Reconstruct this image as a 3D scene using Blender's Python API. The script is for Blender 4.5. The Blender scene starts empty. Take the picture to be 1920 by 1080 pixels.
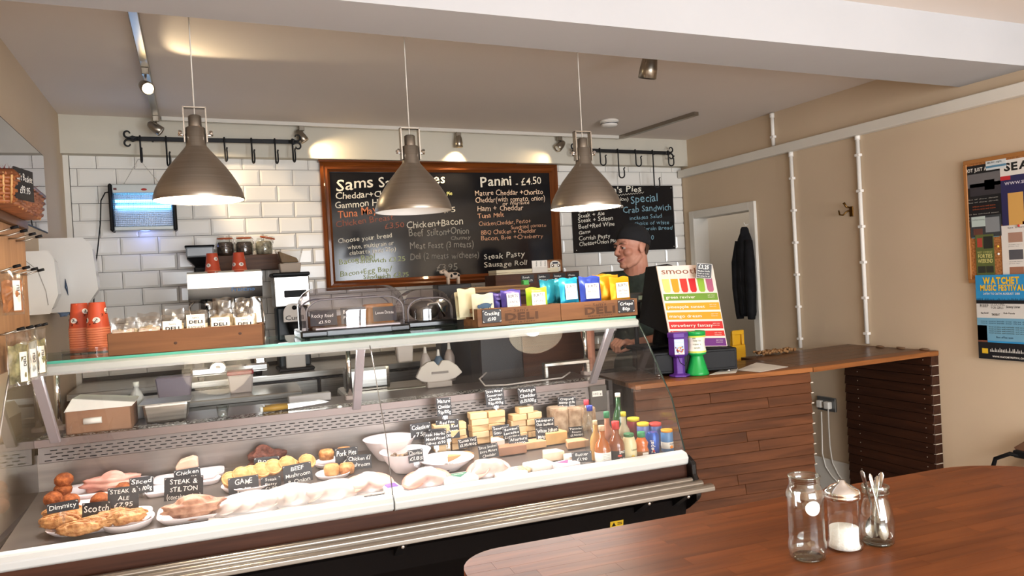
import bpy, bmesh, math, random
from mathutils import Vector as V, Matrix as M4
import numpy as np
random.seed(7)
PI=math.pi
C=bpy.context.scene.collection
S=bpy.context.scene
# ------------------------------------------------------------------ camera
FOC=1402.4984; YAW=.40033914; PIT=-.01257199; ROL=-.05473987
H=1.5; D=4.990656
_F=V((math.sin(YAW)*math.cos(PIT),math.cos(YAW)*math.cos(PIT),math.sin(PIT)))
_R0=V((math.cos(YAW),-math.sin(YAW),0)); _U0=_R0.cross(_F)
_R=_R0*math.cos(ROL)+_U0*math.sin(ROL); _U=-_R0*math.sin(ROL)+_U0*math.cos(ROL)
cam=bpy.data.cameras.new('camera'); co=bpy.data.objects.new('camera',cam); C.objects.link(co)
cam.sensor_width=36; cam.lens=36*FOC/1920; cam.clip_start=.05
m=M4.Identity(4)
for i in range(3): m[i][0]=_R[i]; m[i][1]=_U[i]; m[i][2]=-_F[i]
m[2][3]=H; co.matrix_world=m
S.camera=co
# ------------------------------------------------------------------ exposure, world, big lights
S.view_settings.view_transform='Standard'; S.view_settings.look='None'; S.view_settings.gamma=1
S.view_settings.exposure=0.38; S.view_settings.use_curve_mapping=False
w=bpy.data.worlds.new('overcast_sky'); S.world=w; w.use_nodes=True
bg=w.node_tree.nodes['Background']; bg.inputs[0].default_value=(.80,.90,1,1); bg.inputs[1].default_value=1.6
def area(name,loc,rot,sx,sy,e,col,spread=None):
    l=bpy.data.lights.new(name,'AREA'); l.shape='RECTANGLE'; l.size=sx; l.size_y=sy; l.energy=e; l.color=col
    if spread: l.spread=spread
    o=bpy.data.objects.new(name,l); C.objects.link(o); o.location=loc; o.rotation_euler=rot; return o
# daylight coming in through the shop window and the glazed door behind the photographer
area('window_daylight',(.85,-2.93,1.45),(PI/2,0,0),2.3,1.7,125,(.93,.96,1))
area('door_daylight',(2.75,-2.93,1.2),(PI/2,0,0),.95,1.9,95,(.93,.96,1))
def point(name,loc,e,col,r=.03,parent=None):
    l=bpy.data.lights.new(name,'POINT'); l.energy=e; l.color=col; l.shadow_soft_size=r
    o=bpy.data.objects.new(name,l); C.objects.link(o); o.location=loc
    if parent: o.parent=parent
    return o
def spot(name,loc,tgt,e,col,ang=50,blend=.6,r=.02):
    l=bpy.data.lights.new(name,'SPOT'); l.energy=e; l.color=col; l.spot_size=math.radians(ang); l.spot_blend=blend; l.shadow_soft_size=r
    o=bpy.data.objects.new(name,l); C.objects.link(o); o.location=loc
    o.rotation_euler=(V(tgt)-V(loc)).to_track_quat('-Z','Y').to_euler(); return o
# ------------------------------------------------------------------ measuring: where a sight line meets a real plane
def ray(x,y): return _F+_R*((x-960)/FOC)-_U*((y-540)/FOC)
O=V((0,0,H))
def pz(x,y,z): d=ray(x,y); return O+d*((z-H)/d.z)
def py(x,y,Y): d=ray(x,y); return O+d*(Y/d.y)
def px(x,y,X): d=ray(x,y); return O+d*(X/d.x)
TH=math.radians(-3.0); CU=V((math.cos(TH),math.sin(TH),0)); CV=V((-math.sin(TH),math.cos(TH),0)); CO=V((1.737,2.442,0))
def W(s,d,z): return CO+CU*s+CV*d+V((0,0,z))
def loc_(P): q=P-CO; return V((q.dot(CU),q.dot(CV),P.z))
def cz(x,y,z): return loc_(pz(x,y,z))
def cd(x,y,dd):
    d=ray(x,y); t=(dd+CO.dot(CV)-O.dot(CV))/d.dot(CV); return loc_(O+d*t)
# ------------------------------------------------------------------ materials
def mat(name,col,rough=.5,metal=0,spec=.5,emit=None,es=0,trans=0,ior=1.45,alpha=1,coat=0,sheen=0):
    m=bpy.data.materials.new(name); m.use_nodes=True; b=m.node_tree.nodes['Principled BSDF']; I=b.inputs
    I['Base Color'].default_value=(*col,1); I['Roughness'].default_value=rough; I['Metallic'].default_value=metal
    I['Specular IOR Level'].default_value=spec; I['Transmission Weight'].default_value=trans; I['IOR'].default_value=ior
    I['Alpha'].default_value=alpha; I['Coat Weight'].default_value=coat
    if emit: I['Emission Color'].default_value=(*emit,1); I['Emission Strength'].default_value=es
    return m
def nodes(m): return m.node_tree.nodes,m.node_tree.links,m.node_tree.nodes['Principled BSDF']
def noisy(m,c1,c2,scale=8,stretch=(1,1,1),rand=0,bump=0,detail=4,lo=.3,hi=.7,dist=0):
    n,l,b=nodes(m)
    tc=n.new('ShaderNodeTexCoord'); mp=n.new('ShaderNodeMapping'); mp.inputs['Scale'].default_value=stretch
    l.new(tc.outputs['Object'],mp.inputs[0])
    no=n.new('ShaderNodeTexNoise'); no.inputs['Scale'].default_value=scale; no.inputs['Detail'].default_value=detail; no.inputs['Distortion'].default_value=dist
    src=mp.outputs[0]
    if rand:
        oi=n.new('ShaderNodeObjectInfo'); ad=n.new('ShaderNodeVectorMath'); ad.operation='ADD'
        sc=n.new('ShaderNodeMath'); sc.operation='MULTIPLY'; sc.inputs[1].default_value=37
        l.new(oi.outputs['Random'],sc.inputs[0]); l.new(sc.outputs[0],ad.inputs[1]); l.new(src,ad.inputs[0]); src=ad.outputs[0]
    l.new(src,no.inputs['Vector'])
    r=n.new('ShaderNodeValToRGB'); r.color_ramp.elements[0].position=lo; r.color_ramp.elements[1].position=hi
    r.color_ramp.elements[0].color=(*c1,1); r.color_ramp.elements[1].color=(*c2,1)
    l.new(no.outputs[0],r.inputs[0]); out=r.outputs[0]
    if rand:
        hs=n.new('ShaderNodeHueSaturation'); mr=n.new('ShaderNodeMapRange'); mr.inputs[3].default_value=1-rand; mr.inputs[4].default_value=1+rand
        l.new(oi.outputs['Random'],mr.inputs[0]); l.new(mr.outputs[0],hs.inputs['Value']); l.new(out,hs.inputs['Color']); out=hs.outputs[0]
    l.new(out,b.inputs['Base Color'])
    if bump:
        bp=n.new('ShaderNodeBump'); bp.inputs['Strength'].default_value=bump; bp.inputs['Distance'].default_value=.01
        l.new(no.outputs[0],bp.inputs['Height']); l.new(bp.outputs[0],b.inputs['Normal'])
    return m
def wood(name,c1,c2,axis=0,rough=.45,rand=.15,scale=6,bump=.1,coat=0):
    st=[9,9,9]; st[axis]=.7
    return noisy(mat(name,c1,rough,coat=coat,spec=.22),c1,c2,scale,tuple(st),rand,bump,6,.25,.75,.6)
def pane(name,tint=(1,1,1),refl=1.0,rough=.0,ior=1.5,base=0):
    # thin clear sheet: see-through, reflecting more towards grazing angles, the same from both sides
    m=bpy.data.materials.new(name); m.use_nodes=True; n=m.node_tree.nodes; l=m.node_tree.links; n.clear()
    o=n.new('ShaderNodeOutputMaterial'); t=n.new('ShaderNodeBsdfTransparent'); g=n.new('ShaderNodeBsdfGlossy'); x=n.new('ShaderNodeMixShader'); f=n.new('ShaderNodeLayerWeight')
    t.inputs[0].default_value=(*tint,1); g.inputs['Roughness'].default_value=rough; f.inputs[0].default_value=.5
    p5=n.new('ShaderNodeMath'); p5.operation='POWER'; p5.inputs[1].default_value=5
    mu=n.new('ShaderNodeMath'); mu.operation='MULTIPLY_ADD'; mu.inputs[1].default_value=.95*refl; mu.inputs[2].default_value=.045*refl+base; mu.use_clamp=True
    l.new(f.outputs['Facing'],p5.inputs[0]); l.new(p5.outputs[0],mu.inputs[0]); l.new(mu.outputs[0],x.inputs[0]); l.new(t.outputs[0],x.inputs[1]); l.new(g.outputs[0],x.inputs[2]); l.new(x.outputs[0],o.inputs[0]); return m
def hexc(h): 
    r=[int(h[i:i+2],16)/255 for i in (0,2,4)]
    return tuple(c/12.92 if c<=.04045 else ((c+.055)/1.055)**2.4 for c in r)
_fc={}
def flat(h,rough=.6,**k):
    key=(h,rough,str(k))
    if key not in _fc: _fc[key]=mat('paint_'+h,hexc(h),rough,**k)
    return _fc[key]
def dirty(name,h,rough=.6,amt=.12,scale=3): 
    c=hexc(h); return noisy(mat(name,c,rough),tuple(x*(1-amt) for x in c),tuple(min(1,x*(1+amt*.4)) for x in c),scale,detail=5)
M=dict(
 wallpaint=dirty('cream_wall_paint','D2BDA2',.85,.06,1.6), ceiling=dirty('ceiling_paint','E6DBD2',.9,.04,1.2),
 white=dirty('white_gloss_paint','E3DED4',.45,.05), fascia=dirty('fascia_paint','CBC5B6',.7,.05),
 beam=dirty('beam_paint','BCBCBE',.8,.03), floor=dirty('floor_vinyl','B8ADA2',.5,.2,6),
 grout=mat('grout',hexc('5F5B57'),.9),
 tile=mat('white_glazed_tile',hexc('E9E6DF'),.12), black=mat('black_plastic',hexc('101012'),.5,spec=.25), blackg=mat('gloss_black_plastic',hexc('0C0C0E'),.15),
 iron=mat('black_wrought_iron',(.012,.012,.013),.55,.3), steel=noisy(mat('brushed_steel',hexc('B9B5AE'),.28,1),hexc('A8A49C'),hexc('CFCBC4'),4,(1,30,30)),
 chrome=mat('chrome',(.86,.86,.86),.07,1), nickel=mat('satin_nickel',hexc('9C9488'),.3,1),
 alu=mat('anodised_aluminium',hexc('B4B9B7'),.35,.25), lip=mat('white_lip_trim',hexc('D3D6D4'),.4), strut=mat('grey_strut',hexc('A59FA3'),.4,.3),
 shade=noisy(mat('bronze_lamp_metal',hexc('9A8F82'),.34,.85),hexc('948A7D'),hexc('A2978A'),3,(1,1,60)), shadein=mat('white_enamel_inside',(.9,.88,.84),.5),
 glass=pane('clear_glass_pane',(.955,.96,.955),1.2,0,1.5,.01), glassg=pane('green_edge_glass',(.80,.92,.87),1), jarg=pane('jar_glass',(.955,.975,.965),1.3,0,1.5,.03),
 smoke=pane('smoked_plastic',(.86,.83,.85),1.3,.03,1.5,.03), film=pane('clear_film_bag',(.96,.95,.93),1.8,.16,1.5,.05), plas=pane('clear_plastic',(.93,.93,.93),1,.05,1.5,.03),
 green=mat('green_glass_edge',hexc('4FA08A'),.15), chalkb=mat('chalkboard_black',(.010,.010,.012),.09,spec=.45), slate=mat('ticket_black',(.016,.016,.02),.45),
 chalk=mat('white_chalk_pen',(.85,.84,.80),.8), frame=wood('varnished_pine_frame',hexc('4A230F'),hexc('8A4A1E'),0,.25,.05,3,.1,.4),
 framev=wood('varnished_pine_frame_upright',hexc('4A230F'),hexc('8A4A1E'),2,.25,.05,3,.1,.4),
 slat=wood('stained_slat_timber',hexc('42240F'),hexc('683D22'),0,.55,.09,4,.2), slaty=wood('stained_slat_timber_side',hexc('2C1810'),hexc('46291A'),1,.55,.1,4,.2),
 top=wood('worktop_timber',hexc('4C2F1C'),hexc('70492C'),0,.35,.2,4,.06,.15), topy=wood('worktop_edge_timber',hexc('70401F'),hexc('9A6236'),0,.4,.2,4,.06),
 table=wood('butcher_block_stave',hexc('5C2E13'),hexc('824822'),0,.42,.13,3,.03,0), crate=wood('pine_crate',hexc('5C3C28'),hexc('7F583A'),0,.55,.08,2.5,.15),
 unit=wood('display_unit_timber',hexc('7A5A3F'),hexc('9B7654'),2,.6,.06,2,.1),
 dkwood=noisy(mat('dark_brown_laminate',hexc('3A1D14'),.5,spec=.3),hexc('32190F'),hexc('52301F'),3,(.6,6,14),0,.0),
 granite=None, paper=mat('white_paper',hexc('ECE6DC'),.7), cream=mat('cream_paper',hexc('DDD2B4'),.7), plate=mat('white_melamine',hexc('E9DFE0'),.25),
 skin=noisy(mat('skin',hexc('C98F78'),.5),hexc('BE8069'),hexc('D39B84'),14), shirt=noisy(mat('dark_green_cotton',hexc('2F3A36'),.9),hexc('27312E'),hexc('37423D'),30),
 cap=mat('black_beanie',(.012,.012,.014),.9), dark=mat('dark_cabinet',hexc('1C1718'),.45))
# speckled granite
g=mat('speckled_granite',(.1,.1,.1),.15); n,l,b=nodes(g); vo=n.new('ShaderNodeTexVoronoi'); vo.inputs['Scale'].default_value=150; tc=n.new('ShaderNodeTexCoord')
l.new(tc.outputs['Object'],vo.inputs['Vector']); r=n.new('ShaderNodeValToRGB'); r.color_ramp.interpolation='CONSTANT'; e=r.color_ramp.elements
e[0].color=(.02,.02,.02,1); e[1].position=.45; e[1].color=(.55,.52,.5,1); x=e.new(.62); x.color=(.1,.09,.09,1); x=e.new(.85); x.color=(.8,.78,.75,1)
sp=n.new('ShaderNodeSeparateColor'); l.new(vo.outputs['Color'],sp.inputs[0]); l.new(sp.outputs[0],r.inputs[0]); l.new(r.outputs[0],b.inputs['Base Color']); M['granite']=g
M['isteel']=noisy(mat('inner_steel',hexc('8E8682'),.36,.9),hexc('857D79'),hexc('989089'),3,(1,1,14))
# cork
M['cork']=noisy(mat('cork',hexc('B4763F'),.9),hexc('8E5527'),hexc('C88A52'),120,detail=2)
# ------------------------------------------------------------------ mesh building
class MB:
    def __init__(s): s.v=[]; s.f=[]; s.sm=[]; s.T=M4.Identity(4)
    def at(s,loc=(0,0,0),rz=0,rx=0,ry=0): s.T=M4.Translation(V(loc))@M4.Rotation(rz,4,'Z')@M4.Rotation(ry,4,'Y')@M4.Rotation(rx,4,'X'); return s
    def add(s,vs,fs,smooth=False):
        o=len(s.v); s.v+= [tuple(s.T@V(p)) for p in vs]; s.f+=[tuple(i+o for i in f) for f in fs]; s.sm+=[smooth]*len(fs); return s
    def box(s,x0,x1,y0,y1,z0,z1):
        return s.add([(x0,y0,z0),(x1,y0,z0),(x1,y1,z0),(x0,y1,z0),(x0,y0,z1),(x1,y0,z1),(x1,y1,z1),(x0,y1,z1)],
          [(3,2,1,0),(4,5,6,7),(0,1,5,4),(1,2,6,5),(2,3,7,6),(3,0,4,7)])
    def cb(s,c,sz): return s.box(c[0]-sz[0]/2,c[0]+sz[0]/2,c[1]-sz[1]/2,c[1]+sz[1]/2,c[2]-sz[2]/2,c[2]+sz[2]/2)
    def hexa(s,p): return s.add(p,[(3,2,1,0),(4,5,6,7),(0,1,5,4),(1,2,6,5),(2,3,7,6),(3,0,4,7)])
    def quad(s,a,b,c,d,t=0):
        if not t: return s.add([a,b,c,d],[(0,1,2,3)])
        a,b,c,d=map(V,(a,b,c,d)); n=(b-a).cross(d-a).normalized()*t
        return s.hexa([a-n,b-n,c-n,d-n,a,b,c,d])
    def lathe(s,prof,n=24,c=(0,0,0),sx=1,sy=1,caps=True,smooth=True):
        vs=[];fs=[]
        for r,z in prof:
            for k in range(n): a=2*PI*k/n; vs.append((c[0]+r*sx*math.cos(a),c[1]+r*sy*math.sin(a),c[2]+z))
        for i in range(len(prof)-1):
            for k in range(n): fs.append((i*n+k,i*n+(k+1)%n,(i+1)*n+(k+1)%n,(i+1)*n+k))
        s.add(vs,fs,smooth)
        if caps:
            if prof[0][0]>1e-5: s.add(vs[:n],[tuple(range(n))[::-1]])
            if prof[-1][0]>1e-5: s.add(vs[-n:],[tuple(range(n))])
        return s
    def cyl(s,a,b,r,n=12,r2=None): return s.tube([a,b],[r,r if r2 is None else r2],n)
    def tube(s,pts,r,n=8,caps=True,closed=False):
        pts=[V(p) for p in pts]; R=r if isinstance(r,(list,tuple)) else [r]*len(pts); vs=[];fs=[]; up=None; L=len(pts)
        for i,p in enumerate(pts):
            a=pts[(i-1)%L] if (i>0 or closed) else p; b2=pts[(i+1)%L] if (i<L-1 or closed) else p
            t=(b2-a).normalized()
            if up is None: up=t.orthogonal().normalized()
            else:
                up=up-t*up.dot(t); up=up.normalized() if up.length>1e-6 else t.orthogonal().normalized()
            w=t.cross(up)
            for k in range(n): an=2*PI*k/n; vs.append(p+(up*math.cos(an)+w*math.sin(an))*R[i])
        for i in range(L-1+closed):
            j=(i+1)%L
            for k in range(n): fs.append((i*n+k,i*n+(k+1)%n,j*n+(k+1)%n,j*n+k))
        s.add(vs,fs,True)
        if caps and not closed: s.add(vs[:n],[tuple(range(n))[::-1]]); s.add(vs[-n:],[tuple(range(n))])
        return s
    def prism(s,poly,z0,z1,axis='z'):
        n=len(poly)
        f={'z':lambda a,b,t:(a,b,t),'y':lambda a,b,t:(a,t,b),'x':lambda a,b,t:(t,a,b)}[axis]
        vs=[f(a,b,z0) for a,b in poly]+[f(a,b,z1) for a,b in poly]
        return s.add(vs,[tuple(range(n))[::-1],tuple(range(n,2*n))]+[(i,(i+1)%n,n+(i+1)%n,n+i) for i in range(n)])
    def ell(s,c,r,n=16,m=10,fn=None,smooth=True):
        vs=[];fs=[]
        for i in range(m+1):
            th=PI*i/m
            for k in range(n):
                ph=2*PI*k/n; d=V((math.sin(th)*math.cos(ph),math.sin(th)*math.sin(ph),math.cos(th)))
                q=fn(d) if fn else 1
                vs.append((c[0]+d.x*r[0]*q,c[1]+d.y*r[1]*q,c[2]+d.z*r[2]*q))
        for i in range(m):
            for k in range(n): fs.append((i*n+k,(i+1)*n+k,(i+1)*n+(k+1)%n,i*n+(k+1)%n))
        return s.add(vs,fs,smooth)
    def bld(s,name,m,parent=None,bevel=0,stuff=False,seg=1,label=None):
        me=bpy.data.meshes.new(name); me.from_pydata(s.v,[],s.f); 
        me.polygons.foreach_set('use_smooth',s.sm)
        bm=bmesh.new(); bm.from_mesh(me); bmesh.ops.remove_doubles(bm,verts=bm.verts,dist=1e-5)
        if bevel:
            es=[e for e in bm.edges if len(e.link_faces)==2 and e.calc_face_angle(0)>.6]
            bmesh.ops.bevel(bm,geom=es,offset=bevel,segments=seg,profile=.6,affect='EDGES',clamp_overlap=True)
        bmesh.ops.recalc_face_normals(bm,faces=bm.faces)
        bm.to_mesh(me); bm.free()
        o=bpy.data.objects.new(name,me); C.objects.link(o); me.materials.append(m)
        if parent: o.parent=parent
        if stuff: o['kind']='stuff'
        if label: o['label']=label
        return o
def thing(name,label,cat,loc=(0,0,0),rz=0,group=None,rx=0,ry=0):
    o=bpy.data.objects.new(name,None); C.objects.link(o); o.empty_display_size=.05; o.location=loc; o.rotation_euler=(rx,ry,rz)
    o['label']=label; o['category']=cat
    if group: o['group']=group
    return o
def tag(o,label,cat,group=None,loc=None,rz=0,rx=0,ry=0):
    o['label']=label; o['category']=cat
    if group: o['group']=group
    if loc is not None: o.location=loc; o.rotation_euler=(rx,ry,rz)
    return o
def struct(o): o['kind']='structure'; return o
def dup(root,loc,rz=None,label=None,ry=0,rx=0):
    r=root.copy(); C.objects.link(r); r.location=loc
    if rz is not None: r.rotation_euler=(rx,ry,rz)
    if label: r['label']=label
    for ch in list(root.children):
        c=ch.copy(); C.objects.link(c); c.parent=r
        for g in list(ch.children):
            d=g.copy(); C.objects.link(d); d.parent=c
    return r
# ------------------------------------------------------------------ lettering
_gl={}
def glyph(ch,bold):
    k=(ch,bold)
    if k in _gl: return _gl[k]
    cu=bpy.data.curves.new('t','FONT'); cu.body=ch; cu.size=1; cu.offset=bold; cu.resolution_u=2
    o=bpy.data.objects.new('t',cu); me=o.to_mesh()
    vs=[(v.co.x,v.co.y) for v in me.vertices]; fs=[tuple(p.vertices) for p in me.polygons]
    o.to_mesh_clear(); bpy.data.objects.remove(o); bpy.data.curves.remove(cu)
    xs=[v[0] for v in vs] or [0,.25]; _gl[k]=(vs,fs,min(xs),max(xs)); return _gl[k]
def layout(text,bold=0,hand=0,seed=0,sp=.07):
    rnd=random.Random(hash(text)%999 if seed==0 else seed); x=0; out=[]
    rnd=random.Random(sum(map(ord,text))+seed)
    for ch in text:
        if ch==' ': x+=.32; continue
        vs,fs,a,b=glyph(ch,bold)
        an=rnd.uniform(-1,1)*.10*hand; sc=1+rnd.uniform(-1,1)*.10*hand; dy=rnd.uniform(-1,1)*.05*hand
        ca,sa=math.cos(an),math.sin(an); o=[]
        for u,v in vs:
            u=(u-a)*sc; v=v*sc; u2=u+v*.08*hand
            o.append((x+u2*ca-v*sa,u2*sa+v*ca+dy))
        out.append((o,fs)); x+=(b-a)*sc+sp
    return out,max(x-sp,.1)
def put(mb,text,A,ex,ey,width=None,h=None,bold=0,hand=0,center=False,lift=(0,0,0),seed=0):
    """write text into mb: A baseline start, ex/ey unit vectors, h cap height"""
    gl,w=layout(text,bold,hand,seed); cap=.70
    A=V(A)+V(lift); ex=V(ex); ey=V(ey)
    sy=(h/cap) if h else width/w
    sx=(width/w) if width else sy
    off=-w*sx/2 if center else 0
    for vs,fs in gl:
        mb.add([A+ex*(u*sx+off)+ey*(v*sy) for u,v in vs],fs)
    return mb
# ================================================================== THE ROOM
XL=-.66; XR=3.639; YF=-3.0
def zc(x): return 2.572-.0125*(x+.66)
def sbox(name,m,*b,bevel=0): return struct(MB().box(*b).bld(name,m,bevel=bevel))
sbox('floor',M['floor'],-.8,5.1,-3.1,5.6,-.1,0)
ce=MB(); ce.hexa([(-.8,2.3,zc(-.8)),(5.1,2.3,zc(5.1)),(5.1,5.6,zc(5.1)),(-.8,5.6,zc(-.8)),(-.8,2.3,2.75),(5.1,2.3,2.75),(5.1,5.6,2.75),(-.8,5.6,2.75)])
struct(ce.bld('ceiling',M['ceiling']))
sbox('trim_1',M['ceiling'],-.8,3.8,-3.1,2.3,2.55,2.75)          # ceiling of the front room
# dropped beam
bm=MB(); bm.hexa([(-.66,2.222,2.35),(XR,2.245,2.35),(XR,2.612,2.35),(-.66,2.452,2.35),(-.66,2.222,2.6),(XR,2.262,2.6),(XR,2.612,2.6),(-.66,2.452,2.6)])
struct(bm.bld('trim_2',M['beam']))
sbox('wall_left',M['wallpaint'],-.8,XL,-3.1,5.1,0,2.7)
# back wall: grout bed, then every glazed tile
wb=MB().box(XL,XR+.0,D,D+.11,0,2.7); wallb=struct(wb.bld('wall_back',M['grout']))
PU,PV,X0,Z0=.2022,.1018,-.5944,2.2771
_tm={}
def tile_mesh(wd,ht,bl,br,bt):
    k=(round(wd,3),round(ht,3),bl,br,bt)
    if k not in _tm:
        a,b=wd/2,ht/2; i=.013; l=a-(i if bl else 0); r=a-(i if br else 0); t=b-(i if bt else 0)
        mb=MB(); mb.add([(-a,0,-b),(a,0,-b),(a,0,b),(-a,0,b),(-l,-.006,-b+i),(r,-.006,-b+i),(r,-.006,t),(-l,-.006,t),(-a,-.001,-b),(a,-.001,-b),(a,-.001,b),(-a,-.001,b)],
           [(4,5,6,7),(8,9,5,4),(9,10,6,5),(10,11,7,6),(11,8,4,7),(0,1,9,8),(1,2,10,9),(2,3,11,10),(3,0,8,11)])
        o=mb.bld('tile',M['tile']); _tm[k]=o.data; bpy.data.objects.remove(o)
    return _tm[k]
for j in range(13):
    z1=Z0-(j-1)*PV; z0=z1-PV
    if j==0: z1=min(z1,2.372)
    off=0 if j%2==1 else PU/2
    for i in range(-2,24):
        a=X0+i*PU+off; b=a+PU; aa=max(a,XL+.03); bb=min(b,XR-.004)
        if bb-aa<.02: continue
        if aa>.83 and bb<2.47 and z0>1.55: continue
        g=.0028
        me=tile_mesh(bb-aa-g,z1-z0-g,aa==a,bb==b,j>0)
        o=bpy.data.objects.new('tile',me); C.objects.link(o); o.parent=wallb; o.location=((aa+bb)/2,D,(z0+z1)/2)
# fascia boxing above the tiles
def fz(x): return 2.352-.0095*(x+.66)
f=MB(); f.hexa([(XL,4.9,fz(XL)),(XR,4.9,fz(XR)),(XR,4.99,fz(XR)),(XL,4.99,fz(XL)),(XL,4.9,2.6),(XR,4.9,2.6),(XR,4.99,2.6),(XL,4.99,2.6)])
struct(f.bld('trim_3',M['fascia']))
sbox('trim_4',M['white'],XL,XL+.028,4.965,4.99,0,2.36)
# right wall with doorway
DY0,DY1,DZ=4.20,4.84,1.895
wr=MB(); wr.box(XR,XR+.12,-3.1,DY0,0,2.7); wr.box(XR,XR+.12,DY0,DY1,DZ,2.7); wr.box(XR,XR+.12,DY1,5.1,0,2.7)
struct(wr.bld('wall_right',M['wallpaint']))
ar=thing('door_1','white painted door frame without a door in the right-hand wall','door frame',(0,0,0)); del ar['label']; del ar['category']; struct(ar)
MB().box(XR-.02,XR+.12,DY0-.055,DY0+.004,0,DZ+.055).bld('jamb',M['white'],ar,.004)
MB().box(XR-.02,XR+.12,DY1-.004,DY1+.055,0,DZ+.055).bld('jamb',M['white'],ar,.004)
MB().box(XR-.02,XR+.12,DY0+.003,DY1-.003,DZ-.004,DZ+.055).bld('lintel',M['white'],ar,.004)
MB().box(XR+.10,XR+.14,DY0,DY0+.02,0,DZ).bld('door_stop',M['white'],ar)
lob=flat('C9C3BA',.8)
sbox('wall_lobby',dirty('lobby_paint','B9B2A8',.8,.06),XR+1.15,XR+1.25,3.4,5.7,0,2.7)
sbox('wall_lobby_back',M['white'],XR+.12,XR+1.2,5.1,5.2,0,2.7)
sbox('wall_lobby_front',M['white'],XR+.12,XR+1.2,3.4,3.5,0,2.7)
point('lobby_fill_light',(XR+.65,4.45,2.3),3.8,(1,.93,.85),.08)  # unseen lamp added to brighten the lobby
sbox('trim_5',M['white'],XR+1.12,XR+1.15,3.5,5.1,1.13,1.19)
sbox('baseboard_right',M['white'],XR-.018,XR,-3,DY0-.056,0,.25,bevel=.006)
sbox('trim_6',M['white'],XR-.05,XR,-3,4.97,2.225,2.285,bevel=.003)            # boxed conduit rail
# front wall with shop window and glazed door (behind the photographer)
fw=MB(); fw.box(-.8,-.3,-3.1,-3,0,2.7); fw.box(-.3,2.0,-3.1,-3,0,.6); fw.box(-.3,2.0,-3.1,-3,2.3,2.7); fw.box(2.0,2.27,-3.1,-3,0,2.7); fw.box(2.27,3.23,-3.1,-3,2.15,2.7); fw.box(3.23,3.8,-3.1,-3,0,2.7)
struct(fw.bld('wall_front',M['white']))
wn=struct(MB().box(-.3,2.0,-3.06,-3.055,.6,2.3).bld('window_1',M['glass']))
MB().box(.82,.88,-3.08,-3.03,.6,2.3).bld('mullion',M['white'],wn)
dn=struct(MB().box(2.27,3.23,-3.06,-3.055,.15,2.15).bld('door_2',M['glass']))
MB().box(2.27,3.23,-3.08,-3.03,0,.15).bld('kick_rail',M['dark'],dn)
# ------------------------------------------------------------------ right wall: white conduits
def conduit(name,a,b,label):
    P=px(a[0],a[1],XR-.012); Q=px(b[0],b[1],XR-.012); y=(P.y+Q.y)/2
    t=thing(name,label,'pipe',(XR-.0135,y,Q.z)); L=P.z-Q.z
    MB().cyl((0,0,0),(0,0,L),.012,12).bld('pipe',flat('EDE9E2',.4),t)
    MB().lathe([(.0158,0),(.0158,.03)],12,(0,0,L-.03)).bld('coupling',flat('EDE9E2',.4),t)
    k=0.06
    while k<L-.1:
        MB().box(-.013,.0135,-.017,.017,-.008,.008).at().bld('clip',flat('F2EEE8',.4),t,.002).location=(0,0,k); k+=.21
    return t
conduit('conduit_pipe',(1484,285),(1500,652),'white vertical conduit below the rail, the one nearer the doorway')
conduit('conduit_pipe',(1610,252),(1624,644),'white vertical conduit below the rail, the one nearer the noticeboard')
conduit('conduit_pipe',(1449,212),(1449,274),'short white conduit between the ceiling and the wall rail')
# brass hook / valve beside the conduit
t=thing('wall_hook','small brass hook beside the white conduit on the beige wall','hook',(XR,px(1597,398,XR).y,1.79))
MB().box(-.006,0,-.014,.014,-.03,.03).bld('back_plate',mat('aged_brass',hexc('7A5A2E'),.35,1),t,.002)
MB().tube([(0,0,.01),(-.03,.01,.0),(-.05,.02,-.02),(-.055,.04,-.015),(-.05,.05,.01)],.005).bld('hook_arm',bpy.data.materials['aged_brass'],t)
MB().tube([(0,0,.02),(-.03,.012,.03),(-.04,.02,.055)],[.004,.006,.008]).bld('knob',bpy.data.materials['aged_brass'],t)
# ------------------------------------------------------------------ ceiling track and spots
tr=thing('light_track','thin white ceiling track above the tiles with a satin arm to the beam','light track',(0,0,0))
MB().hexa([(-.126,4.84,zc(-.1)-.022),(3.0,4.84,zc(3)-.022),(3.0,4.87,zc(3)-.022),(-.126,4.87,zc(-.1)-.022),(-.126,4.84,zc(-.1)),(3.0,4.84,zc(3)),(3.0,4.87,zc(3)),(-.126,4.87,zc(-.1))]).bld('rail',flat('D8D3CA',.4),tr)
MB().box(-.17,-.135,2.62,4.86,zc(-.15)-.028,zc(-.15)-.001).bld('side_rail',M['nickel'],tr,.003)
MB().hexa([(2.985,4.84,zc(3)-.025),(3.065,4.03,zc(3)-.025),(3.1,4.03,zc(3)-.025),(3.02,4.84,zc(3)-.025),(2.985,4.84,zc(3)),(3.065,4.03,zc(3)),(3.1,4.03,zc(3)),(3.02,4.84,zc(3))]).bld('right_rail',M['nickel'],tr)
bulb=mat('lit_bulb',(1,.85,.6),.5,emit=(1,.80,.48),es=22); bulboff=mat('bulb_glass',(.7,.68,.62),.2)
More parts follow.
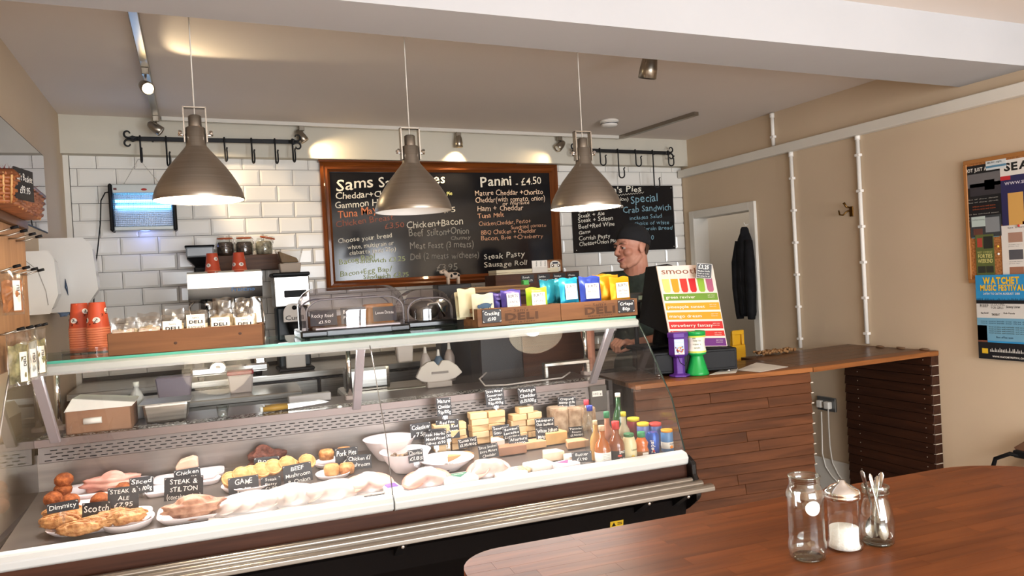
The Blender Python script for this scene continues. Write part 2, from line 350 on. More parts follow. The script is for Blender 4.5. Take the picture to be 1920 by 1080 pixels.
def spotlight(loc,direction,label,lit,big=1.0,stem=.07):
    t=thing('spot_light',label,'spotlight',loc,group='spotlights on the ceiling track')
    MB().box(-.016*big,.016*big,-.016*big,.016*big,-.03*big,0).bld('adapter',M['nickel'],t,.002)
    MB().cyl((0,0,-.03*big),(0,0,-stem*big),.005*big,8).bld('stem',M['chrome'],t)
    d=V(direction).normalized(); q=d.to_track_quat('Z','Y').to_matrix().to_4x4(); c=V((0,0,-stem*big))
    hb=MB(); hb.T=M4.Translation(c-d*.03*big)@q
    hb.lathe([(.002,-.025*big),(.016*big,-.018*big),(.024*big,0),(.028*big,.03*big),(.029*big,.06*big),(.026*big,.062*big),(.022*big,.05*big)],20,caps=False)
    hb.bld('lamp_head',M['nickel'],t)
    hb=MB(); hb.T=M4.Translation(c+d*.022*big)@q; hb.lathe([(.0,0),(.023*big,0),(.0235*big,.004)],16,caps=False); hb.bld('lamp_face',bulb if lit else bulboff,t)
    return t,V(loc)+c+d*.045*big
yb=4.855
zt=lambda x: zc(x)-.022
def onback(px_,py_):
    P=py(px_,py_,yb); return (P.x,yb,zt(P.x))
spec=[((565,238),(.55,-.1,-.9),(.95,4.9,2.30),'spotlight at the end of the long black hook rail, aimed at the board',False,34),
 ((859,250),(0,.05,-1),(1.69,4.94,2.25),'spotlight over the middle of the big menu board',False,40),
 ((1049,258),(-.75,-.15,-.65),(1.9,4.95,2.0),'spotlight between the big menu board and the right lamp',False,16)]
for (a,b),d,tg,lab,lit,en in spec:
    t,p=spotlight(onback(a,b),d,lab,lit)
    spot('spot_beam',p+V((0,-.02,-.01)),tg,en*.30,(1,.74,.42),95,1.0)
t,p=spotlight((-.152,4.72,zc(-.15)-.028),(.7,-.1,-.55),'spotlight nearest the tiles on the left arm of the track',False)
spot('spot_beam',p+V((.02,-.01,-.02)),(.50,4.97,1.98),26,(1,.76,.48),58,1.0)
t,p=spotlight((-.152,3.74,zc(-.15)-.028),(.28,-.75,-.42),'glowing spotlight facing out on the left arm of the track',True,1.0,.085)
spot('spot_beam',p+V((.01,-.03,-.01)),(.75,2.75,2.50),7,(1,.80,.50),80,.35)
t,p=spotlight((1.985,2.93,zc(1.98)-.002),(-.05,.25,-.9),'satin spotlight hanging just behind the beam, right of the lamps',False,1.45)
# smoke detector
P=pz(1142,226,zc(2.7)); t=thing('smoke_detector','round white smoke detector on the ceiling near the track','smoke detector',(P.x,P.y,zc(P.x)))
MB().lathe([(.062,0),(.064,-.012),(.060,-.016)],28).bld('base_plate',flat('EAE6DF',.4),t)
MB().lathe([(.052,-.016),(.056,-.02),(.054,-.034),(.046,-.042),(.0,-.044)],28).bld('cover',flat('F0ECE6',.4),t)
MB().lathe([(.058,-.0225),(.058,-.026)],28).bld('vent_ring',M['black'],t)
# ------------------------------------------------------------------ wrought iron hook rails
def scroll(mb,c,s,up,r0=.030,th=.0055,side=1):
    pts=[]
    for k in range(17):
        a=-PI/2*.6+k/16*PI*1.75; r=r0*(1-.62*k/16)
        pts.append((c[0]+side*(r0*.9+r*math.sin(a)*.9-.01),c[1],c[2]+up*(r0*.95-r*math.cos(a)*.9)))
    mb.tube([(c[0]-side*.035,c[1],c[2])]+pts,[th*1.6]+[th*(1.25-.5*k/16) for k in range(17)],8)
def rackrail(x0,x1,z0,z1,y,label,hooks):
    t=thing('hook_rail',label,'hook rail',(x0,y,z0)); L=x1-x0; dz=z1-z0
    MB().hexa([(0,-.004,-.013),(L,-.004,dz-.013),(L,.004,dz-.013),(0,.004,-.013),(0,-.004,.013),(L,-.004,dz+.013),(L,.004,dz+.013),(0,.004,.013)]).bld('bar',M['iron'],t,.002)
    for sd,c in ((-1,(-.0,0,0)),(1,(L,0,dz))):
        mb=MB(); scroll(mb,c,1,1,side=sd); scroll(mb,c,1,-1,side=sd); mb.bld('scroll_end',M['iron'],t)
    for f_ in (.12,.88):
        MB().cyl((L*f_,0,dz*f_),(L*f_,4.902-y,dz*f_),.006).bld('wall_stud',M['iron'],t)
    for fx,ln,turn in hooks:
        x=L*fx; z=dz*fx; mb=MB(); r=.022
        ca,sa=math.cos(turn),math.sin(turn)
        pts=[(0,0,.014),(0,-.008,.016),(0,-.01,0),(0,-.01,-ln+r)]+[(r*(1-math.cos(a)),-.01,-ln+r-r*math.sin(a)) for a in [PI*k/8 for k in range(1,9)]]+[(2*r,-.01,-ln+r+.03),(2*r-.004,-.01,-ln+r+.045),(2*r+.006,-.01,-ln+r+.055)]
        pts=[(p[0]*ca,p[1]-p[0]*sa,p[2]) for p in pts]
        mb.tube(pts,.0052,8); mb.bld('hook',M['iron'],t).location=(x,0,z)
yr=4.83
a,b=py(246,260,yr),py(552,266,yr)
rackrail(a.x,b.x,a.z,b.z,yr,'long black wrought iron hook rail above the fly killer',[(.05,.14,1.4),(.20,.16,1.2),(.34,.13,1.3),(.55,.13,1.35),(.72,.14,1.35),(.87,.14,1.35),(.985,.13,1.4)])
a,b=py(1080,281,yr),py(1254,287,yr)
rackrail(a.x,b.x,a.z,b.z,yr,'black wrought iron hook rail above the pies board',[(.24,.11,.1),(.43,.20,.1),(.62,.11,.1),(.81,.27,.2),(.985,.10,.1)])
# ------------------------------------------------------------------ pendant lamps
def pendant(x,y,z,label,s=1.0,lit=True):
    t=thing('pendant_lamp',label,'lamp',(x,y,z),group='bronze pendant lamps over the counter')
    P=[(.155,0),(.156,.003),(.153,.018),(.146,.040),(.132,.067),(.116,.093),(.097,.121),(.076,.147),(.056,.171),(.042,.188),(.035,.198),(.0335,.262),(.030,.265)]
    MB().lathe([(r*s,z_*s) for r,z_ in P],48,caps=False).bld('lamp_shade',M['shade'],t)
    MB().lathe([((r-.002)*s,z_*s+.001) for r,z_ in P[:10]]+[(.0,.206*s)],48,caps=False).bld('inner_shade',M['shadein'],t)
    MB().lathe([(.0225*s,.262*s),(.0225*s,.305*s),(.016*s,.309*s),(.0,.309*s)],24,caps=False).bld('cap',M['shade'],t)
    mb=MB(); w=.031*s
    mb.box(-w-.008,-w-.004,-.013,.013,.21*s,.336*s); mb.box(w+.004,w+.008,-.013,.013,.21*s,.336*s); mb.box(-w-.008,w+.008,-.013,.013,.334*s,.338*s)
    mb.bld('yoke',M['shade'],t)
    for sd in (-1,1):
        mb=MB(); mb.cyl((sd*w,0,.237*s),(sd*(w+.025),0,.237*s),.004); 
        mb.tube([(sd*(w+.018),-.014,.247*s),(sd*(w+.022),0,.237*s),(sd*(w+.018),.014,.247*s)],[.006,.004,.006],8); mb.bld('wing_screw',M['chrome'],t)
    zz=zc(x)-z
    MB().cyl((0,0,.309*s),(0,0,zz),.0022,6).bld('cord',mat('clear_flex',(.62,.58,.52),.3),t)
    MB().lathe([(.03,zz-.02),(.03,zz)],16).bld('ceiling_rose',M['nickel'],t)
    MB().ell((0,0,.085),(.032,.032,.042),16,10).bld('bulb',mat('lamp_bulb',(1,.95,.85),.5,emit=(1,.86,.68),es=4) if lit else bulboff,t)
    if lit: point('pendant_light',(0,0,.045),16.0,(1,.84,.62),.03,t)
pendant(.030,2.66,1.812,'left bronze metal pendant lamp, over the crate of bagged sweets',.905)
pendant(.752,2.66,1.764,'middle bronze metal pendant lamp, unlit, hiding part of the big menu board',.905,False)
pendant(1.468,2.66,1.767,'right bronze metal pendant lamp, between the two menu boards',.915)
# ------------------------------------------------------------------ big menu board
def bframe():
    a=py(599,306,4.96); b=py(1043,309,4.96); x0,x1=.789,2.512; z1=2.325; z0=1.485; fw=.062
    t=thing('menu_board','big black menu board in a varnished pine frame on the tiles','menu board',(0,4.984,0))
    MB().box(x0+.05,x1-.05,-.012,0,z0+.05,z1-.05).bld('board',M['chalkb'],t)
    prof=[(0,-.03),(.02,-.042),(.03,-.034),(.045,-.036),(fw,-.016),(fw,0),(0,0)]
    def rail(hor,a0,a1,base,sgn,name):
        mb=MB(); n=len(prof); vs=[]
        for e,(c,ins) in enumerate(((a0,1),(a1,-1))):
            for w_,y_ in prof:
                al=c+ins*w_; ac=base+sgn*w_
                vs.append((al,y_,ac) if hor else (ac,y_,al))
        mb.add(vs,[tuple(range(n)),tuple(range(n,2*n))]+[(i,(i+1)%n,n+(i+1)%n,n+i) for i in range(n)])
        mb.bld(name,M['frame'] if hor else M['framev'],t)
    rail(True,x0,x1,z1,-1,'frame_rail'); rail(True,x0,x1,z0,1,'frame_rail'); rail(False,z0,z1,x0,1,'frame_stile'); rail(False,z0,z1,x1,-1,'frame_stile')
    MB().box(x0-.01,x1+.01,-.05,0,z1,z1+.012).bld('top_ledge',M['frame'],t)
    return t
mb_=bframe()
def pwrite(parent,plane,lines,m,name='lettering',hand=1,lift=.0016,ox=None):
    """lines: (text, x0,y0, x1,y1 baseline in the photo, cap height px, bold) on the plane y=const"""
    for tx,x0,y0,x1,y1,h,bo in lines:
        b=MB(); A=py(x0,y0,plane); B=py(x1,y1,plane); T=py(x0,y0-h,plane)
        ex=(B-A); wdt=ex.length; ex.normalize(); hh=abs(T.z-A.z)
        ez=V((-ex.z,0,ex.x))
        put(b,tx,A,ex,ez,wdt,hh,bo*.45,hand,lift=(0,-lift,0))
        o=b.bld(name,m); o.parent=parent; o.location=-V(parent.location)
pl=4.970
wh=flat('E8E2D2',.8); orr=flat('E0875C',.8); gy=flat('8C8880',.8); pk=flat('D9B79A',.8); og=flat('9A5A45',.8); gn=flat('A9B582',.8); yw=flat('D8D88A',.8); bl=flat('7FA3B0',.8)
pwrite(mb_,pl,[('Sams',630,357,700,351,22,.02),('Sandwiches',711,351,834,344,20,.02),('Cheddar+Chutney',629,374,760,366,12,.012),('Gammon Ham',629,392,728,383,12,.012),
 ('Panini',901,350,959,347,17,.03),('Steak Pasty',908,487,984,480,10,.008),('Sausage Roll',908,501,987,497,10,.008),('Choose your bread',634,456,735,445,9,.005),('white, multigrain or',652,468,738,459,8,.005),('ciabatta (add 25p)',655,478,742,470,8,.005)],wh)
pwrite(mb_,pl,[('Tuna Mayo',633,409,718,398,14,.008)],orr)
pwrite(mb_,pl,[('Chicken Breast',630,426,738,412,11,0),('£3.50',722,430,758,425,10,0)],og)
pwrite(mb_,pl,[('- £4.50',967,349,1015,345,13,.006),('Beef  £3.75',762,402,854,398,10,.002),('Chicken+Bacon',763,429,868,420,13,.003)],flat('C9C4B8',.8))
pwrite(mb_,pl,[('Beef Stilton+Onion',767,444,879,438,13,0),('Chutney',845,450,882,448,7,0),('Meat Feast (3 meats)',769,467,888,463,12,0),('Deli (2 meats w/cheese)',769,487,898,483,12,0),('£3.95',818,509,858,506,13,.002)],gy)
pwrite(mb_,pl,[('Mature Cheddar +Chorizo',891,367,1018,364,10,.004),('Cheddar(with tomato, onion)',891,380,1022,376,10,.004),('or marmite',942,385,992,382,6,.003),('Ham + Cheddar',895,396,981,394,10,.004)],flat('E3C7AE',.8))
pwrite(mb_,pl,[('Tuna Melt',896,410,945,406,9,.012),('Chicken,Cheddar, Pesto+',898,424,995,418,8,.002),('Sundried tomato',958,430,1024,425,7,.001),('BBQ Chicken + Cheddar',902,440,1005,436,8,.006),('Bacon, Brie +Cranberry',902,451,1018,446,8,.004)],flat('D9A582',.8))
pwrite(mb_,pl,[('Bacon Bap/',637,497,705,484,10,.003),('Sandwich £3.25',668,494,760,489,9,.003),('Bacon+Egg Bap/',638,519,735,508,10,.003),('Sandwich £3.75',682,524,766,518,9,.003)],gn)
pwrite(mb_,pl,[('Pie',838,367,848,366,8,.01)],yw)
# pies board
pb=thing('pies_board','black pies and specials board with white and blue handwriting','menu board',(0,4.984,0))
MB().box(2.625,3.537,-.012,0,1.665,2.168).bld('board',M['chalkb'],pb,.002)
mb=MB()
for x in (2.645,3.52):
    for z in (1.685,2.15): mb.ell((x,-.013,z),(.004,.002,.004),8,6)
mb.bld('screw',M['chrome'],pb)
pwrite(pb,pl,[("Sam's Pies",1125,364,1202,358,11,.02),('(+ Onion)',1138,379,1178,376,7,.008),('Chicken+Mushroom',1084,399,1168,389,8,.008),('Steak + Ale',1084,409,1133,403,7,.008),('Steak + Stilton',1084,418,1149,412,8,.008),('Beef+Red Wine',1085,429,1152,423,8,.008),('Game',1085,440,1107,436,6,.008),('Cornish Pasty',1085,451,1144,446,8,.008),('Cheese+Onion Pasty',1086,462,1165,453,8,.008)],wh)
pwrite(pb,pl,[('Special',1183,382,1233,377,15,.012),('Crab Sandwich',1168,400,1258,393,12,.008),('includes Salad',1181,413,1241,408,7,.004),('choice of white',1190,422,1254,420,7,.004),('Multigrain Bread',1188,433,1260,430,7,.004),('£7.50',1200,451,1226,449,9,.006)],bl)
mb=MB(); pts=[]
for k in range(33):
    P=py(1130+k*2.4,369-k*.25+(1.3 if k%2 else -1.3),pl-.002); pts.append((P.x,P.y-4.984,P.z))
mb.tube(pts,.0022,6); mb.bld('underline',wh,pb)
# ================================================================== LEFT SIDE AND BACK SHELF
# wall mirror
t=thing('wall_mirror','frameless rectangular mirror on the left wall above the towel dispensers','mirror',(XL,0,0))
MB().box(0,.006,3.15,4.312,1.855,2.232).bld('mirror_glass',mat('mirror',(.50,.49,.55),.02,1),t)
MB().box(0,.004,3.145,4.317,1.85,2.237).bld('backing',M['black'],t)
# towel dispensers
wp=mat('white_abs_plastic',hexc('DEDBD6'),.22)
def dispenser(y0,y1,z0,z1,dep,name,label):
    t=thing(name,label,'dispenser',(XL,y0,z0)); L=y1-y0; h=z1-z0
    poly=[(0,0),(dep*.72,0),(dep,h*.28),(dep*.93,h*.9),(dep*.80,h),(0,h)]
    mb=MB(); mb.add([(a,0,b) for a,b in poly]+[(a,L,b) for a,b in poly],[tuple(range(6)),tuple(range(6,12))]+[(i,(i+1)%6,6+(i+1)%6,6+i) for i in range(6)])
    mb.bld('body',wp,t,.018,seg=3)
    MB().box(.02,dep*.55,L*.1,L*.9,-.012,.004).bld('outlet',wp,t,.003)
    return t,L,h,dep
t,L,h,dp=dispenser(4.08,4.38,1.475,1.79,.215,'paper_towel_dispenser','large white paper towel dispenser on the left wall under the mirror')
MB().tube([(dp*.5,-.004,.06),(dp*.47,-.005,.10),(dp*.46,-.004,.14)],[.001,.006,.001],8).bld('lock_window',mat('dark_blue_plastic',hexc('34465E'),.2),t)
MB().ell((dp*.3,L*.5,-.018),(.03,.035,.022),10,6,lambda d:1+.25*math.sin(9*d.x+5*d.y)).bld('paper_towel',flat('8FA6C8',.8),t)
t,L,h,dp=dispenser(3.72,3.95,1.475,1.71,.10,'soap_dispenser','smaller white soap dispenser in front of the towel dispenser')
MB().tube([(.0,-.004,.22),(.05,-.005,.17),(.075,-.004,.08),(.08,-.004,.02)],.0012,6).bld('seam',flat('9A958F',.6),t)
# fly killer
P0=py(203,346,4.9); P1=py(330,432,4.9); x0,x1,z1,z0=P0.x,P1.x+.01,P0.z,P1.z-.002
fk=thing('fly_killer','glowing blue ultraviolet fly killer hanging from the black hook rail','fly killer',((x0+x1)/2,4.895,(z0+z1)/2)); w2=(x1-x0)/2; h2=(z1-z0)/2
MB().box(-w2,-w2+.022,-.045,.075,-h2,h2).bld('end_cap',M['black'],fk,.008)
MB().box(w2-.022,w2,-.045,.075,-h2,h2).bld('end_cap',M['black'],fk,.008)
MB().box(-w2+.02,w2-.02,-.04,.07,h2-.055,h2-.004).bld('top_housing',M['alu'],fk,.004)
MB().box(-w2+.02,w2-.02,-.04,.07,-h2+.004,-h2+.028).bld('bottom_tray',M['alu'],fk,.004)
MB().box(-w2+.02,w2-.02,.055,.07,-h2+.02,h2-.05).bld('reflector',mat('polished_reflector',hexc('9AA6BC'),.3,.8),fk)
uv=mat('ultraviolet_tube',(.2,.5,1),.5,emit=(.14,.62,1.0),es=7)
for dz in (.045,.012):
    MB().cyl((-w2+.03,.005,dz-.004),(w2-.03,.005,dz-.004),.0085,12).bld('ultraviolet_tube',uv,fk)
mb=MB(); k=0
zz=-h2+.03
while zz<h2-.055: mb.cyl((-w2+.022,-.03,zz),(w2-.022,-.03,zz),.0011,4); zz+=.011
for i in range(34): xx=-w2+.028+i*(2*w2-.056)/33; mb.cyl((xx,-.033,-h2+.028),(xx,-.033,h2-.055),.0008,4)
mb.bld('grille',M['steel'],fk,stuff=True)
MB().box(-w2+.028,-w2+.045,-.0415,-.04,h2-.038,h2-.026).bld('switch',flat('5A1A14',.4),fk)
MB().lathe([(.0,0),(.016,0),(.016,.002),(.0,.002)],20,sy=.4).at().bld('badge',flat('B5342A',.4),fk).matrix_local=M4.Translation((.01,-.0405,h2-.035))@M4.Rotation(PI/2,4,'X')
for sd in (-1,1):
    A=V((sd*.10,.0,h2-.006)); B=py(260,297,4.83)-V(fk.location); mb=MB()
    for k in range(16):
        a=A.lerp(B,k/16); b=A.lerp(B,(k+.75)/16); mb.cyl(a,b,.0018,5)
    mb.bld('chain',M['steel'],fk)
pts=[(-w2,.03,h2-.04),(-w2-.02,.02,h2-.045),(-w2-.045,.03,h2-.09)]+[tuple(py(a,b,4.93)-V(fk.location)) for a,b in [(188,420),(184,460),(178,510),(176,560),(176,600),(178,650)]]
MB().tube(pts,.0035,8).bld('power_cord',M['black'],fk)
l=area('ultraviolet_glow',(fk.location.x,4.86,fk.location.z+.03),(PI/2,0,PI),.28,.05,.35,(.25,.45,1)); l.rotation_euler=(-PI/2,0,0)
point('ultraviolet_spill',(fk.location.x,4.915,z0-.01),.20,(.2,.32,1),.03)
# ------------------------------------------------------------------ display unit at far left with basket and bags
un=thing('display_unit','tall timber display unit at the far left edge beside the deli counter','display unit',(0,0,0))
UX=-.50; UY=2.86
MB().box(-.655,UX,1.75,UY,1.314,1.745).bld('side_panel',M['unit'],un,.003)
MB().box(-.655,-.632,1.75,UY-.05,0,1.314).bld('lower_cabinet',M['unit'],un,.003)
MB().box(-.655,UX+.012,1.72,UY+.0,1.745,1.772).bld('top_shelf',wood('unit_top_dark',hexc('4E3524'),hexc('6E4E36'),1),un,.002)
black_tip=M['black']
def prong(y,z,L=.06):
    mb=MB().tube([(UX,y,z),(UX+L*.4,y+.004,z+.0),(UX+L,y+.004,z+.012)],.0024,8); mb.bld('prong',M['nickel'],un)
    MB().cyl((UX+L-.008,y+.004,z+.010),(UX+L+.010,y+.004,z+.014),.0042,8).bld('prong_tip',black_tip,un)
for z_ in (1.70,1.595,1.425):
    for y_ in (2.38,2.50,2.62,2.72): prong(y_,z_)
def bag_mesh(w,h,t,seed,crimp=.07,n=10,m=12,amp=.004):
    rnd=random.Random(seed); ph=[rnd.uniform(0,6.28) for _ in range(6)]
    vs=[];fs=[]
    for sd in (1,-1):
        for j in range(m+1):
            v=j/m
            for i in range(n+1):
                u=i/n; ed=(1-abs(2*u-1)**2.6)*max(0,min(1,min(v-crimp,1-crimp-v)/.22))**.6 if crimp<v<1-crimp else 0
                wr=amp*(math.sin(7*u+ph[0]+5*v)+math.sin(13*v+ph[1]+4*u)+math.sin(17*u-9*v+ph[2]))*(.35+.65*ed)
                xx=(u-.5)*w*(1-.05*ed); vs.append((xx,-sd*(ed*t/2+.0006)+ (wr if ed>0 else wr*.5)*-1,v*h+ .003*math.sin(9*u+ph[3])*(v>.9)))
        o=0 if sd==1 else (m+1)*(n+1)
        for j in range(m):
            for i in range(n): a=o+j*(n+1)+i; fs.append((a,a+1,a+n+2,a+n+1))
    return MB().add(vs,fs,True)
foil=mat('silver_herb_leaf',hexc('8D8A6C'),.5)
herb=noisy(mat('dried_herb',hexc('7C7750'),.8),hexc('4C4A2E'),hexc('A79E70'),40)
def herbbag(y,z,label,fillm=herb,h=.15,w=.085,lab=True,seed=1,turn=PI/2-.5):
    t=thing('herb_bag',label,'bag',(UX+.035,y,z-h),turn,'bags hanging on the prongs')
    bag_mesh(w,h,.02,seed).bld('film',M['film'],t)
    bag_mesh(w*.86,h*.72,.015,seed+5,.02).bld('contents',fillm,t).location=(0,0,.008)
    if lab:
        MB().box(-.012,.014,-.014,-.0125,.012,.095).bld('label_strip',M['paper'],t)
        b=MB(); put(b,'DELI',(.010,-.0148,.055),(0,0,1),(-1,0,0),h=.010,bold=.02); b.bld('lettering',M['black'],t)
herbbag(2.735,1.425,'clear bag of dried herbs with a white label, nearest the end of the unit',seed=3)
herbbag(2.60,1.425,'clear bag with silvery leaves and a white label, second from the end of the unit',mat('silver_leaf',hexc('B9BDB8'),.35,.5),seed=4)
herbbag(2.47,1.425,'clear herb bag at the left edge of the photo, lowest row of prongs',seed=6)
herbbag(2.44,1.595,'clear bag of brown snacks on the middle row of prongs',mat('brown_snack',hexc('A5683A'),.5),seed=8,h=.12)
# gift basket
gb=thing('gift_basket','brown woven gift basket with red tinsel on top of the display unit','basket',(-.515,2.57,1.772),.03)
wk=noisy(mat('woven_wicker',hexc('9C5A30'),.5),hexc('7C3F1E'),hexc('B87240'),30)
mb=MB(); W2,L2,HB=.075,.24,.078
for r_ in range(8):
    z=.006+r_*HB/8; s_=1+.12*r_/8; pts=[]
    for k in range(60):
        u=k/60*4; q=int(u); f_=u-q
        c=[(-1,-1),(1,-1),(1,1),(-1,1)]; a=c[q%4]; b=c[(q+1)%4]
        wv=.004*(1 if (k+r_)%2 else -1)
        X=(a[0]*(1-f_)+b[0]*f_); Y_=(a[1]*(1-f_)+b[1]*f_)
        pts.append((X*(W2*s_+wv*(abs(X)>=.99)),Y_*(L2*s_+wv*(abs(Y_)>=.99)),z))
    mb.tube(pts,.0062,6,closed=True)
mb.bld('weave',wk,gb)
mb=MB()
for k in range(36):
    u=k/36*4; q=int(u); f_=u-q; c=[(-1,-1),(1,-1),(1,1),(-1,1)]; a=c[q%4]; b=c[(q+1)%4]; X=(a[0]*(1-f_)+b[0]*f_); Y_=(a[1]*(1-f_)+b[1]*f_)
    mb.cyl((X*W2*1.0,Y_*L2,0),(X*W2*1.13,Y_*L2*1.13,HB),.003,6)
mb.bld('stake',flat('C79A62',.5),gb)
MB().tube([(W2*1.13,-L2*1.13,HB),(W2*1.13,L2*1.13,HB),(-W2*1.13,L2*1.13,HB),(-W2*1.13,-L2*1.13,HB)],.008,8,closed=True).bld('rim',flat('6A3A1E',.5),gb)
MB().box(-W2,W2,-L2,L2,0,.006).bld('base',wk,gb)
mb=MB(); rr=random.Random(4)
for k in range(620):
    a=V((rr.uniform(-.07,.07),rr.uniform(-.23,.23),HB+rr.uniform(0,.022))); d=V((rr.uniform(-1,1),rr.uniform(-1,1),rr.uniform(0,1.2))).normalized()*rr.uniform(.015,.04)
    s1=d.orthogonal().normalized()*.0014; mb.add([a-s1,a+s1,a+d],[(0,1,2)])
mb.bld('tinsel',mat('red_tinsel',hexc('8E1420'),.3,.5),gb,stuff=True)
MB().box(-.004,.0,-.055,.055,-.04,.045).bld('price_card',M['slate'],gb).matrix_local=M4.Translation((W2*1.13+.012,-.17,.055))@M4.Rotation(-.25,4,'Z')
b=MB(); put(b,'Gift Basket',(0,-.048,.012),(0,1,0),(0,0,1),width=.095,h=.018,hand=1); put(b,'£19.95',(0,-.03,-.022),(0,1,0),(0,0,1),width=.06,h=.02,hand=1)
b.bld('lettering',M['chalk'],gb).matrix_local=M4.Translation((W2*1.13+.012,-.17,.055))@M4.Rotation(-.25,4,'Z')@M4.Translation((.0008,0,0))
# ------------------------------------------------------------------ back counter behind the case
bc=thing('back_counter','dark back counter with a steel top along the tiled wall','counter',(0,0,0))
MB().box(-.62,3.1,4.42,4.985,.05,1.0).bld('cabinet_body',M['dark'],bc)
MB().box(-.63,3.12,4.38,4.985,1.0,1.035).bld('worktop',M['steel'],bc,.003)
for k in range(6):
    x0_=-.6+k*.617; MB().box(x0_,x0_+.60,4.40,4.42,.12,.84).bld('door',flat('3A3431',.4),bc,.003)
    MB().box(x0_,x0_+.60,4.395,4.42,.855,.985).bld('drawer',M['steel'],bc,.003)
WZ=1.035
# coffee machine
P0=py(350,508,4.40); P1=py(489,505,4.40); Pb=py(489,560,4.40)
cm=thing('coffee_machine','polished steel espresso machine behind the crate of bagged sweets','coffee machine',((P0.x+P1.x)/2,4.40,WZ)); hw=(P1.x-P0.x)/2; zt_=P1.z-WZ; zl=zt_-.16
ch=mat('polished_steel',(.84,.83,.81),.12,1)
mb=MB(); pr=[(0,zl),(-.02,zl+.01),(-.035,zl+.07),(-.03,zt_-.01),(-.01,zt_),(.25,zt_),(.25,zl)]
mb.prism(pr,-hw,hw,'x'); mb.bld('top_housing',ch,cm)
MB().box(-hw+.05,hw-.05,.20,.25,.06,zl).bld('back_panel',M['black'],cm)
MB().box(-hw,-hw+.06,.02,.25,.03,zl).bld('side_panel',flat('6E6760',.35),cm,.01)
MB().box(hw-.06,hw,.02,.25,.03,zl).bld('side_panel',ch,cm,.01)
MB().box(-hw-.01,hw+.01,-.03,.25,.03,.075).bld('drip_tray',ch,cm,.01)
for sx in (-hw+.04,hw-.04):
    for sy in (.03,.22): MB().lathe([(.015,0),(.02,.03)],12,(sx,sy,0)).bld('foot',M['black'],cm)
for gx in (-.10,.09):
    MB().lathe([(.032,zl-.055),(.036,zl-.02),(.036,zl)],20,(gx,.12,0)).bld('brew_group',M['chrome'],cm)
    MB().tube([(gx,.1,zl-.05),(gx,.02,zl-.055),(gx,-.07,zl-.06)],[.010,.011,.013],10).bld('portafilter',M['black'],cm)
MB().tube([(hw-.03,-.02,zl),(hw-.01,-.05,zl-.03),(hw,-.055,zl-.12),(hw-.005,-.05,zl-.22)],.005,8).bld('steam_wand',M['chrome'],cm)
MB().tube([(-hw+.03,-.02,zl),(-hw-.0,-.04,zl-.03),(-hw+.02,-.05,zl-.15)],.005,8).bld('steam_wand',M['chrome'],cm)
b=MB(); put(b,'Francino',(.03,-.0365,zl+.045),(1,0,0),(0,0,1),width=.12,h=.022,bold=.004); b.bld('lettering',flat('2E6FA8',.4),cm)
CMT=WZ+zt_
# paper cups
cupm=mat('orange_paper_cup',hexc('BE4A2B'),.55); cupw=flat('F0E4DA',.6)
cup_proto=None
def cup(loc,rz,label,group,inv=True,s=1.0):
    global cup_proto
    if cup_proto is None:
        t=thing('paper_cup',label,'cup',loc,rz,group); cup_proto=t
        MB().lathe([(.040,0),(.0415,.003),(.040,.006),(.029,.098),(.0285,.102),(.0,.1015)],28,caps=False).bld('cup_body',cupm,t)
        MB().lathe([(.041,-.001),(.0425,.003),(.041,.0065)],28,caps=False).bld('rolled_rim',flat('D97C58',.5),t)
        for a in (0,1.25,2.5,3.8,5.1):
            zz=.035+.035*(int(a*4)%2)
            r_=.040-.011*(zz-.006)/.092+.0006; mb=MB(); vs=[];n=16
            vs=[]; 
            for k in range(n): al=2*PI*k/n; aa=a+math.cos(al)*.36; z2=zz+math.sin(al)*.0105; r2=.040-.011*(z2-.006)/.092+.0007; vs.append((r2*math.cos(aa),r2*math.sin(aa),z2))
            r2=r_+.0002; vs.append((r2*math.cos(a),r2*math.sin(a),zz)); mb.add(vs,[(k,(k+1)%n,n) for k in range(n)]); d_=mb.bld('logo_disc',cupw,t)
            mb=MB(); r3=r_+.0012
            for (u0,v0,u1,v1) in ((-.16,.004,.1,.005),(.1,.005,-.1,-.004),(-.1,-.004,.18,-.004),(-.05,.0,.14,.001)):
                q=[(r3*math.cos(a+u0+(u1-u0)*f_),r3*math.sin(a+u0+(u1-u0)*f_),zz+v0+(v1-v0)*f_) for f_ in (0,.5,1)]; mb.tube(q,.0009,5)
            mb.bld('logo_mark',M['black'],d_)
        return t
    r=dup(cup_proto,loc,rz,label); r['group']=group; return r
xs=[399,449]
for i,x in enumerate(xs):
    P=py(x,506,4.47); cup((P.x,4.47,CMT),-2.2+i*.9,['single orange paper cup upturned on the coffee machine, left of two','single orange paper cup upturned on the coffee machine, right of two'][i],'orange cups on the coffee machine')
# black weighing/hopper unit behind the machine
P=py(348,462,4.78); Q=py(402,500,4.78)
hp=thing('bean_hopper','black and clear bean hopper behind the left end of the coffee machine','hopper',((P.x+Q.x)/2,4.78,Q.z)); hw=(Q.x-P.x)/2; hh=P.z-Q.z
MB().hexa([(-hw*.35,-.05,0),(hw*.35,-.05,0),(hw*.35,.05,0),(-hw*.35,.05,0),(-hw,-.09,hh*.45),(hw,-.09,hh*.45),(hw,.09,hh*.45),(-hw,.09,hh*.45)]).bld('funnel',M['black'],hp,.004)
MB().box(-hw,hw,-.09,.09,hh*.45,hh*.93).bld('clear_bin',flat('8A9096',.2),hp,.008)
MB().box(-hw-.006,hw+.006,-.095,.095,hh*.92,hh).bld('lid',M['black'],hp,.008)
MB().box(-hw*.5,hw*.5,-.07,.07,WZ-Q.z,.005).bld('grinder_body',M['black'],hp,.01)
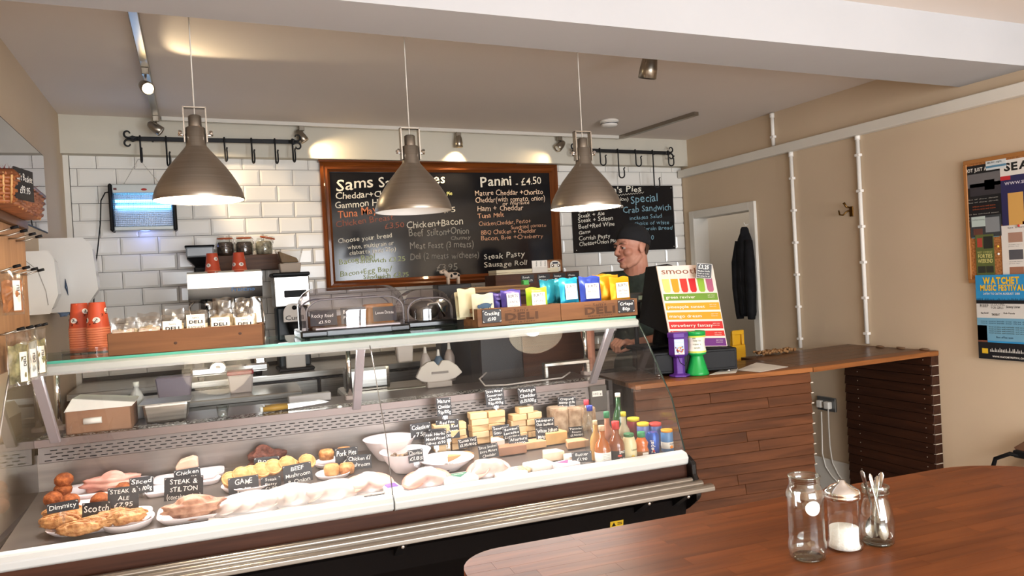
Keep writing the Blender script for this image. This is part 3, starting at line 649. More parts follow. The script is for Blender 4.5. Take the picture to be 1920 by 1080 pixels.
# wall shelf with jars
P=py(400,480,4.80); Q=py(532,504,4.80)
sh=thing('wall_shelf','short chunky dark timber shelf on the tiles holding three glass jars','shelf',(P.x,4.80,Q.z)); SW=Q.x-P.x; SH=P.z-Q.z
MB().box(0,SW,0,.18,0,SH).bld('shelf_box',wood('dark_shelf_wood',hexc('4E3526'),hexc('6E4D38'),0),sh,.003)
def kilner(x,label,fill,open_=False):
    P=py(x,478,4.87); t=thing('kilner_jar',label,'jar',(P.x,4.87,sh.location.z+SH),group='clip-top jars on the wall shelf')
    pr=[(.0,.002),(.046,.002),(.050,.010),(.052,.03),(.052,.075),(.046,.088),(.041,.094),(.041,.104)]
    MB().lathe(pr,28,caps=False).bld('glass_body',M['jarg'],t)
    MB().lathe([(.0,.005),(.046,.005),(.047,.07),(.040,.083),(.0,.085)],24,caps=False).bld('contents',fill,t)
    for k in range(6): MB().lathe([(.0525,.018+k*.010),(.0535,.021+k*.010),(.0525,.024+k*.010)],28,caps=False).bld('rib',M['jarg'],t)
    ld=MB(); ld.T=M4.Rotation(.22 if open_ else 0,4,'Y')
    ld.lathe([(.043,.108),(.0445,.112),(.043,.118),(.0,.120)],28,caps=False); ld.bld('lid',M['jarg'],t)
    sl=MB(); sl.T=ld.T; sl.lathe([(.0435,.103),(.0465,.106),(.0435,.110)],28,caps=False); sl.bld('rubber_seal',flat('B5562A',.5),t)
    MB().tube([(.047,0,.108),(.055,0,.095),(.056,0,.07),(.050,.01,.09),(.046,.01,.108)],.0015,6).bld('wire_clip',M['chrome'],t)
coff=noisy(mat('coffee_beans',hexc('33241C'),.6),hexc('1C1410'),hexc('5A463A'),60)
kilner(423,'clip-top glass jar of dark beans, left of the three on the wall shelf',coff)
kilner(459,'clip-top glass jar of dark beans, middle of the three on the wall shelf',coff)
kilner(496,'clip-top glass jar with its lid tipped open, right of the three on the wall shelf',noisy(mat('pale_sachets',hexc('8F8470'),.7),hexc('6A604E'),hexc('C4BAA2'),40),True)
# grinder
P0=py(512,512,4.50); P1=py(579,511,4.50)
gr=thing('coffee_grinder','steel and black coffee grinder between the coffee machine and the cake dome','coffee grinder',((P0.x+P1.x)/2,4.50,WZ)); hw=(P1.x-P0.x)/2; zt_=P0.z-WZ
MB().box(-hw-.006,hw+.006,-.005,.2,zt_-.022,zt_).bld('lid',M['black'],gr,.006)
MB().box(-hw,hw,0,.19,zt_-.20,zt_-.022).bld('steel_housing',M['steel'],gr,.006)
MB().box(-hw+.01,hw-.01,.03,.19,.02,zt_-.20).bld('column',flat('2B343A',.4),gr,.01)
MB().box(-hw,hw,-.03,.19,0,.02).bld('base',M['black'],gr,.006)
MB().box(-.045,hw-.02,-.012,-.0,zt_-.145,zt_-.105).bld('dial_recess',M['black'],gr,.004)
mb=MB(); pts=[(-.06,0)]+[(-.06+.0,.0)]
pg=[(-.062,zt_-.285),(.062,zt_-.285),(.062,zt_-.235)]+[(.062*math.cos(a),zt_-.235+.055*math.sin(a)) for a in [PI*k/12 for k in range(1,12)]]+[(-.062,zt_-.235)]
mb.prism(pg,-.055,-.045,'y'); mb.bld('maker_plate',flat('D9D5CF',.4),gr)
b=MB(); put(b,'Cunill',(-.052,-.0560,zt_-.275),(1,0,0),(0,0,1),width=.10,h=.026); b.bld('lettering',M['black'],gr)
mb=MB(); mb.T=M4.Translation((0,-.0555,zt_-.205))@M4.Rotation(PI/2,4,'X'); mb.lathe([(.0,0),(.013,0),(.013,.002),(.0,.002)],16,caps=False); mb.bld('knob',M['black'],gr)
MB().lathe([(.03,zt_-.36),(.05,zt_-.285)],20,(0,-.02,0)).bld('doser',M['black'],gr)
MB().box(-.06,.05,-.03,-.015,.02,.21).bld('front_guard',flat('CFCBC5',.3),gr,.004)
# plastic tubs on the grinder
t=thing('plastic_tub','clear plastic tub holding a brown filter on top of the coffee grinder','tub',((P0.x+P1.x)/2+.005,4.6,P0.z))
MB().hexa([(-.055,-.04,0),(.055,-.04,0),(.055,.04,0),(-.055,.04,0),(-.062,-.048,.055),(.062,-.048,.055),(.062,.048,.055),(-.062,.048,.055)]).bld('lower_tub',flat('A89682',.4),t,.004)
MB().hexa([(-.055,-.04,.057),(.055,-.04,.057),(.055,.04,.057),(-.055,.04,.057),(-.078,-.052,.14),(.078,-.052,.14),(.078,.052,.14),(-.078,.052,.14)]).bld('upper_tub',M['plas'],t,.004)
MB().hexa([(-.045,-.03,.06),(.05,-.03,.06),(.05,.03,.06),(-.045,.03,.06),(-.062,-.035,.128),(.04,-.035,.085),(.04,.035,.085),(-.062,.035,.128)]).bld('filter_paper',flat('8C7354',.7),t,.003)
# ================================================================== DELI DISPLAY CASE (local frame: x along, y deep, z up)
SL=-2.33
dc=thing('display_case','long slanted-glass refrigerated deli display case with dark brown front','display case',CO,TH)
def prof(name,pts,m,x0=SL,x1=0,bevel=0,label=None):   # pts are (y,z)
    mb=MB(); n=len(pts); mb.add([(x0,a,b) for a,b in pts]+[(x1,a,b) for a,b in pts],[tuple(range(n)),tuple(range(n,2*n))]+[(i,(i+1)%n,n+(i+1)%n,n+i) for i in range(n)])
    return mb.bld(name,m,dc,bevel,label=label)
SEAM=cd(738,940,.0).x
prof('lip_trim',[(0,.735),(-.012,.742),(-.016,.765),(-.004,.782),(.03,.788),(.03,.735)],M['lip'],SL,SEAM-.002,.003)
prof('lip_trim',[(0,.735),(-.012,.742),(-.016,.765),(-.004,.782),(.03,.788),(.03,.735)],M['lip'],SEAM+.002,0,.003)
prof('front_panel',[(.004,.735),(.004,.62),(.04,.60),(.06,.60),(.06,.735)],M['dkwood'])
prof('lower_front',[(.05,.63),(.012,.60),(.03,.52),(.14,.42),(.24,.30),(.26,.10),(.32,.10),(.32,.63)],mat('black_kick_panel',hexc('0E0908'),.7,spec=.15))
prof('cabinet_back',[(.88,.05),(.9,.05),(.9,1.0),(.88,1.0)],M['dark'])
prof('tub_bottom',[(.2,.10),(.9,.10),(.9,.14),(.2,.14)],M['dark'])
# bumper rails: three stacked metal extrusions on brackets
for k,(yy,zz,rr) in enumerate([(-.028,.682,.009),(-.052,.671,.010),(-.080,.657,.0115)]):
    mb=MB(); ex=.0+.03*k
    mb.add([(SL-.02,yy-rr*1.3,zz-rr),(SL-.02,yy+rr*1.3,zz-rr*.7),(SL-.02,yy+rr*1.3,zz+rr),(SL-.02,yy-rr*.5,zz+rr),(SL-.02,yy-rr*1.3,zz+rr*.3)]+[(ex,yy-rr*1.3,zz-rr),(ex,yy+rr*1.3,zz-rr*.7),(ex,yy+rr*1.3,zz+rr),(ex,yy-rr*.5,zz+rr),(ex,yy-rr*1.3,zz+rr*.3)],
      [(0,1,2,3,4),(5,6,7,8,9)]+[(i,(i+1)%5,5+(i+1)%5,5+i) for i in range(5)])
    mb.bld('bumper_rail',mat('satin_rail',hexc('A39C93'),.3,.85) if k==0 else bpy.data.materials['satin_rail'],dc,.003,seg=2)
for x in (-2.05,-1.15,-.22,-.05):
    MB().hexa([(x-.015,-.09,.645),(x+.015,-.09,.645),(x+.015,.04,.56),(x-.015,.04,.56),(x-.015,-.09,.66),(x+.015,-.09,.66),(x+.015,.04,.69),(x-.015,.04,.69)]).bld('rail_bracket',M['black'],dc)
    MB().ell((x,-.075,.635),(.008,.008,.008),8,6).bld('screw',M['chrome'],dc)
# end cap, right
for nm,xa,xb in (('end_cap',.0,.035),('end_cap',SL-.035,SL)):
    prof(nm,[(-.02,.745),(.02,.765),(.88,.765),(.88,.10),(.26,.10),(.22,.36),(.13,.50),(.0,.575),(-.045,.61),(-.045,.665),(-.022,.70)],mat('end_cap_black',hexc('120D0D'),.4) if xa==0 else bpy.data.materials['end_cap_black'],xa,xb,.01)
# yellow warning sticker
P=cd(1155,981,.03)
stk=MB().box(-.028,.028,-.001,.0,-.012,.012).bld('warning_sticker',flat('D8B21E',.5),dc); stk.location=(P.x,.0245,P.z); stk.rotation_euler=(.18,0,0)
b=MB(); b.add([(-.022,-.002,-.008),(-.004,-.002,-.008),(-.013,-.002,.008)],[(0,1,2)]); b.add([(.002,-.002,-.004),(.022,-.002,-.004),(.022,-.002,-.001),(.002,-.002,-.001)],[(0,1,2,3)]); b.add([(.002,-.002,.002),(.022,-.002,.002),(.022,-.002,.005),(.002,-.002,.005)],[(0,1,2,3)])
b.bld('sticker_print',M['black'],stk)
# deck, back wall with slots, granite service shelf
BD=.60
def dz(d): return .757+.115*(max(.03,d)-.03)
prof('deck',[(.03,.735),(.03,dz(.03)),(BD,dz(BD)),(BD,.775)],M['isteel'])
prof('inner_back',[(BD,.775),(BD,.955),(BD+.02,.955),(BD+.02,.775)],M['isteel'])
prof('slot_panel',[(BD-.012,.925),(BD-.03,.93),(BD-.022,.985),(BD+.02,.985),(BD+.02,.925)],mat('slot_panel_steel',hexc('6E6662'),.4,.7),SL+.01,-.13)
b=MB()
k=0
for r_ in range(4):
    z=.937+r_*.0115; x=SL+.03+(r_%2)*.018
    while x<-.17:
        yy=BD-.0305+(z-.93)/.055*.008
        b.box(x,x+.022,yy-.0009,yy+.001,z-.0017,z+.0017); x+=.036
b.bld('vent_slot',M['black'],dc,stuff=True)
prof('granite_shelf',[(BD-.02,.992),(BD-.02,1.012),(.685,1.012),(.685,.992)],M['granite'],SL,-.05)
prof('service_shelf',[(.685,.985),(.685,1.011),(.93,1.011),(.93,.985)],mat('dark_service_shelf',hexc('5E5552'),.3,.5),SL,-.05)
prof('shelf_edge',[(BD-.028,.985),(BD-.028,1.014),(BD-.02,1.014),(BD-.02,.985)],mat('pinkish_steel_edge',hexc('7E716D'),.35,.8),SL,-.05,.001)
MB().box(-.135,-.05,BD-.04,BD+.02,.87,.99).bld('control_box',flat('55504B',.4),dc,.003)
MB().box(-.125,-.075,BD-.0425,BD-.04,.94,.965).bld('price_label',M['paper'],dc)
b=MB(); put(b,'1·02 g',(-.120,BD-.0432,.948),(1,0,0),(0,0,1),width=.04,h=.009); b.bld('lettering',M['black'],dc)
MB().box(-.02,.0,BD,.88,.765,1.0).bld('inner_end',flat('3B3532',.5),dc)
# glass
fgp=[(.008,.786),(.05,.90),(.084,.987),(.157,1.077),(.25,1.20),(.335,1.296)]
def sheet(x0,x1,m,name):
    mb=MB(); n=len(fgp); vs=[(x,a,z) for x in (x0,x1) for a,z in fgp]
    mb.add(vs,[(i,i+1,n+i+1,n+i) for i in range(n-1)],True); return mb.bld(name,m,dc)
sheet(SL+.004,SEAM-.0015,M['glass'],'front_glass'); sheet(SEAM+.0015,-.004,M['glass'],'front_glass')
ge=mat('dark_glass_edge',hexc('2F3A34'),.2)
MB().tube([(-.002,a,z) for a,z in fgp],.0035,6).bld('glass_edge',ge,dc)
MB().tube([(SEAM,a,z) for a,z in fgp],.0018,6).bld('glass_seam',flat('6A6560',.3),dc)
MB().tube([(SL+.002,a,z) for a,z in fgp],.003,6).bld('glass_edge',flat('9A938A',.3),dc)
for x,nm in ((0,'end_glass'),(SL,'end_glass')):
    mb=MB(); pts=fgp+[(.335,1.3),(.80,1.3),(.80,1.01),(.88,.79)]; mb.add([(x,a,z) for a,z in pts],[tuple(range(len(pts)))]); mb.bld(nm,M['glass'],dc)
tg=MB().box(SL,.0,.345,.86,1.300,1.308).bld('top_glass',M['glassg'],dc)
MB().box(SL,.0,.3435,.3452,1.2995,1.3085).bld('top_glass_edge',M['green'],dc)
prof('light_bar',[(.322,1.262),(.314,1.270),(.322,1.292),(.345,1.2995),(.395,1.2995),(.395,1.285),(.345,1.270),(.335,1.262)],M['alu'],SL,0,.002)
prof('cream_stop',[(.345,1.2925),(.395,1.2998),(.395,1.2925)],flat('D8CBAE',.5),-.03,-.001)
tube=mat('case_light_tube',(1,1,1),.5,emit=(1,.96,.93),es=5)
MB().cyl((SL+.05,.368,1.272),(-.05,.368,1.272),.008,12).bld('light_tube',tube,dc)
def caselight(): 
    P=W(SL/2,.365,1.262); o=area('case_strip_light',P,(math.radians(-48),0,TH),2.2,.02,20,(1,.93,.90)); return o
caselight()
# struts between bar and shelf, posts at the right end and left end
for x in (-.115,-1.187,-2.262):
    MB().hexa([(x-.016,.56,1.0),(x+.016,.56,1.0),(x+.016,.59,1.0),(x-.016,.59,1.0),(x-.016,.345,1.268),(x+.016,.345,1.268),(x+.016,.375,1.268),(x-.016,.375,1.268)]).bld('strut',M['strut'],dc,.002)
for x in (-.035,SL+.035,-1.18):
    MB().cyl((x,.80,1.012),(x,.80,1.300),.011,16).bld('glass_post',M['chrome'],dc)
    MB().box(x-.022,x+.022,.78,.825,1.006,1.028).bld('post_foot',flat('BBA9A0',.4),dc,.004)
for a,bb in ((637,763),(990,735)):
    P=cd(a,bb,BD-.035); MB().ell((0,0,0),(.011,.006,.006),12,8).bld('sliding_clip',M['lip'],dc).location=P
# ------------------------------------------------------------------ things on the service shelf, seen through the glass
def onshelf(a,b_,z=1.012): p=cz(a,b_,z); return W(p.x,p.y,z)
def caset(name,label,cat,s,d,z,rz=0,group=None): return thing(name,label,cat,W(s,d,z),TH+rz,group)
p=cz(120,818,1.012)
t=caset('cardboard_box','brown cardboard box with a handle hole, inside the left end of the case',"box",-2.12,.72,1.012)
kb=noisy(mat('brown_cardboard',hexc('8F6A50'),.8),hexc('85604A'),hexc('9A7459'),6)
MB().box(-.12,.10,-.09,-.086,0,.085).box(-.12,.10,.08,.084,0,.085).box(-.12,-.116,-.09,.084,0,.085).box(.096,.10,-.09,.084,0,.085).box(-.12,.10,-.09,.084,0,.004).bld('box_body',kb,t)
MB().hexa([(-.125,-.088,.083),(.10,-.088,.083),(.10,.08,.083),(-.125,.08,.083),(-.10,-.06,.13),(.115,-.08,.098),(.11,.09,.10),(-.10,.09,.128)]).bld('flap',M['paper'],t,.002)
MB().tube([(-.06,-.092,.045),(0,-.092,.045)],.012,10).bld('handle_hole',M['paper'],t)
t=caset('steel_food_pan','deep steel food pan on the granite shelf beside the cardboard box','pan',-1.905,.76,1.012)
MB().hexa([(-.075,-.07,0),(.07,-.07,0),(.07,.07,0),(-.075,.07,0),(-.085,-.08,.075),(.08,-.08,.075),(.08,.08,.075),(-.085,.08,.075)]).bld('pan_body',M['steel'],t,.01,seg=2)
MB().box(-.097,.092,-.092,.092,.075,.079).bld('pan_rim',M['steel'],t,.001)
t=caset('spray_bottle','small white plastic bottle standing behind the cardboard box','bottle',-2.03,.88,1.012)
MB().lathe([(.024,0),(.026,.01),(.026,.09),(.018,.11),(.010,.118),(.010,.13)],20).bld('bottle_body',flat('B9B4B2',.4),t)
MB().lathe([(.012,.13),(.012,.15)],16).bld('bottle_cap',M['white'],t)
t=caset('glass_tumbler','small clear tumbler on the granite shelf in the left half of the case','tumbler',-1.70,.67,1.012)
MB().lathe([(.018,0),(.024,.045),(.022,.045),(.017,.004),(.0,.004)],20,caps=False).bld('tumbler_glass',M['jarg'],t)
P=cz(486,765,1.02)
t=caset('kitchen_knife','two yellow-handled knives in a clear sheath on the granite shelf','knife',P.x,.66,1.016,.10)
t['label']='yellow-handled knife lying on the granite shelf, front one of two'
def knife(t):
    MB().box(.0,.012,-.014,.014,0,.022).bld('handle_end',M['lip'],t,.003)
    MB().tube([(.012,0,.010),(.06,0,.010),(.11,0,.010)],[.011,.012,.010],10).bld('handle',flat('A8802A',.4),t)
    MB().hexa([(.11,-.001,.0),(.27,-.001,.008),(.27,.001,.008),(.11,.001,.0),(.11,-.001,.022),(.23,-.001,.02),(.23,.001,.02),(.11,.001,.022)]).bld('blade',M['steel'],t)
knife(t)
t2=dup(t,W(P.x+.01,.70,1.016),TH+.02,'yellow-handled knife lying on the granite shelf, rear one of two'); t['group']=t2['group']='knives on the granite shelf'
t=caset('cling_film_box','white cling film sleeve leaning on the granite shelf, beside the knives','film box',-1.35,.84,1.012,.1)
MB().box(-.09,.09,-.02,.02,0,.035).bld('sleeve',flat('B7AFAE',.5),t,.003)
# lips-shaped white tray
P=cd(823,675,.86)
t=caset('paper_carrier','pale folded paper tray standing behind the granite shelf','tray',P.x,.885,1.036)
mb=MB(); pg=[(-.11,.03),(-.085,.075),(-.05,.098),(-.02,.10),(0,.075),(.02,.10),(.05,.098),(.09,.07),(.115,.035),(.08,.012),(.03,.0),(-.04,.0),(-.085,.01)]
mb.prism(pg,-.012,.012,'y'); mb.bld('tray_front',flat('C3B7AC',.6),t,.006,seg=2)
MB().box(-.035,.045,-.016,-.011,.04,.05).bld('tray_slot',flat('7B6F66',.5),t)
MB().box(-.06,.06,-.02,.02,-.024,.004).bld('tray_foot',flat('A3978C',.6),t,.004)
# steel weigh-scale frame and stand by the right strut
P=cd(1040,700,.78); Q=cd(1110,680,.78)
t=caset('steel_bracket','long brushed steel bracket lying above the granite shelf by the right strut','bracket',P.x-.05,.80,1.012)
MB().box(0,.24,-.02,.02,.055,.075).box(0,.02,-.02,.02,.0,.056).box(.22,.24,-.02,.02,.0,.056).bld('bracket_body',M['steel'],t,.004)
t=caset('white_cable','white cable looping over the granite shelf near the right strut','cable',-.55,.72,1.018)
MB().tube([(.0,.08,.05),(-.05,.03,.03),(-.04,-.02,.004),(.05,-.05,.002),(.18,-.03,.002),(.34,-.02,.003),(.40,.02,.02)],.004,8).bld('cord',flat('BDB3AB',.5),t)
# serving hatch items behind: trays and tins on a rear rack, dark in the photo
t=thing('meat_slicer','steel slicer body standing on the floor behind the case','slicer',W(-.9,1.35,0),TH)
MB().box(-.28,.28,-.16,.16,0,.90).bld('stand',M['dark'],t,.01)
MB().box(-.26,.26,-.14,.14,.90,.98).bld('slicer_base',M['steel'],t,.02,seg=2)
MB().box(-.24,-.02,-.12,.02,.98,1.10).bld('carriage',M['steel'],t,.02,seg=2)
t=thing('prep_table','steel prep table behind the left half of the case','table',W(-1.8,1.45,0),TH)
MB().box(-.45,.45,-.2,.2,.98,1.01).bld('table_top',M['steel'],t,.004)
MB().box(-.44,.44,-.19,-.17,.86,.98).bld('apron',M['steel'],t)
for sx in (-.42,.42):
    for sy in (-.17,.17): MB().box(sx-.02,sx+.02,sy-.02,sy+.02,0,.98).bld('leg',M['steel'],t)
def tub(name,label,s,d,z,w_,h_,m,lid=None):
    t=caset(name,label,'tub',s,d,z); MB().hexa([(-w_*.42,-w_*.3,0),(w_*.42,-w_*.3,0),(w_*.42,w_*.3,0),(-w_*.42,w_*.3,0),(-w_*.5,-w_*.36,h_),(w_*.5,-w_*.36,h_),(w_*.5,w_*.36,h_),(-w_*.5,w_*.36,h_)]).bld('tub_body',m,t,.006)
    if lid: MB().box(-w_*.52,w_*.52,-w_*.38,w_*.38,h_,h_+.02).bld('tub_lid',lid,t,.005)
tub('plastic_tub','translucent tub with a red lid on the prep table',-1.63,1.42,1.01,.12,.09,flat('B5ABA8',.4),flat('8E2630',.4))
tub('plastic_tub','purple-grey plastic tub on the prep table above the steel pan',-1.93,1.42,1.01,.16,.11,flat('8D8592',.4))
tub('plastic_tub','white flour tub on the steel slicer carriage',-.83,1.30,1.10,.09,.10,flat('C9C0B8',.5))
for i,(s_,h_,c_) in enumerate([(-.62,.16,'B5ACA6'),(-.55,.14,'4F6478'),(-.49,.17,'A3948A')]):
    t=caset('squeeze_bottle',['pale','blue','cream'][i]+' squeeze bottle standing on the slicer stand','bottle',s_-.1,1.30,.98,group='squeeze bottles behind the case')
    MB().lathe([(.026,0),(.028,.02),(.028,h_*.75),(.018,h_*.9),(.008,h_)],16).bld('bottle_body',flat(c_,.4),t)
    MB().lathe([(.012,h_*.9),(.006,h_+.03)],12).bld('nozzle',M['white'],t)
# ------------------------------------------------------------------ things on the glass top
TZ=1.3085
# left crate with bagged sweets
def openbox(mb,x0,x1,y0,y1,h,t=.012):
    mb.box(x0,x1,y0,y0+t,0,h); mb.box(x0,x1,y1-t,y1,0,h); mb.box(x0,x0+t,y0+t,y1-t,0,h); mb.box(x1-t,x1,y0+t,y1-t,0,h); mb.box(x0+t,x1-t,y0+t,y1-t,0,.008); return mb
A=cz(206,667,TZ); B=cz(492,648,TZ)
yaw=math.atan2(B.y-A.y,B.x-A.x); yaw*=.35; Lc=.507
s0=A.x; d0=(A.y+B.y)/2+.012
cr=caset('sweet_crate','low knotty pine crate of bagged sweets at the left of the case top','crate',s0,d0,TZ,yaw)
for nm,b6 in (('front_board',(0,Lc,0,.012,0,.078)),('back_board',(0,Lc,.16,.172,0,.078)),('end_board',(0,.012,.012,.16,0,.078)),('end_board',(Lc-.012,Lc,.012,.16,0,.078)),('base_board',(.012,Lc-.012,.012,.16,0,.008))):
    MB().box(*b6).bld(nm,M['crate'],cr,.002)
mb=MB()
for (x,z) in ((.215,.03),(.43,.048)): mb.lathe([(.0,0),(.006,0)],12,(0,0,0)).at() if False else mb.ell((x,-.0003,z),(.006,.0006,.005),10,6)
mb.bld('knot',flat('3E2415',.6),cr)
sweet=noisy(mat('pale_sweets',hexc('D9C9A4'),.6),hexc('B99D6C'),hexc('EFE4CC'),55,bump=.4)
sweet2=noisy(mat('pink_sweets',hexc('C9B09E'),.6),hexc('A98C78'),hexc('E2D2C4'),55,bump=.4)
import itertools
def sweetbag(x,y,z0,label,lines,seed,m=sweet,h=.13,w=.075,lab=(.008,.062),tilt=0):
    T=cr.matrix_basis
    P=M4.Translation(cr.location)@M4.Rotation(TH+yaw,4,'Z')@V((x,y,z0))
    t=thing('sweet_bag',label,'sweet bag',P,TH+yaw+random.uniform(-.12,.12),'bags of sweets in the pine crate',rx=tilt)
    bag_mesh(w,h,.026,seed,amp=.0028).bld('film',M['film'],t)
    bag_mesh(w*.9,h*.60,.022,seed+3,.02,amp=.002).bld('sweets',m,t).location=(0,0,.006)
    if lines:
        MB().box(-w*.40,w*.40,-.0175,-.0165,lab[0],lab[1]).bld('label_card',flat('EFE3D6',.6),t,.001)
        b=MB()
        for tx,z,wd,bo in lines:
            put(b,tx,(-wd/2,-.0182,z),(1,0,0),(0,0,1),width=wd,h=.011 if bo else .006,bold=bo)
        b.bld('lettering',M['black'],t)
D4=[("Sam's",.0,.0,0)]
row=[(.045,"clear sweet bag at the left end of the pine crate, name label half showing",[("- Sam's -",.062,.045,.0)],(.02,.070),.118),
 (.128,"clear sweet bag second from the left in the pine crate, label half hidden",[("- Sam's -",.062,.045,.0)],(.02,.070),.118),
 (.205,'clear sweet bag third from the left with a DELI label',[("Sam's",.088,.022,0),('DELI',.070,.045,.03)],(.03,.098),.118),
 (.285,'clear sweet bag with a tall DELI blackjacks label',[("Sam's",.106,.022,0),('DELI',.088,.045,.03),('BLACKJACKS',.068,.052,.004),('100g',.052,.02,0)],(.035,.116),.128),
 (.365,'clear sweet bag second from the right in the pine crate, low DELI label',[("Sam's",.092,.022,0),('DELI',.074,.045,.03)],(.03,.100),.125),
 (.447,'clear sweet bag at the right end of the pine crate, DELI label cut off',[("Sam's",.088,.022,0),('DELI',.070,.045,.03)],(.03,.096),.125)]
for i,(x,lab,ln,lb,h) in enumerate(row):
    ln=[(a,z-.004,w_,bo) for a,z,w_,bo in ln]
    sweetbag(x,.032,.010,lab,ln,20+i,sweet2 if i<2 else sweet,h,.078,lb,tilt=0)
for i,(x,y,z,h) in enumerate([(.12,.085,.01,.13),(.20,.085,.01,.138),(.275,.09,.01,.13),(.36,.08,.01,.160),(.44,.08,.01,.150),(.37,.12,.01,.17),(.45,.12,.01,.165),(.05,.09,.01,.118)]):
    sweetbag(x,y,z,'clear label-less bag of sweets behind the labelled row, '+['behind the second from the left','behind the third from the left','left of the tall pair','front of the tall pair','front bag at the right end, tall','tallest, right of centre','tallest at the right end','behind the leftmost'][i],None,40+i,sweet,h,.076)
# orange cup stacks
gname=[('left','orange cups in the left stack'),('right','orange cups in the right stack')]
for i,(a,bb,n,top) in enumerate([(154,659,10,583),(187,658,10,580)]):
    p=cz(a,bb,TZ); base=W(p.x,.80 if i==0 else .70,TZ+.004)
    P=py(a,bb,base.y); base=V((P.x,P.y,TZ+.005))
    for k in range(n):
        lab='orange paper cup, %s from the bottom of the %s stack on the case'%(['first','second','third','fourth','fifth','sixth','seventh','eighth','ninth'][min(k,8)],gname[i][0]) if k<n-1 else 'topmost orange paper cup of the %s stack at the left end of the case top'%gname[i][0]
        cup(base+V((0,0,k*.0090)),-2.0+k*.5 if k<n-1 else -2.1+i*.5,lab,gname[i][1])
t=caset('acrylic_tray','small clear acrylic tray under the orange cup stacks','tray',-2.15,.70,TZ)
MB().box(-.09,.09,-.06,.07,0,.004).bld('tray_base',M['plas'],t)
MB().box(-.09,.09,-.063,-.06,0,.02).bld('tray_lip',M['plas'],t)
# cake domes
def dome(s,d,L,dep,h,label,rz=0,full=True):
    t=caset('cake_dome',label,'display dome',s,d,TZ,rz)
    MB().box(0,L,0,dep,0,.030).bld('dome_base',M['blackg'],t,.008,seg=2)
    if full: MB().box(.10,L*.82,-.006,.004,.004,.026).bld('front_drawer',flat('4A4F57',.25),t,.003)
    n=10; R=.075; vs=[]; mb=MB()
    sec=[(0.012,.03)]+[(.012+R-R*math.cos(PI/2*k/n),h-R+R*math.sin(PI/2*k/n)) for k in range(n+1)]
    sec2=[(L-a,z) for a,z in sec[::-1]]; pr=sec+sec2
    # rounded shell: section along x with front/back rounding
    rings=[]
    m_=8
    for j in range(m_+1):
        f_=j/m_; yy=.01+(dep-.02)*f_; q=min(f_,1-f_)*2; q=min(1,q*2.2); k_=math.sqrt(max(0,1-(1-q)**2))
        rings.append([(L/2+(a-L/2)*(.93+.07*k_),yy,.03+(z-.03)*(.72+.28*k_)) for a,z in pr])
    nn=len(pr); vs=[p for r in rings for p in r]
    fs=[(j*nn+i,j*nn+i+1,(j+1)*nn+i+1,(j+1)*nn+i) for j in range(m_) for i in range(nn-1)]+[tuple(range(nn)),tuple(range(m_*nn,(m_+1)*nn))]
    mb.add(vs,fs,True); mb.bld('clear_cover',M['smoke'],t)
    MB().tube([rings[0][i] for i in range(nn)],.0035,6).bld('cover_edge',flat('6B656A',.3),t)
    MB().tube([rings[m_][i] for i in range(nn)],.003,6).bld('cover_edge',flat('55505A',.3),t)
    return t
dm=dome(-1.395,.50,.44,.27,.195,'smoked clear cake dome with three price cards, left one on the case top',.03)
def card(parent,x,y,z,wd,hd,lines,rx=.12,rz=0,name='price_card',m=None):
    c=MB().box(-wd/2,wd/2,-.001,.001,0,hd).bld(name,m or M['slate'],parent,.0); c.location=(x,y,z); c.rotation_euler=(-rx,0,rz)
    b=MB()
    for tx,u,v,w_,h_ in lines: put(b,tx,(u*wd-wd/2,-.0016,v*hd),(1,0,0),(0,0,1),width=w_*wd,h=h_*hd,bold=.004,hand=1)
    b.bld('lettering',M['chalk'],c); return c
card(dm,.095,.03,.045,.105,.06,[('Rocky Road',.06,.55,.8,.24),('£1.50',.3,.15,.45,.2)])
card(dm,.215,.04,.045,.10,.065,[('Bread',.1,.65,.45,.2),('Pudding',.1,.3,.6,.2)])
card(dm,.345,.05,.045,.095,.06,[('Lemon Drizzle',.1,.5,.8,.2)])
for i,(x,c,w_,h_) in enumerate([(.10,'5A3A28',.11,.05),(.21,'8A6040',.1,.045),(.34,'B87C3E',.12,.085)]):
    ck=MB().box(-w_/2,w_/2,-.04,.04,0,h_).bld('cake_slab',noisy(mat('cake_%d'%i,hexc(c),.8),tuple(v*.7 for v in hexc(c)),hexc(c),40,bump=.4),dm,.01,seg=2); ck.location=(x,.16,.031)
MB().box(.06,.40,.012,.26,.030,.036).bld('foil_tray',flat('D8D5D8',.3),dm)
dm2=dome(-.955,.64,.24,.22,.165,'second clear dome, half hidden right of the one with price cards',.06,False)
MB().tube([(.10,.08,.04),(.13,.06,.10),(.17,.05,.105),(.20,.05,.04)],.006,8).bld('tongs',M['chrome'],dm2)
ck=MB().ell((.12,.1,.07),(.07,.05,.045),16,10).bld('dark_cake',flat('241D1B',.6),dm2)
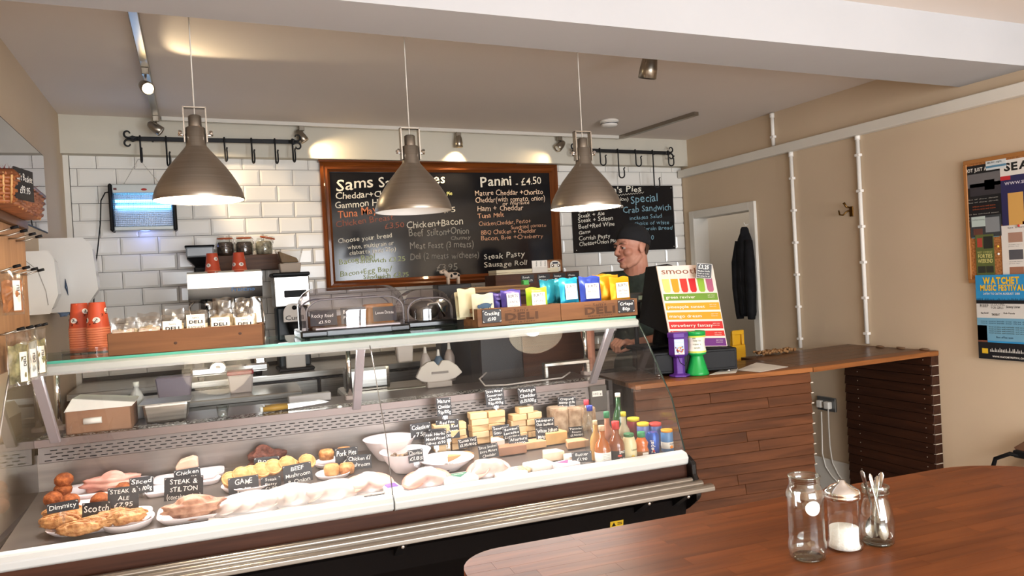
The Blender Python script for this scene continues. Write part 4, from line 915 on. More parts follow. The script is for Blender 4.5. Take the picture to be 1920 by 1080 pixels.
# crisps crates
A=cz(897,614,TZ); B=cz(1194,590,TZ)
ky=math.atan2(B.y-A.y,B.x-A.x)*.5; KL=(B-A).length/2*.995
dtx=mat('burnt_lettering',hexc('4A2F1E'),.8)
crates=[]
for i in range(2):
    kd=A.y+.004+i*.012
    t=caset('crisps_crate',['pine crate burnt with the deli name holding crackling and lentil crisps','pine crate burnt with the deli name holding crisps, right end of the case top'][i],'crate',A.x+i*(KL+.001)*math.cos(ky),A.y+.006+i*KL*math.sin(ky),TZ,ky)
    hgt=.074; dep=.19
    for nm,b6 in (('front_board',(0,KL,0,.010,0,hgt)),('back_board',(0,KL,dep-.01,dep,0,hgt)),('end_board',(KL-.01,KL,.010,dep-.01,0,hgt)),('base_board',(.01,KL-.01,.010,dep-.01,0,.008))):
        MB().box(*b6).bld(nm,M['crate'],t,.0015)
    mb=MB(); mb.box(0,.01,.01,dep-.01,0,.030).box(0,.01,.01,dep-.01,.055,hgt).box(0,.01,.01,.06,.03,.055).box(0,.01,.125,dep-.01,.03,.055); mb.bld('end_board',M['crate'],t)
    b=MB(); cx=KL*(.52 if i==0 else .50)
    put(b,"Sam's",(cx-.035,-.0008,.053),(1,0,0),(0,0,1),width=.065,h=.013,bold=.01,hand=.8)
    put(b,'DELI',(cx-.075,-.0008,.019),(1,0,0),(0,0,1),width=.15,h=.029,bold=.045)
    put(b,'FRESH & TASTY',(cx-.06,-.0008,.007),(1,0,0),(0,0,1),width=.12,h=.006,bold=.02)
    for u in (-.075,.04): b.box(cx+u,cx+u+.03,-.0008,-.0005,.058,.0592)
    b.bld('burnt_logo',dtx,t); crates.append(t)
for t,x,tx in ((crates[0],.062,('Crackling','£1.00')),(crates[1],KL-.058,("Crisps",'80p'))):
    c=MB().box(-.042,.042,-.003,0,-.028,.028).bld('price_plaque',M['slate'],t,.004); c.location=(x,-.0002,.042)
    b=MB(); put(b,tx[0],(-.032,-.0036,.005),(1,0,0),(0,0,1),width=.064,h=.013,bold=.02,hand=1); put(b,tx[1],(-.02,-.0036,-.018),(1,0,0),(0,0,1),width=.036,h=.014,bold=.02,hand=1)
    for sx in (-1,1):
        for sz in (-1,1): b.cb((sx*.036,-.0036,sz*.023),(.006,.0004,.0015)); b.cb((sx*.0385,-.0036,sz*.021),(.0015,.0004,.005))
    b.bld('lettering',M['chalk'],c)
def packet(a,bt,s_d,label,col,lines,w=.085,h=.125,seed=1,tilt=-.08,rz=0,name='crisps_packet',labc='F2EEE6',lblz=(.030,.098),grp='crisps packets in the pine crates',extra=None,rough=.35,metal=.35):
    """a,bt = photo x and photo y of the packet top; s_d = depth in case frame"""
    p=cd(a,bt,s_d); z0=p.z-h
    t=thing(name,label,'packet',W(p.x,s_d,z0),TH+rz,grp,rx=tilt)
    bag_mesh(w,h,.034,seed,amp=.0018,crimp=.09).bld('foil_bag',flat(col,rough,metal=metal),t)
    if lines is not None:
        MB().box(-w*.31,w*.33,-.0235,-.0215,lblz[0],lblz[1]).bld('front_panel',flat(labc,.6),t,.002)
        b=MB()
        for tx,z,wd,hh,bo in lines: put(b,tx,(-wd/2+w*.01,-.0239,z),(1,0,0),(0,0,1),width=wd,h=hh,bold=bo)
        b.box(-w*.26,w*.28,-.0239,-.0236,lblz[1]-.026,lblz[1]-.0252)
        b.bld('lettering',flat('2A2A44',.6),t)
    if extra: extra(t)
    return t
L3=lambda s2,s3: [('BURTS',.080,.044,.012,.02),(s2,.057,.042,.009,.008),(s3,.045,.040,.006,0)]
packet(958,543,A.y+.055,'purple lentil crisps packet with a white panel, left of the lime green one','4B3F8F',L3('LENTIL','Lentil waves'),.09,.115,11,rz=.05)
packet(936,548,A.y+.10,'purple packet mostly hidden behind the left purple lentil crisps','43387F',None,.085,.11,12)
packet(1006,539,A.y+.055,'lime green lentil crisps packet in the pine crate','A9CF2F',L3('LENTIL','Lentil waves'),.095,.12,13,rz=-.04)
packet(1066,521,A.y+.06,'turquoise crisps packet, front of the blue ones','2A9CC0',L3('BRITISH','Hand cooked'),.09,.125,14,rz=.08)
packet(1028,525,A.y+.13,'dark turquoise crisps packet leaning behind the lime green one','2488A0',None,.085,.125,15,rz=.3)
packet(1052,522,A.y+.145,'turquoise crisps packet at the back of the crate','2E94AE',None,.08,.125,16,rz=-.2)
packet(1106,518,A.y+.062,'royal blue crisps packet between the turquoise and the yellow ones','3046A6',L3('BRITISH','HAND COOKED'),.10,.13,17,rz=-.03)
packet(1162,519,A.y+.066,'yellow crisps packet at the right end of the crate, front one','E9A51C',L3('BRITISH','HAND COOKED'),.10,.125,18,rz=.06)
packet(1140,515,A.y+.115,'orange-yellow crisps packet just behind the front yellow one','DE9A1A',None,.10,.13,19,rz=-.1)
packet(1130,514,A.y+.15,'yellow crisps packet at the very back of the right crate','E0A428',None,.10,.13,21,rz=.12)
def pigmark(t):
    b=MB(); b.ell((.004,-.0230,.055),(.026,.0006,.011),16,8).ell((-.024,-.0230,.052),(.009,.0006,.008),10,6)
    for x in (-.014,-.007,.014,.022): b.box(x,x+.004,-.0235,-.0225,.036,.05)
    b.ell((.031,-.023,.06),(.004,.0005,.003),8,6); b.bld('pig_print',flat('2E4A66',.6),t)
packet(905,551,A.y+.05,'cream crackling packet with a blue pig print, front one','D8CFB2',None,.095,.105,22,extra=pigmark,name='crackling_packet',grp='crackling packets',rough=.7,metal=0,rz=.02)
packet(876,541,A.y+.11,'cream crackling packet leaning at the left end, behind the pig print one','D3C9A8',None,.09,.12,23,name='crackling_packet',grp='crackling packets',rough=.7,metal=0,rz=.3)
packet(866,548,A.y+.15,'cream crackling packet half hidden at the back left of the crate','CFC5A4',None,.075,.115,24,name='crackling_packet',grp='crackling packets',rough=.7,metal=0,rz=.5)
# ------------------------------------------------------------------ things on the rear counter by the board
P=py(930,527,4.0)
ls=thing('till_stand','tall dark timber pigeonhole stand in front of the big menu board','stand',(0,0,0))
a=py(928,506,3.95); b_=py(1086,512,3.95)
ls.location=(a.x,3.95,0); wl=b_.x-a.x; zt_=(a.z+b_.z)/2-.008
MB().box(0,wl,0,.02,0,zt_).bld('front_board',wood('dark_stand_wood',hexc('3A2218'),hexc('553524'),0),ls,.002)
MB().box(0,wl,.15,.17,0,zt_).bld('back_board',bpy.data.materials['dark_stand_wood'],ls,.002)
MB().box(0,.02,.02,.15,0,zt_).bld('end_board',bpy.data.materials['dark_stand_wood'],ls,.002)
MB().box(wl-.02,wl,.02,.15,0,zt_).bld('end_board',bpy.data.materials['dark_stand_wood'],ls,.002)
MB().box(.02,wl-.02,.02,.15,zt_-.09,zt_-.08).bld('shelf',bpy.data.materials['dark_stand_wood'],ls)
for i,(tx,u) in enumerate([(('Steak','Pasty £2.75'),.37),(('Jumbo','Pasty'),.56),(('Sausage','Roll'),.75),(('Cheese','Pasty'),.92)]):
    c=MB().box(-.04,.04,-.002,0,-.055,-.008).bld('name_card',M['slate'],ls); c.location=(wl*u,-.0005,zt_)
    b=MB(); put(b,tx[0],(-.033,-.0026,-.028),(1,0,0),(0,0,1),width=.045,h=.011,bold=.01,hand=1); put(b,tx[1],(-.03,-.0026,-.046),(1,0,0),(0,0,1),width=.06,h=.010,bold=.01,hand=1); b.bld('lettering',M['chalk'],c)
t=thing('paper_stack','stack of cream paper bags lying in the timber stand','paper bags',(ls.location.x+.02,3.98,zt_-.079))
for k in range(6): MB().hexa([(0,0,k*.018),(.40,0,k*.018),(.40,.12,k*.018),(0,.12,k*.018),(0,0,k*.018+.016),(.40,0,k*.018+.016),(.40,.12,k*.018+.016),(0,.12,k*.018+.016)]).bld('paper_bag',M['cream'],t).rotation_euler=(0,0,.01*(k%3))
P0=py(996,489,3.99); P1=py(1026,516,3.99)
t=thing('leaflet_holder','white leaflets with vertical print standing beside the small radio','leaflets',((P0.x+P1.x)/2,3.985,zt_)); w2=(P1.x-P0.x)/2; h=P0.z-zt_
MB().box(-w2,w2,-.004,.0,0,h).bld('leaflet',M['paper'],t); MB().box(-w2,w2,-.01,.02,0,h*.45).bld('pocket',M['plas'],t)
b=MB()
for k in range(3): put(b,'menu',(-w2+.025+k*.028,-.0046,h*.93),(0,0,-1),(1,0,0),width=h*.40,h=.011)
b.bld('lettering',M['black'],t)
P0=py(1028,487,4.0); P1=py(1053,520,4.0)
t=thing('desk_radio','small wooden-cased radio with a white face on the timber stand','radio',((P0.x+P1.x)/2,4.0,zt_)); w2=(P1.x-P0.x)/2; h=P0.z-zt_
MB().box(-w2-.012,w2+.012,0,.09,0,h).bld('case',flat('8A5A34',.4),t,.014,seg=3)
pg=[(-w2*.82,.004),(w2*.82,.004),(w2*.82,h*.62)]+[(w2*.82*math.cos(a),h*.62+h*.30*math.sin(a)) for a in [PI*k/10 for k in range(1,10)]]+[(-w2*.82,h*.62)]
mb=MB(); mb.prism(pg,-.006,.001,'y'); mb.bld('face',flat('DAD4C8',.4),t)
MB().box(-w2*.42,w2*.42,-.008,-.005,h*.66,h*.80).bld('screen',flat('26344A',.2),t)
for sx in (-1,1):
    mb=MB(); mb.T=M4.Translation((sx*w2*.5,-.006,h*.52))@M4.Rotation(PI/2,4,'X'); mb.lathe([(.009,0),(.009,.008),(.0,.008)],14,caps=False); mb.bld('dial',M['chrome'],t)
mb=MB()
for k in range(6): mb.box(-w2*.5,w2*.5,-.007,-.0062,h*(.1+.045*k),h*(.12+.045*k))
mb.bld('speaker_grille',flat('8F8A80',.5),t)
MB().box(.0,.003,.04,.043,h,h+.0).bld('aerial',M['chrome'],t) if False else None
# tray of paper and the cow on the rear of case
P=py(925,548,3.55)
t=thing('napkin_tray','dark tray stacked with brown paper bags and a green tag behind the crackling','tray',(P.x,3.55,1.0)); t.location.z=0
zz=py(925,545,3.55).z
MB().box(-.20,.19,-.10,.10,zz-.035,zz-.005).bld('tray',flat('4D4640',.4),t,.01)
MB().box(-.12,.12,-.07,.07,0,zz-.035).bld('tray_stand',M['dark'],t,.01)
for k in range(5): MB().box(-.17+.006*k,.155+.004*k,-.08,.08,zz-.004+k*.0055,zz+.0005+k*.0055).bld('paper_bag',flat(['8A6A4C','A07C5A','77583E'][k%3],.8),t)
MB().box(.135,.165,-.085,-.05,zz+.02,zz+.045).bld('green_tag',flat('4FB05A',.5),t,.003)
P=py(850,533,4.15)
t=thing('cow_figurine','small cream toy cow with black patches in front of the menu board','figurine',(P.x,4.15,0),-.1)
zb=P.z
cw=flat('D9C3AE',.5)
ped=MB().box(-.10,.10,-.03,.12,0,zb).bld('pedestal',M['dark'],t,.004)
mb=MB(); mb.ell((.0,0,zb+.052),(.044,.02,.021),16,10)
for sx in (-.03,.03):
    for sy in (-.010,.010): mb.cyl((sx,sy,zb+.0),(sx,sy,zb+.045),.0085,8)
mb.tube([(-.032,0,zb+.055),(-.045,0,zb+.072),(-.056,0,zb+.078)],[.016,.013,.013],10); mb.ell((-.064,0,zb+.074),(.016,.012,.012),12,8)
mb.tube([(-.05,.012,zb+.088),(-.052,.022,zb+.09)],[.004,.002],6); mb.tube([(-.05,-.012,zb+.088),(-.052,-.022,zb+.09)],[.004,.002],6)
mb.bld('body',cw,t)
mb=MB()
for c,r in [((.01,-.018,zb+.06),(.013,.004,.008)),((-.012,-.018,zb+.05),(.007,.004,.010)),((.032,-.014,zb+.05),(.008,.005,.008)),((-.06,-.011,zb+.079),(.004,.002,.003)),((.0,0,zb+.071),(.012,.01,.003))]: mb.ell(c,r,10,6)
mb.bld('patch',M['black'],t)
# ================================================================== FOOD IN THE CASE
def ondeck(a,bb,z=None):
    p=cz(a,bb,.79)
    for _ in range(6): p=cz(a,bb,dz(min(.6,max(.03,p.y))))
    p.y=max(.045,min(.56,p.y)); return p
def deckp(a,bb,d,z=None): # clamp: photo x decides s at given depth
    q=cd(a,bb,d); return q
def tray(a,bb,L,Wd,h,label,rz=0,oval=False,cat='plate',grp='white serving plates on the deck',shp=None,mt=None):
    p=ondeck(a,bb); p.y=min(p.y,.575-Wd/2); p.y=max(p.y,.04+Wd/2*.9)
    t=caset('serving_tray' if not oval else 'serving_plate',label,cat,p.x,p.y,dz(p.y)+.0005,rz,grp); t.rotation_euler=(.115,0,TH+rz)
    mb=MB(); n=36; vs=[];fs=[]
    pw=2.0 if oval else 5.0
    prof_=[(0.0,.003),(.80,.003),(.86,h*.5),(1.0,h),(1.0,h-.003),(.86,0),(.80,0),(0.0,0)]
    for r,z in prof_:
        for k in range(n):
            an=2*PI*k/n; c_,s_=math.cos(an),math.sin(an); q=(abs(c_)**pw+abs(s_)**pw)**(-1/pw)
            vs.append((c_*q*r*L/2,s_*q*r*Wd/2,z))
    for i in range(len(prof_)-1):
        for k in range(n): fs.append((i*n+k,i*n+(k+1)%n,(i+1)*n+(k+1)%n,(i+1)*n+k))
    mb.add(vs,fs,True); mb.bld('plate_body',mt or M['plate'],t); return t
def pt(t): return t
def food(name,label,cat,s,d,z,mb,m,rz=0,grp=None,rx=0,parts=None):
    o=mb.bld(name,m); tag(o,label,cat,grp,W(s,d,z),TH+rz,rx); return o
crumb=noisy(mat('orange_breadcrumb',hexc('8A4820'),.8),hexc('6E3212'),hexc('AE6230'),60,bump=.8)
pastry=noisy(mat('golden_pastry',hexc('C98A4B'),.5),hexc('9A5520'),hexc('DBA468'),48,bump=1,detail=6)
pastryp=noisy(mat('pale_pastry',hexc('D9AC72'),.6),hexc('A66E34'),hexc('D0A268'),36,bump=.7,detail=6)
meat=noisy(mat('roast_beef',hexc('5A2A1E'),.7),hexc('34150E'),hexc('7A4434'),40,bump=1.5,detail=8)
pink=noisy(mat('cooked_ham',hexc('D29A8C'),.45),hexc('C07F70'),hexc('E3B8A8'),9)
pale=noisy(mat('chicken_meat',hexc('E0BFA4'),.5),hexc('D4A98C'),hexc('EBD3BE'),8)
ched=noisy(mat('cheddar',hexc('DDB888'),.5),hexc('D6AC78'),hexc('E4C494'),6)
ched2=noisy(mat('pale_cheddar',hexc('E0B878'),.5),hexc('DDB680'),hexc('E9CFA4'),6)
def lump(r,seed,amp=.08,fr=4):
    rnd=random.Random(seed); ph=[rnd.uniform(0,6) for _ in range(4)]
    return lambda d:1+amp*(math.sin(fr*d.x+ph[0])+math.sin(fr*1.4*d.y+ph[1])+math.sin(fr*1.9*d.z+ph[2]))/2
# left trays
t=tray(205,915,.30,.13,.020,'long white tray under a slab of pink ham, back left of the case',.0)
hp_=loc_(t.location)
food('ham_slab','slab of pink cooked ham on the long white tray, back left of the case','ham',hp_.x+.02,hp_.y+.0,dz(hp_.y)+.004,MB().ell((0,0,.028),(.085,.045,.034),32,20,lump(1,3,.24,6)),pink)
tray(180,945,.26,.12,.018,'white tray of scotch eggs at the left end of the case')
tray(190,985,.30,.13,.022,'white tray of pasties in the front left corner of the case')
tray(240,985,.16,.13,.024,'oval white dish of pasties beside the steak and ale ticket',oval=True)
egg=[(118,918,'upper left of the pair behind the black ticket'),(132,940,'lowest of the cluster at the far left'),(100,936,'far left, half lost in the reflection'),(188,938,'just left of the steak and ale ticket'),(232,918,'behind the steak and ale ticket'),(120,900,'topmost of the cluster at the far left')]
for i,(a,bb,w_) in enumerate(egg):
    p=ondeck(a,bb+14); dd=max(.1,min(p.y,.5)); q=cd(a,bb,dd)
    food('scotch_egg','orange breadcrumbed scotch egg, '+w_,'scotch egg',q.x,dd,max(dz(dd)+.026,q.z),MB().ell((0,0,0),(.030,.030,.026),18,12,lump(1,i,.05,7)),crumb,i,'scotch eggs at the left of the case')
pas=[(118,965,.05,'far left, leaning'),(145,975,.3,'second from the left'),(112,990,-.2,'lowest at the far left'),(190,965,.1,'behind the front pair, under the ticket'),(180,990,-.15,'front row centre'),(240,982,.25,'largest, right end of the front row'),(210,975,.5,'between the two front ones'),(150,1000,.0,'front edge against the lip')]
def pasty_mesh(L=.06,seed=0):
    mb=MB(); ph=seed
    mb.ell((0,0,.012),(L,.030,.022),28,16,lump(1,seed,.16,7))
    pts=[(L*1.02*math.cos(PI-PI*k/12),.0+.027*math.sin(PI*k/12)*0-.0,.014+.018*math.sin(PI*k/12)) for k in range(13)]
    mb.tube(pts,[.0035+.0012*(k%2) for k in range(13)],6); return mb
for i,(a,bb,rz,w_) in enumerate(pas):
    p=ondeck(a,bb+8); dd=max(.075,min(p.y,.3)); q=cd(a,bb,dd)
    food('pasty','golden baked pasty on the front left tray, '+w_,'pasty',q.x,dd,dz(dd)+.012+.006*(i%3),pasty_mesh(.058,i),pastry,rz,'pasties in the front left corner')
# black bowls/trays near chicken
t=tray(325,905,.13,.10,.018,'small white tray left of the chicken breast ticket')
tray(395,893,.10,.09,.022,'small white tray right of the chicken breast ticket')
tray(305,925,.11,.08,.018,'white tray half hidden behind the steak and stilton ticket')
tray(390,905,.09,.07,.018,'small white dish with a crumb of food right of the steak and stilton ticket',oval=True)
q=cd(351,878,.50)
mb=MB(); pg=[(-.035,0),(.038,0),(.038,.085),(.02,.092),(-.022,.082),(-.037,.065)]; mb.prism(pg,-.03,.03,'y')
o=mb.bld('chicken_block',pale,None,.005,seg=2); tag(o,'pale block of pressed chicken standing behind the chicken breast ticket','meat',None,W(q.x,.50,dz(.5)+.001),TH)
tray(370,965,.24,.14,.022,'large white tray of cooked meat in front of the steak and stilton ticket')
q=cd(365,962,.14); food('ham_joint','browned ham joint on the tray in front of the steak and stilton ticket','meat',q.x,.14,dz(.14)+.008,MB().ell((0,0,.030),(.085,.042,.034),32,20,lump(1,7,.22,6)),noisy(mat('browned_ham',hexc('B27A5C'),.5),hexc('8A5238'),hexc('CF9E80'),28,bump=.8))
# roast beef and pies
q=cd(497,860,.54)
food('roast_beef','dark roast beef joint at the back of the case behind the roast ticket','meat',q.x,.525,dz(.5)+.012,MB().ell((0,0,.025),(.070,.045,.055),32,22,lump(1,12,.26,5)),meat,.2)
tray(470,915,.20,.11,.020,'white plate under the row of small pies',oval=True)
for i,(a,bb) in enumerate([(432,902),(452,893),(470,890),(490,884),(512,878),(538,872),(548,885),(575,868)]):
    dd=.34+.012*i; q=cd(a,bb,dd)
    mb=MB(); mb.lathe([(.0,-.012),(.024,-.012),(.030,.010),(.028,.014),(.0,.018)],20,caps=False)
    mb.tube([(.029*math.cos(k*PI/12),.029*math.sin(k*PI/12),.012) for k in range(24)],[.0035+.001*(k%2) for k in range(24)],6,closed=True)
    o=mb.bld('small_pie',pastryp); tag(o,'small pale-crusted pie leaning in the row, %s from the left'%['first','second','third','fourth','fifth','sixth','seventh','eighth'][i],'pie','small pies in a leaning row',W(q.x,dd,max(dz(dd)+.03,q.z)),TH,rx=.75,ry=.25)
tray(625,872,.15,.10,.018,'white plate of pork pies left of the bowls',oval=True)
tray(625,893,.13,.09,.016,'white oval plate of pasties in front of the pork pies',oval=True)
for i,(a,bb,m_) in enumerate([(612,852,pastry),(645,848,pastry),(622,880,pastryp),(650,878,pastry)]):
    dd=.46 if i<2 else .36; q=cd(a,bb,dd); q.z=max(q.z,dz(dd)+.02)
    mb=MB(); mb.lathe([(.0,-.018),(.027,-.018),(.030,.006),(.024,.018),(.0,.022)],18,caps=False)
    food('pork_pie','golden pork pie on the plates left of the bowls, '+['back left','back right, behind the ticket','front left','front right'][i],'pork pie',q.x,dd,q.z,mb,m_,i,'pork pies left of the bowls')
# bowls
def bowl(a,bb,r,h,label,dd=None):
    p=ondeck(a,bb); 
    if dd: p=cd(a,bb,dd)
    t=caset('serving_bowl',label,'bowl',p.x,dd or p.y,dz((dd or p.y)-r*.4)+.004,0,'big white bowls')
    MB().lathe([(.0,.0),(r*.45,.0),(r*.5,.006),(r*.80,h*.6),(r*.97,h*.96),(r,h),(r*.94,h*.955),(r*.76,h*.62),(r*.44,.012),(.0,.010)],44,caps=False).bld('bowl_body',M['plate'],t)
    return t
b1=bowl(732,862,.105,.085,'large white bowl at the back, crossed by the glass seam',.46)
b2=bowl(762,885,.098,.080,'white bowl of olives in front of the back bowl',.30)
b3=bowl(838,885,.108,.045,'wide shallow white bowl with a few olives left, right-hand one',.26)
ol=flat('5A4632',.35); rr=random.Random(9)
for i,(bw,R_,z0,n_) in enumerate([(b2,.055,.050,9),(b3,.06,.018,7)]):
    bp_=loc_(bw.location)
    for k in range(n_):
        x=rr.uniform(-1,1)*R_; y=rr.uniform(-1,.2)*R_
        food('olive',['dark olive in the white bowl of olives','leftover olive in the wide shallow bowl'][i],'olive',bp_.x+x,bp_.y+y,bw.location.z+z0-.004+(.022 if i==0 else .0),MB().ell((0,0,0),(.010,.008,.008),10,8),ol,k,['olives in the white bowl','olives in the shallow bowl'][i])
    if i==0:
        b_=MB(); b_.lathe([(.0,.054),(.062,.054)],24,caps=False); b_.bld('oil',flat('8A6E4A',.2),bw)
# cheese blocks
def cheese_stack(a,bb,dd,rows,label,w=.075,h=.0235,m=ched,dep=.055,group=None):
    q=cd(a,bb,dd); z=dz(dd)+.002; n=0
    tot=len(rows)
    for r_,row_ in enumerate(rows):
        for c_,off in enumerate(row_):
            rnd=random.Random(r_*7+c_+a)
            o=MB().box(-w/2,w/2,-dep/2,dep/2,0,h).bld('cheddar_block',m if rnd.random()<.6 else ched2,None,.003,seg=2)
            pos='topmost' if r_==tot-1 else ('bottom' if r_==0 else 'middle')
            side='' if len(row_)==1 else (' left' if off<0 else ' right')
            pos='top' if r_==tot-1 else ['bottom','second','third','fourth'][r_]
            tag(o,'cheddar block, %s row%s, in the %s'%(pos,side,label),'cheese',group,W(q.x+off+rnd.uniform(-.003,.003),dd+rnd.uniform(-.004,.004),z),TH+rnd.uniform(-.08,.08))
        z+=h+.0008
    return q
cheese_stack(843,830,.47,[(-.036,.036),(-.034,.036),(-.036,.034),(-.035,.036)],'stack under the mature cheddar ticket',.066,.0265,group='blocks under the mature cheddar ticket')
cheese_stack(914,820,.50,[(-.038,.038),(-.036,.038),(-.038,.038),(-.037,.038),(-.038,.037)],'tall stack under the extra mature ticket',.074,.0255,group='blocks under the extra mature ticket')
cheese_stack(985,815,.50,[(-.032,.036),(-.034,.034),(-.034,.034),(-.032,.036),(0,)],'stack under the vintage cheddar ticket',.066,.0255,group='blocks under the vintage ticket')
# stilton / smoked loaves
lf=noisy(mat('wrapped_crust_cheese',hexc('A98A6E'),.5),hexc('8A6A4E'),hexc('CDB498'),30)
for i,(a,s_w) in enumerate([(1046,.05),(1072,.05),(1096,.05)]):
    q=cd(a,800,.50)
    o=MB().box(-.036,.036,-.045,.045,0,.115-.006*i).bld('wrapped_cheese',lf,None,.012,seg=2); tag(o,'tall wrapped rustic cheese block behind the bottles, %s of three'%['left','middle','right'][i],'cheese','tall wrapped cheeses',W(q.x,.50,dz(.5)+.001),TH+.1*i)
wedge=[(1080,842,.30,.10,.03,'CDA078','soft brown wedge under the peruvian ticket'),(958,850,.33,.12,.035,'9C6E52','brown-rinded cheese left of the afterburn ticket'),(1040,838,.38,.10,.05,'D6AE72','amber wedge behind the white stilton ticket'),(1035,868,.20,.09,.035,'E8D3B8','white stilton block with fruit below its ticket'),(1000,846,.36,.10,.03,'C9A074','pale brown wedge behind the afterburn ticket'),(860,845,.34,.11,.025,'C68A5A','orange cheese behind the cornish yarg ticket'),(930,835,.38,.06,.05,'E3C9BE','pale pink cheese between the stacks'),(1072,872,.14,.08,.03,'E0D4C4','butter block in film beside the butter ticket')]
for i,(a,bb,dd,w_,h_,c,lab) in enumerate(wedge):
    q=cd(a,bb,dd); mb=MB(); mb.prism([(-w_/2,-.03),(w_/2,-.028),(w_/2-.01,.03),(-w_/2+.02,.035)],0,h_); cc=hexc(c)
    o=mb.bld('cheese_wedge',noisy(mat('cheese_%d'%i,cc,.5),tuple(v*.85 for v in cc),tuple(min(1,v*1.08) for v in cc),20),None,.004,seg=2); tag(o,lab,'cheese',None,W(q.x,dd,dz(dd)+.001),TH)
# front row: paper-lined platters and wrapped meats, bright under the strip light
wrap=noisy(mat('white_wrap_paper',hexc('F0E9E4'),.5),hexc('E6DDD8'),hexc('F6F1EE'),8)
front=[(470,958,.26,.15,'E4CFC6','cling-wrapped ham on white paper, first in the front row right of the meat tray'),(545,945,.24,.15,'EAD5CA','cling-wrapped sliced chicken in the front row, below the beef ticket'),(618,935,.22,.15,'E2CBBE','film-covered sliced turkey in the front row, below the pork pies'),(690,920,.18,.14,'E0A48E','film-covered salami slices in the front row, left of the glass seam'),
 (800,912,.18,.14,'D98A74','film-covered chorizo slices in the front row, below the olive bowl'),(915,893,.16,.12,'E4A898','film-covered pink meat slices in the front row, below the smoked cheddar ticket')]
for i,(a,bb,L_,W_,c,lab) in enumerate(front):
    p=ondeck(a,bb); dd=max(.12,min(p.y,.24)); q=cd(a,bb,dd)
    t=caset('meat_platter',lab,'meat',q.x,dd,dz(dd)+.001,0,'film-covered platters in the front row')
    MB().box(-L_/2,L_/2,-W_/2,W_/2,0,.004).bld('paper_liner',wrap,t)
    cc=hexc(c); mm=noisy(mat('sliced_%d'%i,cc,.45),tuple(v*.85 for v in cc),cc,12)
    for k in range(4):
        mb=MB(); mb.lathe([(.0,0),(.044,0),(.047,.002),(.044,.004),(.0,.004)],24,caps=False,sy=1.1); o=mb.bld('slice',mm,t); o.location=(-L_*.25+L_*.165*k,0.008*(k%2)-.01,.030); o.rotation_euler=(.30,-.30-.06*((k+i)%3),.4*k)
    mb=MB(); mb.ell((0,0,.006),(L_*.48,W_*.46,.058),20,10,lump(1,i,.10,6)); mb.bld('cling_film',pane('cling_%d'%i,(.97,.96,.96),1.2,.42,1.5,.34),t)  # film mound enlarged and whitened to stand in for reflection haze as well
# packs with printed sleeves in the front row
packs=[(860,905,.13,.09,'F3EFEA','white pack with a green triangle label in the front row'),(955,905,.12,.09,'F1ECE4','white wrapped pack left of the crumbly pack in the front row'),(735,925,.06,.10,'F2EDEA','white pack with a purple tab just right of the glass seam'),(1010,880,.10,.08,'F0EBE2','white pack behind the crumbly pack in the front row'),(1060,885,.10,.07,'EAD8DA','pink and white wrapped pack in front of the butter')]
for i,(a,bb,L_,W_,c,lab) in enumerate(packs):
    p=ondeck(a,bb); dd=max(.085,min(p.y,.25)); q=cd(a,bb,dd)
    t=caset('cheese_pack',lab,'cheese pack',q.x,dd,dz(dd)+.001,.05*i,'wrapped packs in the front row')
    MB().box(-L_/2,L_/2,-W_/2,W_/2,0,.026).bld('pack_body',flat(c,.35),t,.004)
    if i==0: MB().add([(-.045,.03,.0268),(.045,.03,.0268),(0,-.03,.0268)],[(0,1,2)]).bld('triangle_label',flat('1F6B50',.5),t); b_=MB(); put(b_,'Cornish',(-.026,.008,.0272),(1,0,0),(0,1,0),width=.052,h=.010); b_.bld('lettering',M['paper'],t)
    if i==2: MB().box(-.02,.02,-.02,.03,.0262,.0275).bld('purple_tab',flat('6B3FA0',.5),t)
    if i==4: MB().add([(-.03,.02,.0268),(.03,.02,.0268),(0,-.02,.0268)],[(0,1,2)]).bld('pink_label',flat('D23A78',.5),t)
q=cd(978,878,.09); food('crumbly_cheese','small pack of crumbly nut-topped cheese by the lip, left of the butter','cheese',q.x,.09,dz(.09)+.001,MB().ell((0,0,.016),(.035,.03,.018),16,10,lump(1,4,.1,9)),noisy(mat('nutty',hexc('C9A070'),.7),hexc('8F6238'),hexc('EBD2A8'),80),0)
# ------------------------------------------------------------------ price tickets in clear clips
def ticket(a,bb,dd,wpx,hpx,lines,label,rz=0,ry=0,m=None):
    """a,bb = centre of the card in the photo; dd = its depth in the case"""
    c=cd(a,bb,dd); k=(W(c.x,c.y,c.z)-O).dot(_F)/FOC; w_=wpx*k; h_=hpx*k
    z0=c.z-h_/2; t=caset('price_ticket',label,'price ticket',c.x,dd,z0,rz,'black handwritten price tickets'); t.rotation_euler=(-.15,ry,TH+rz)
    MB().box(-w_/2,w_/2,-.0009,.0009,0,h_).bld('card',M['slate'],t,.0)
    b=MB(); n=len(lines)
    for i,tx in enumerate(lines):
        lh=h_/(n+.35); zz=h_-(i+.92)*lh; wd=min(.86*w_,len(tx)*lh*.50)
        put(b,tx,(-wd/2,-.0014,zz),(1,0,0),(0,0,1),width=wd,h=lh*.62,bold=.006,hand=1)
    for sx in (-1,1): b.cb((sx*(w_/2-.005),-.0014,h_-.0035),(.005,.0004,.001)); b.cb((sx*(w_/2-.0035),-.0014,h_-.005),(.001,.0004,.004))
    b.bld('lettering',M['chalk'],t)
    L_=z0-dz(dd)
    if L_>.012: MB().box(-.004,.004,.001,.003,-L_,.012).bld('clear_clip',M['plas'],t)
    MB().box(-.010,.010,-.008,.010,-min(L_,.012) if L_>0 else -.002,.002).bld('clip_foot',M['plas'],t)
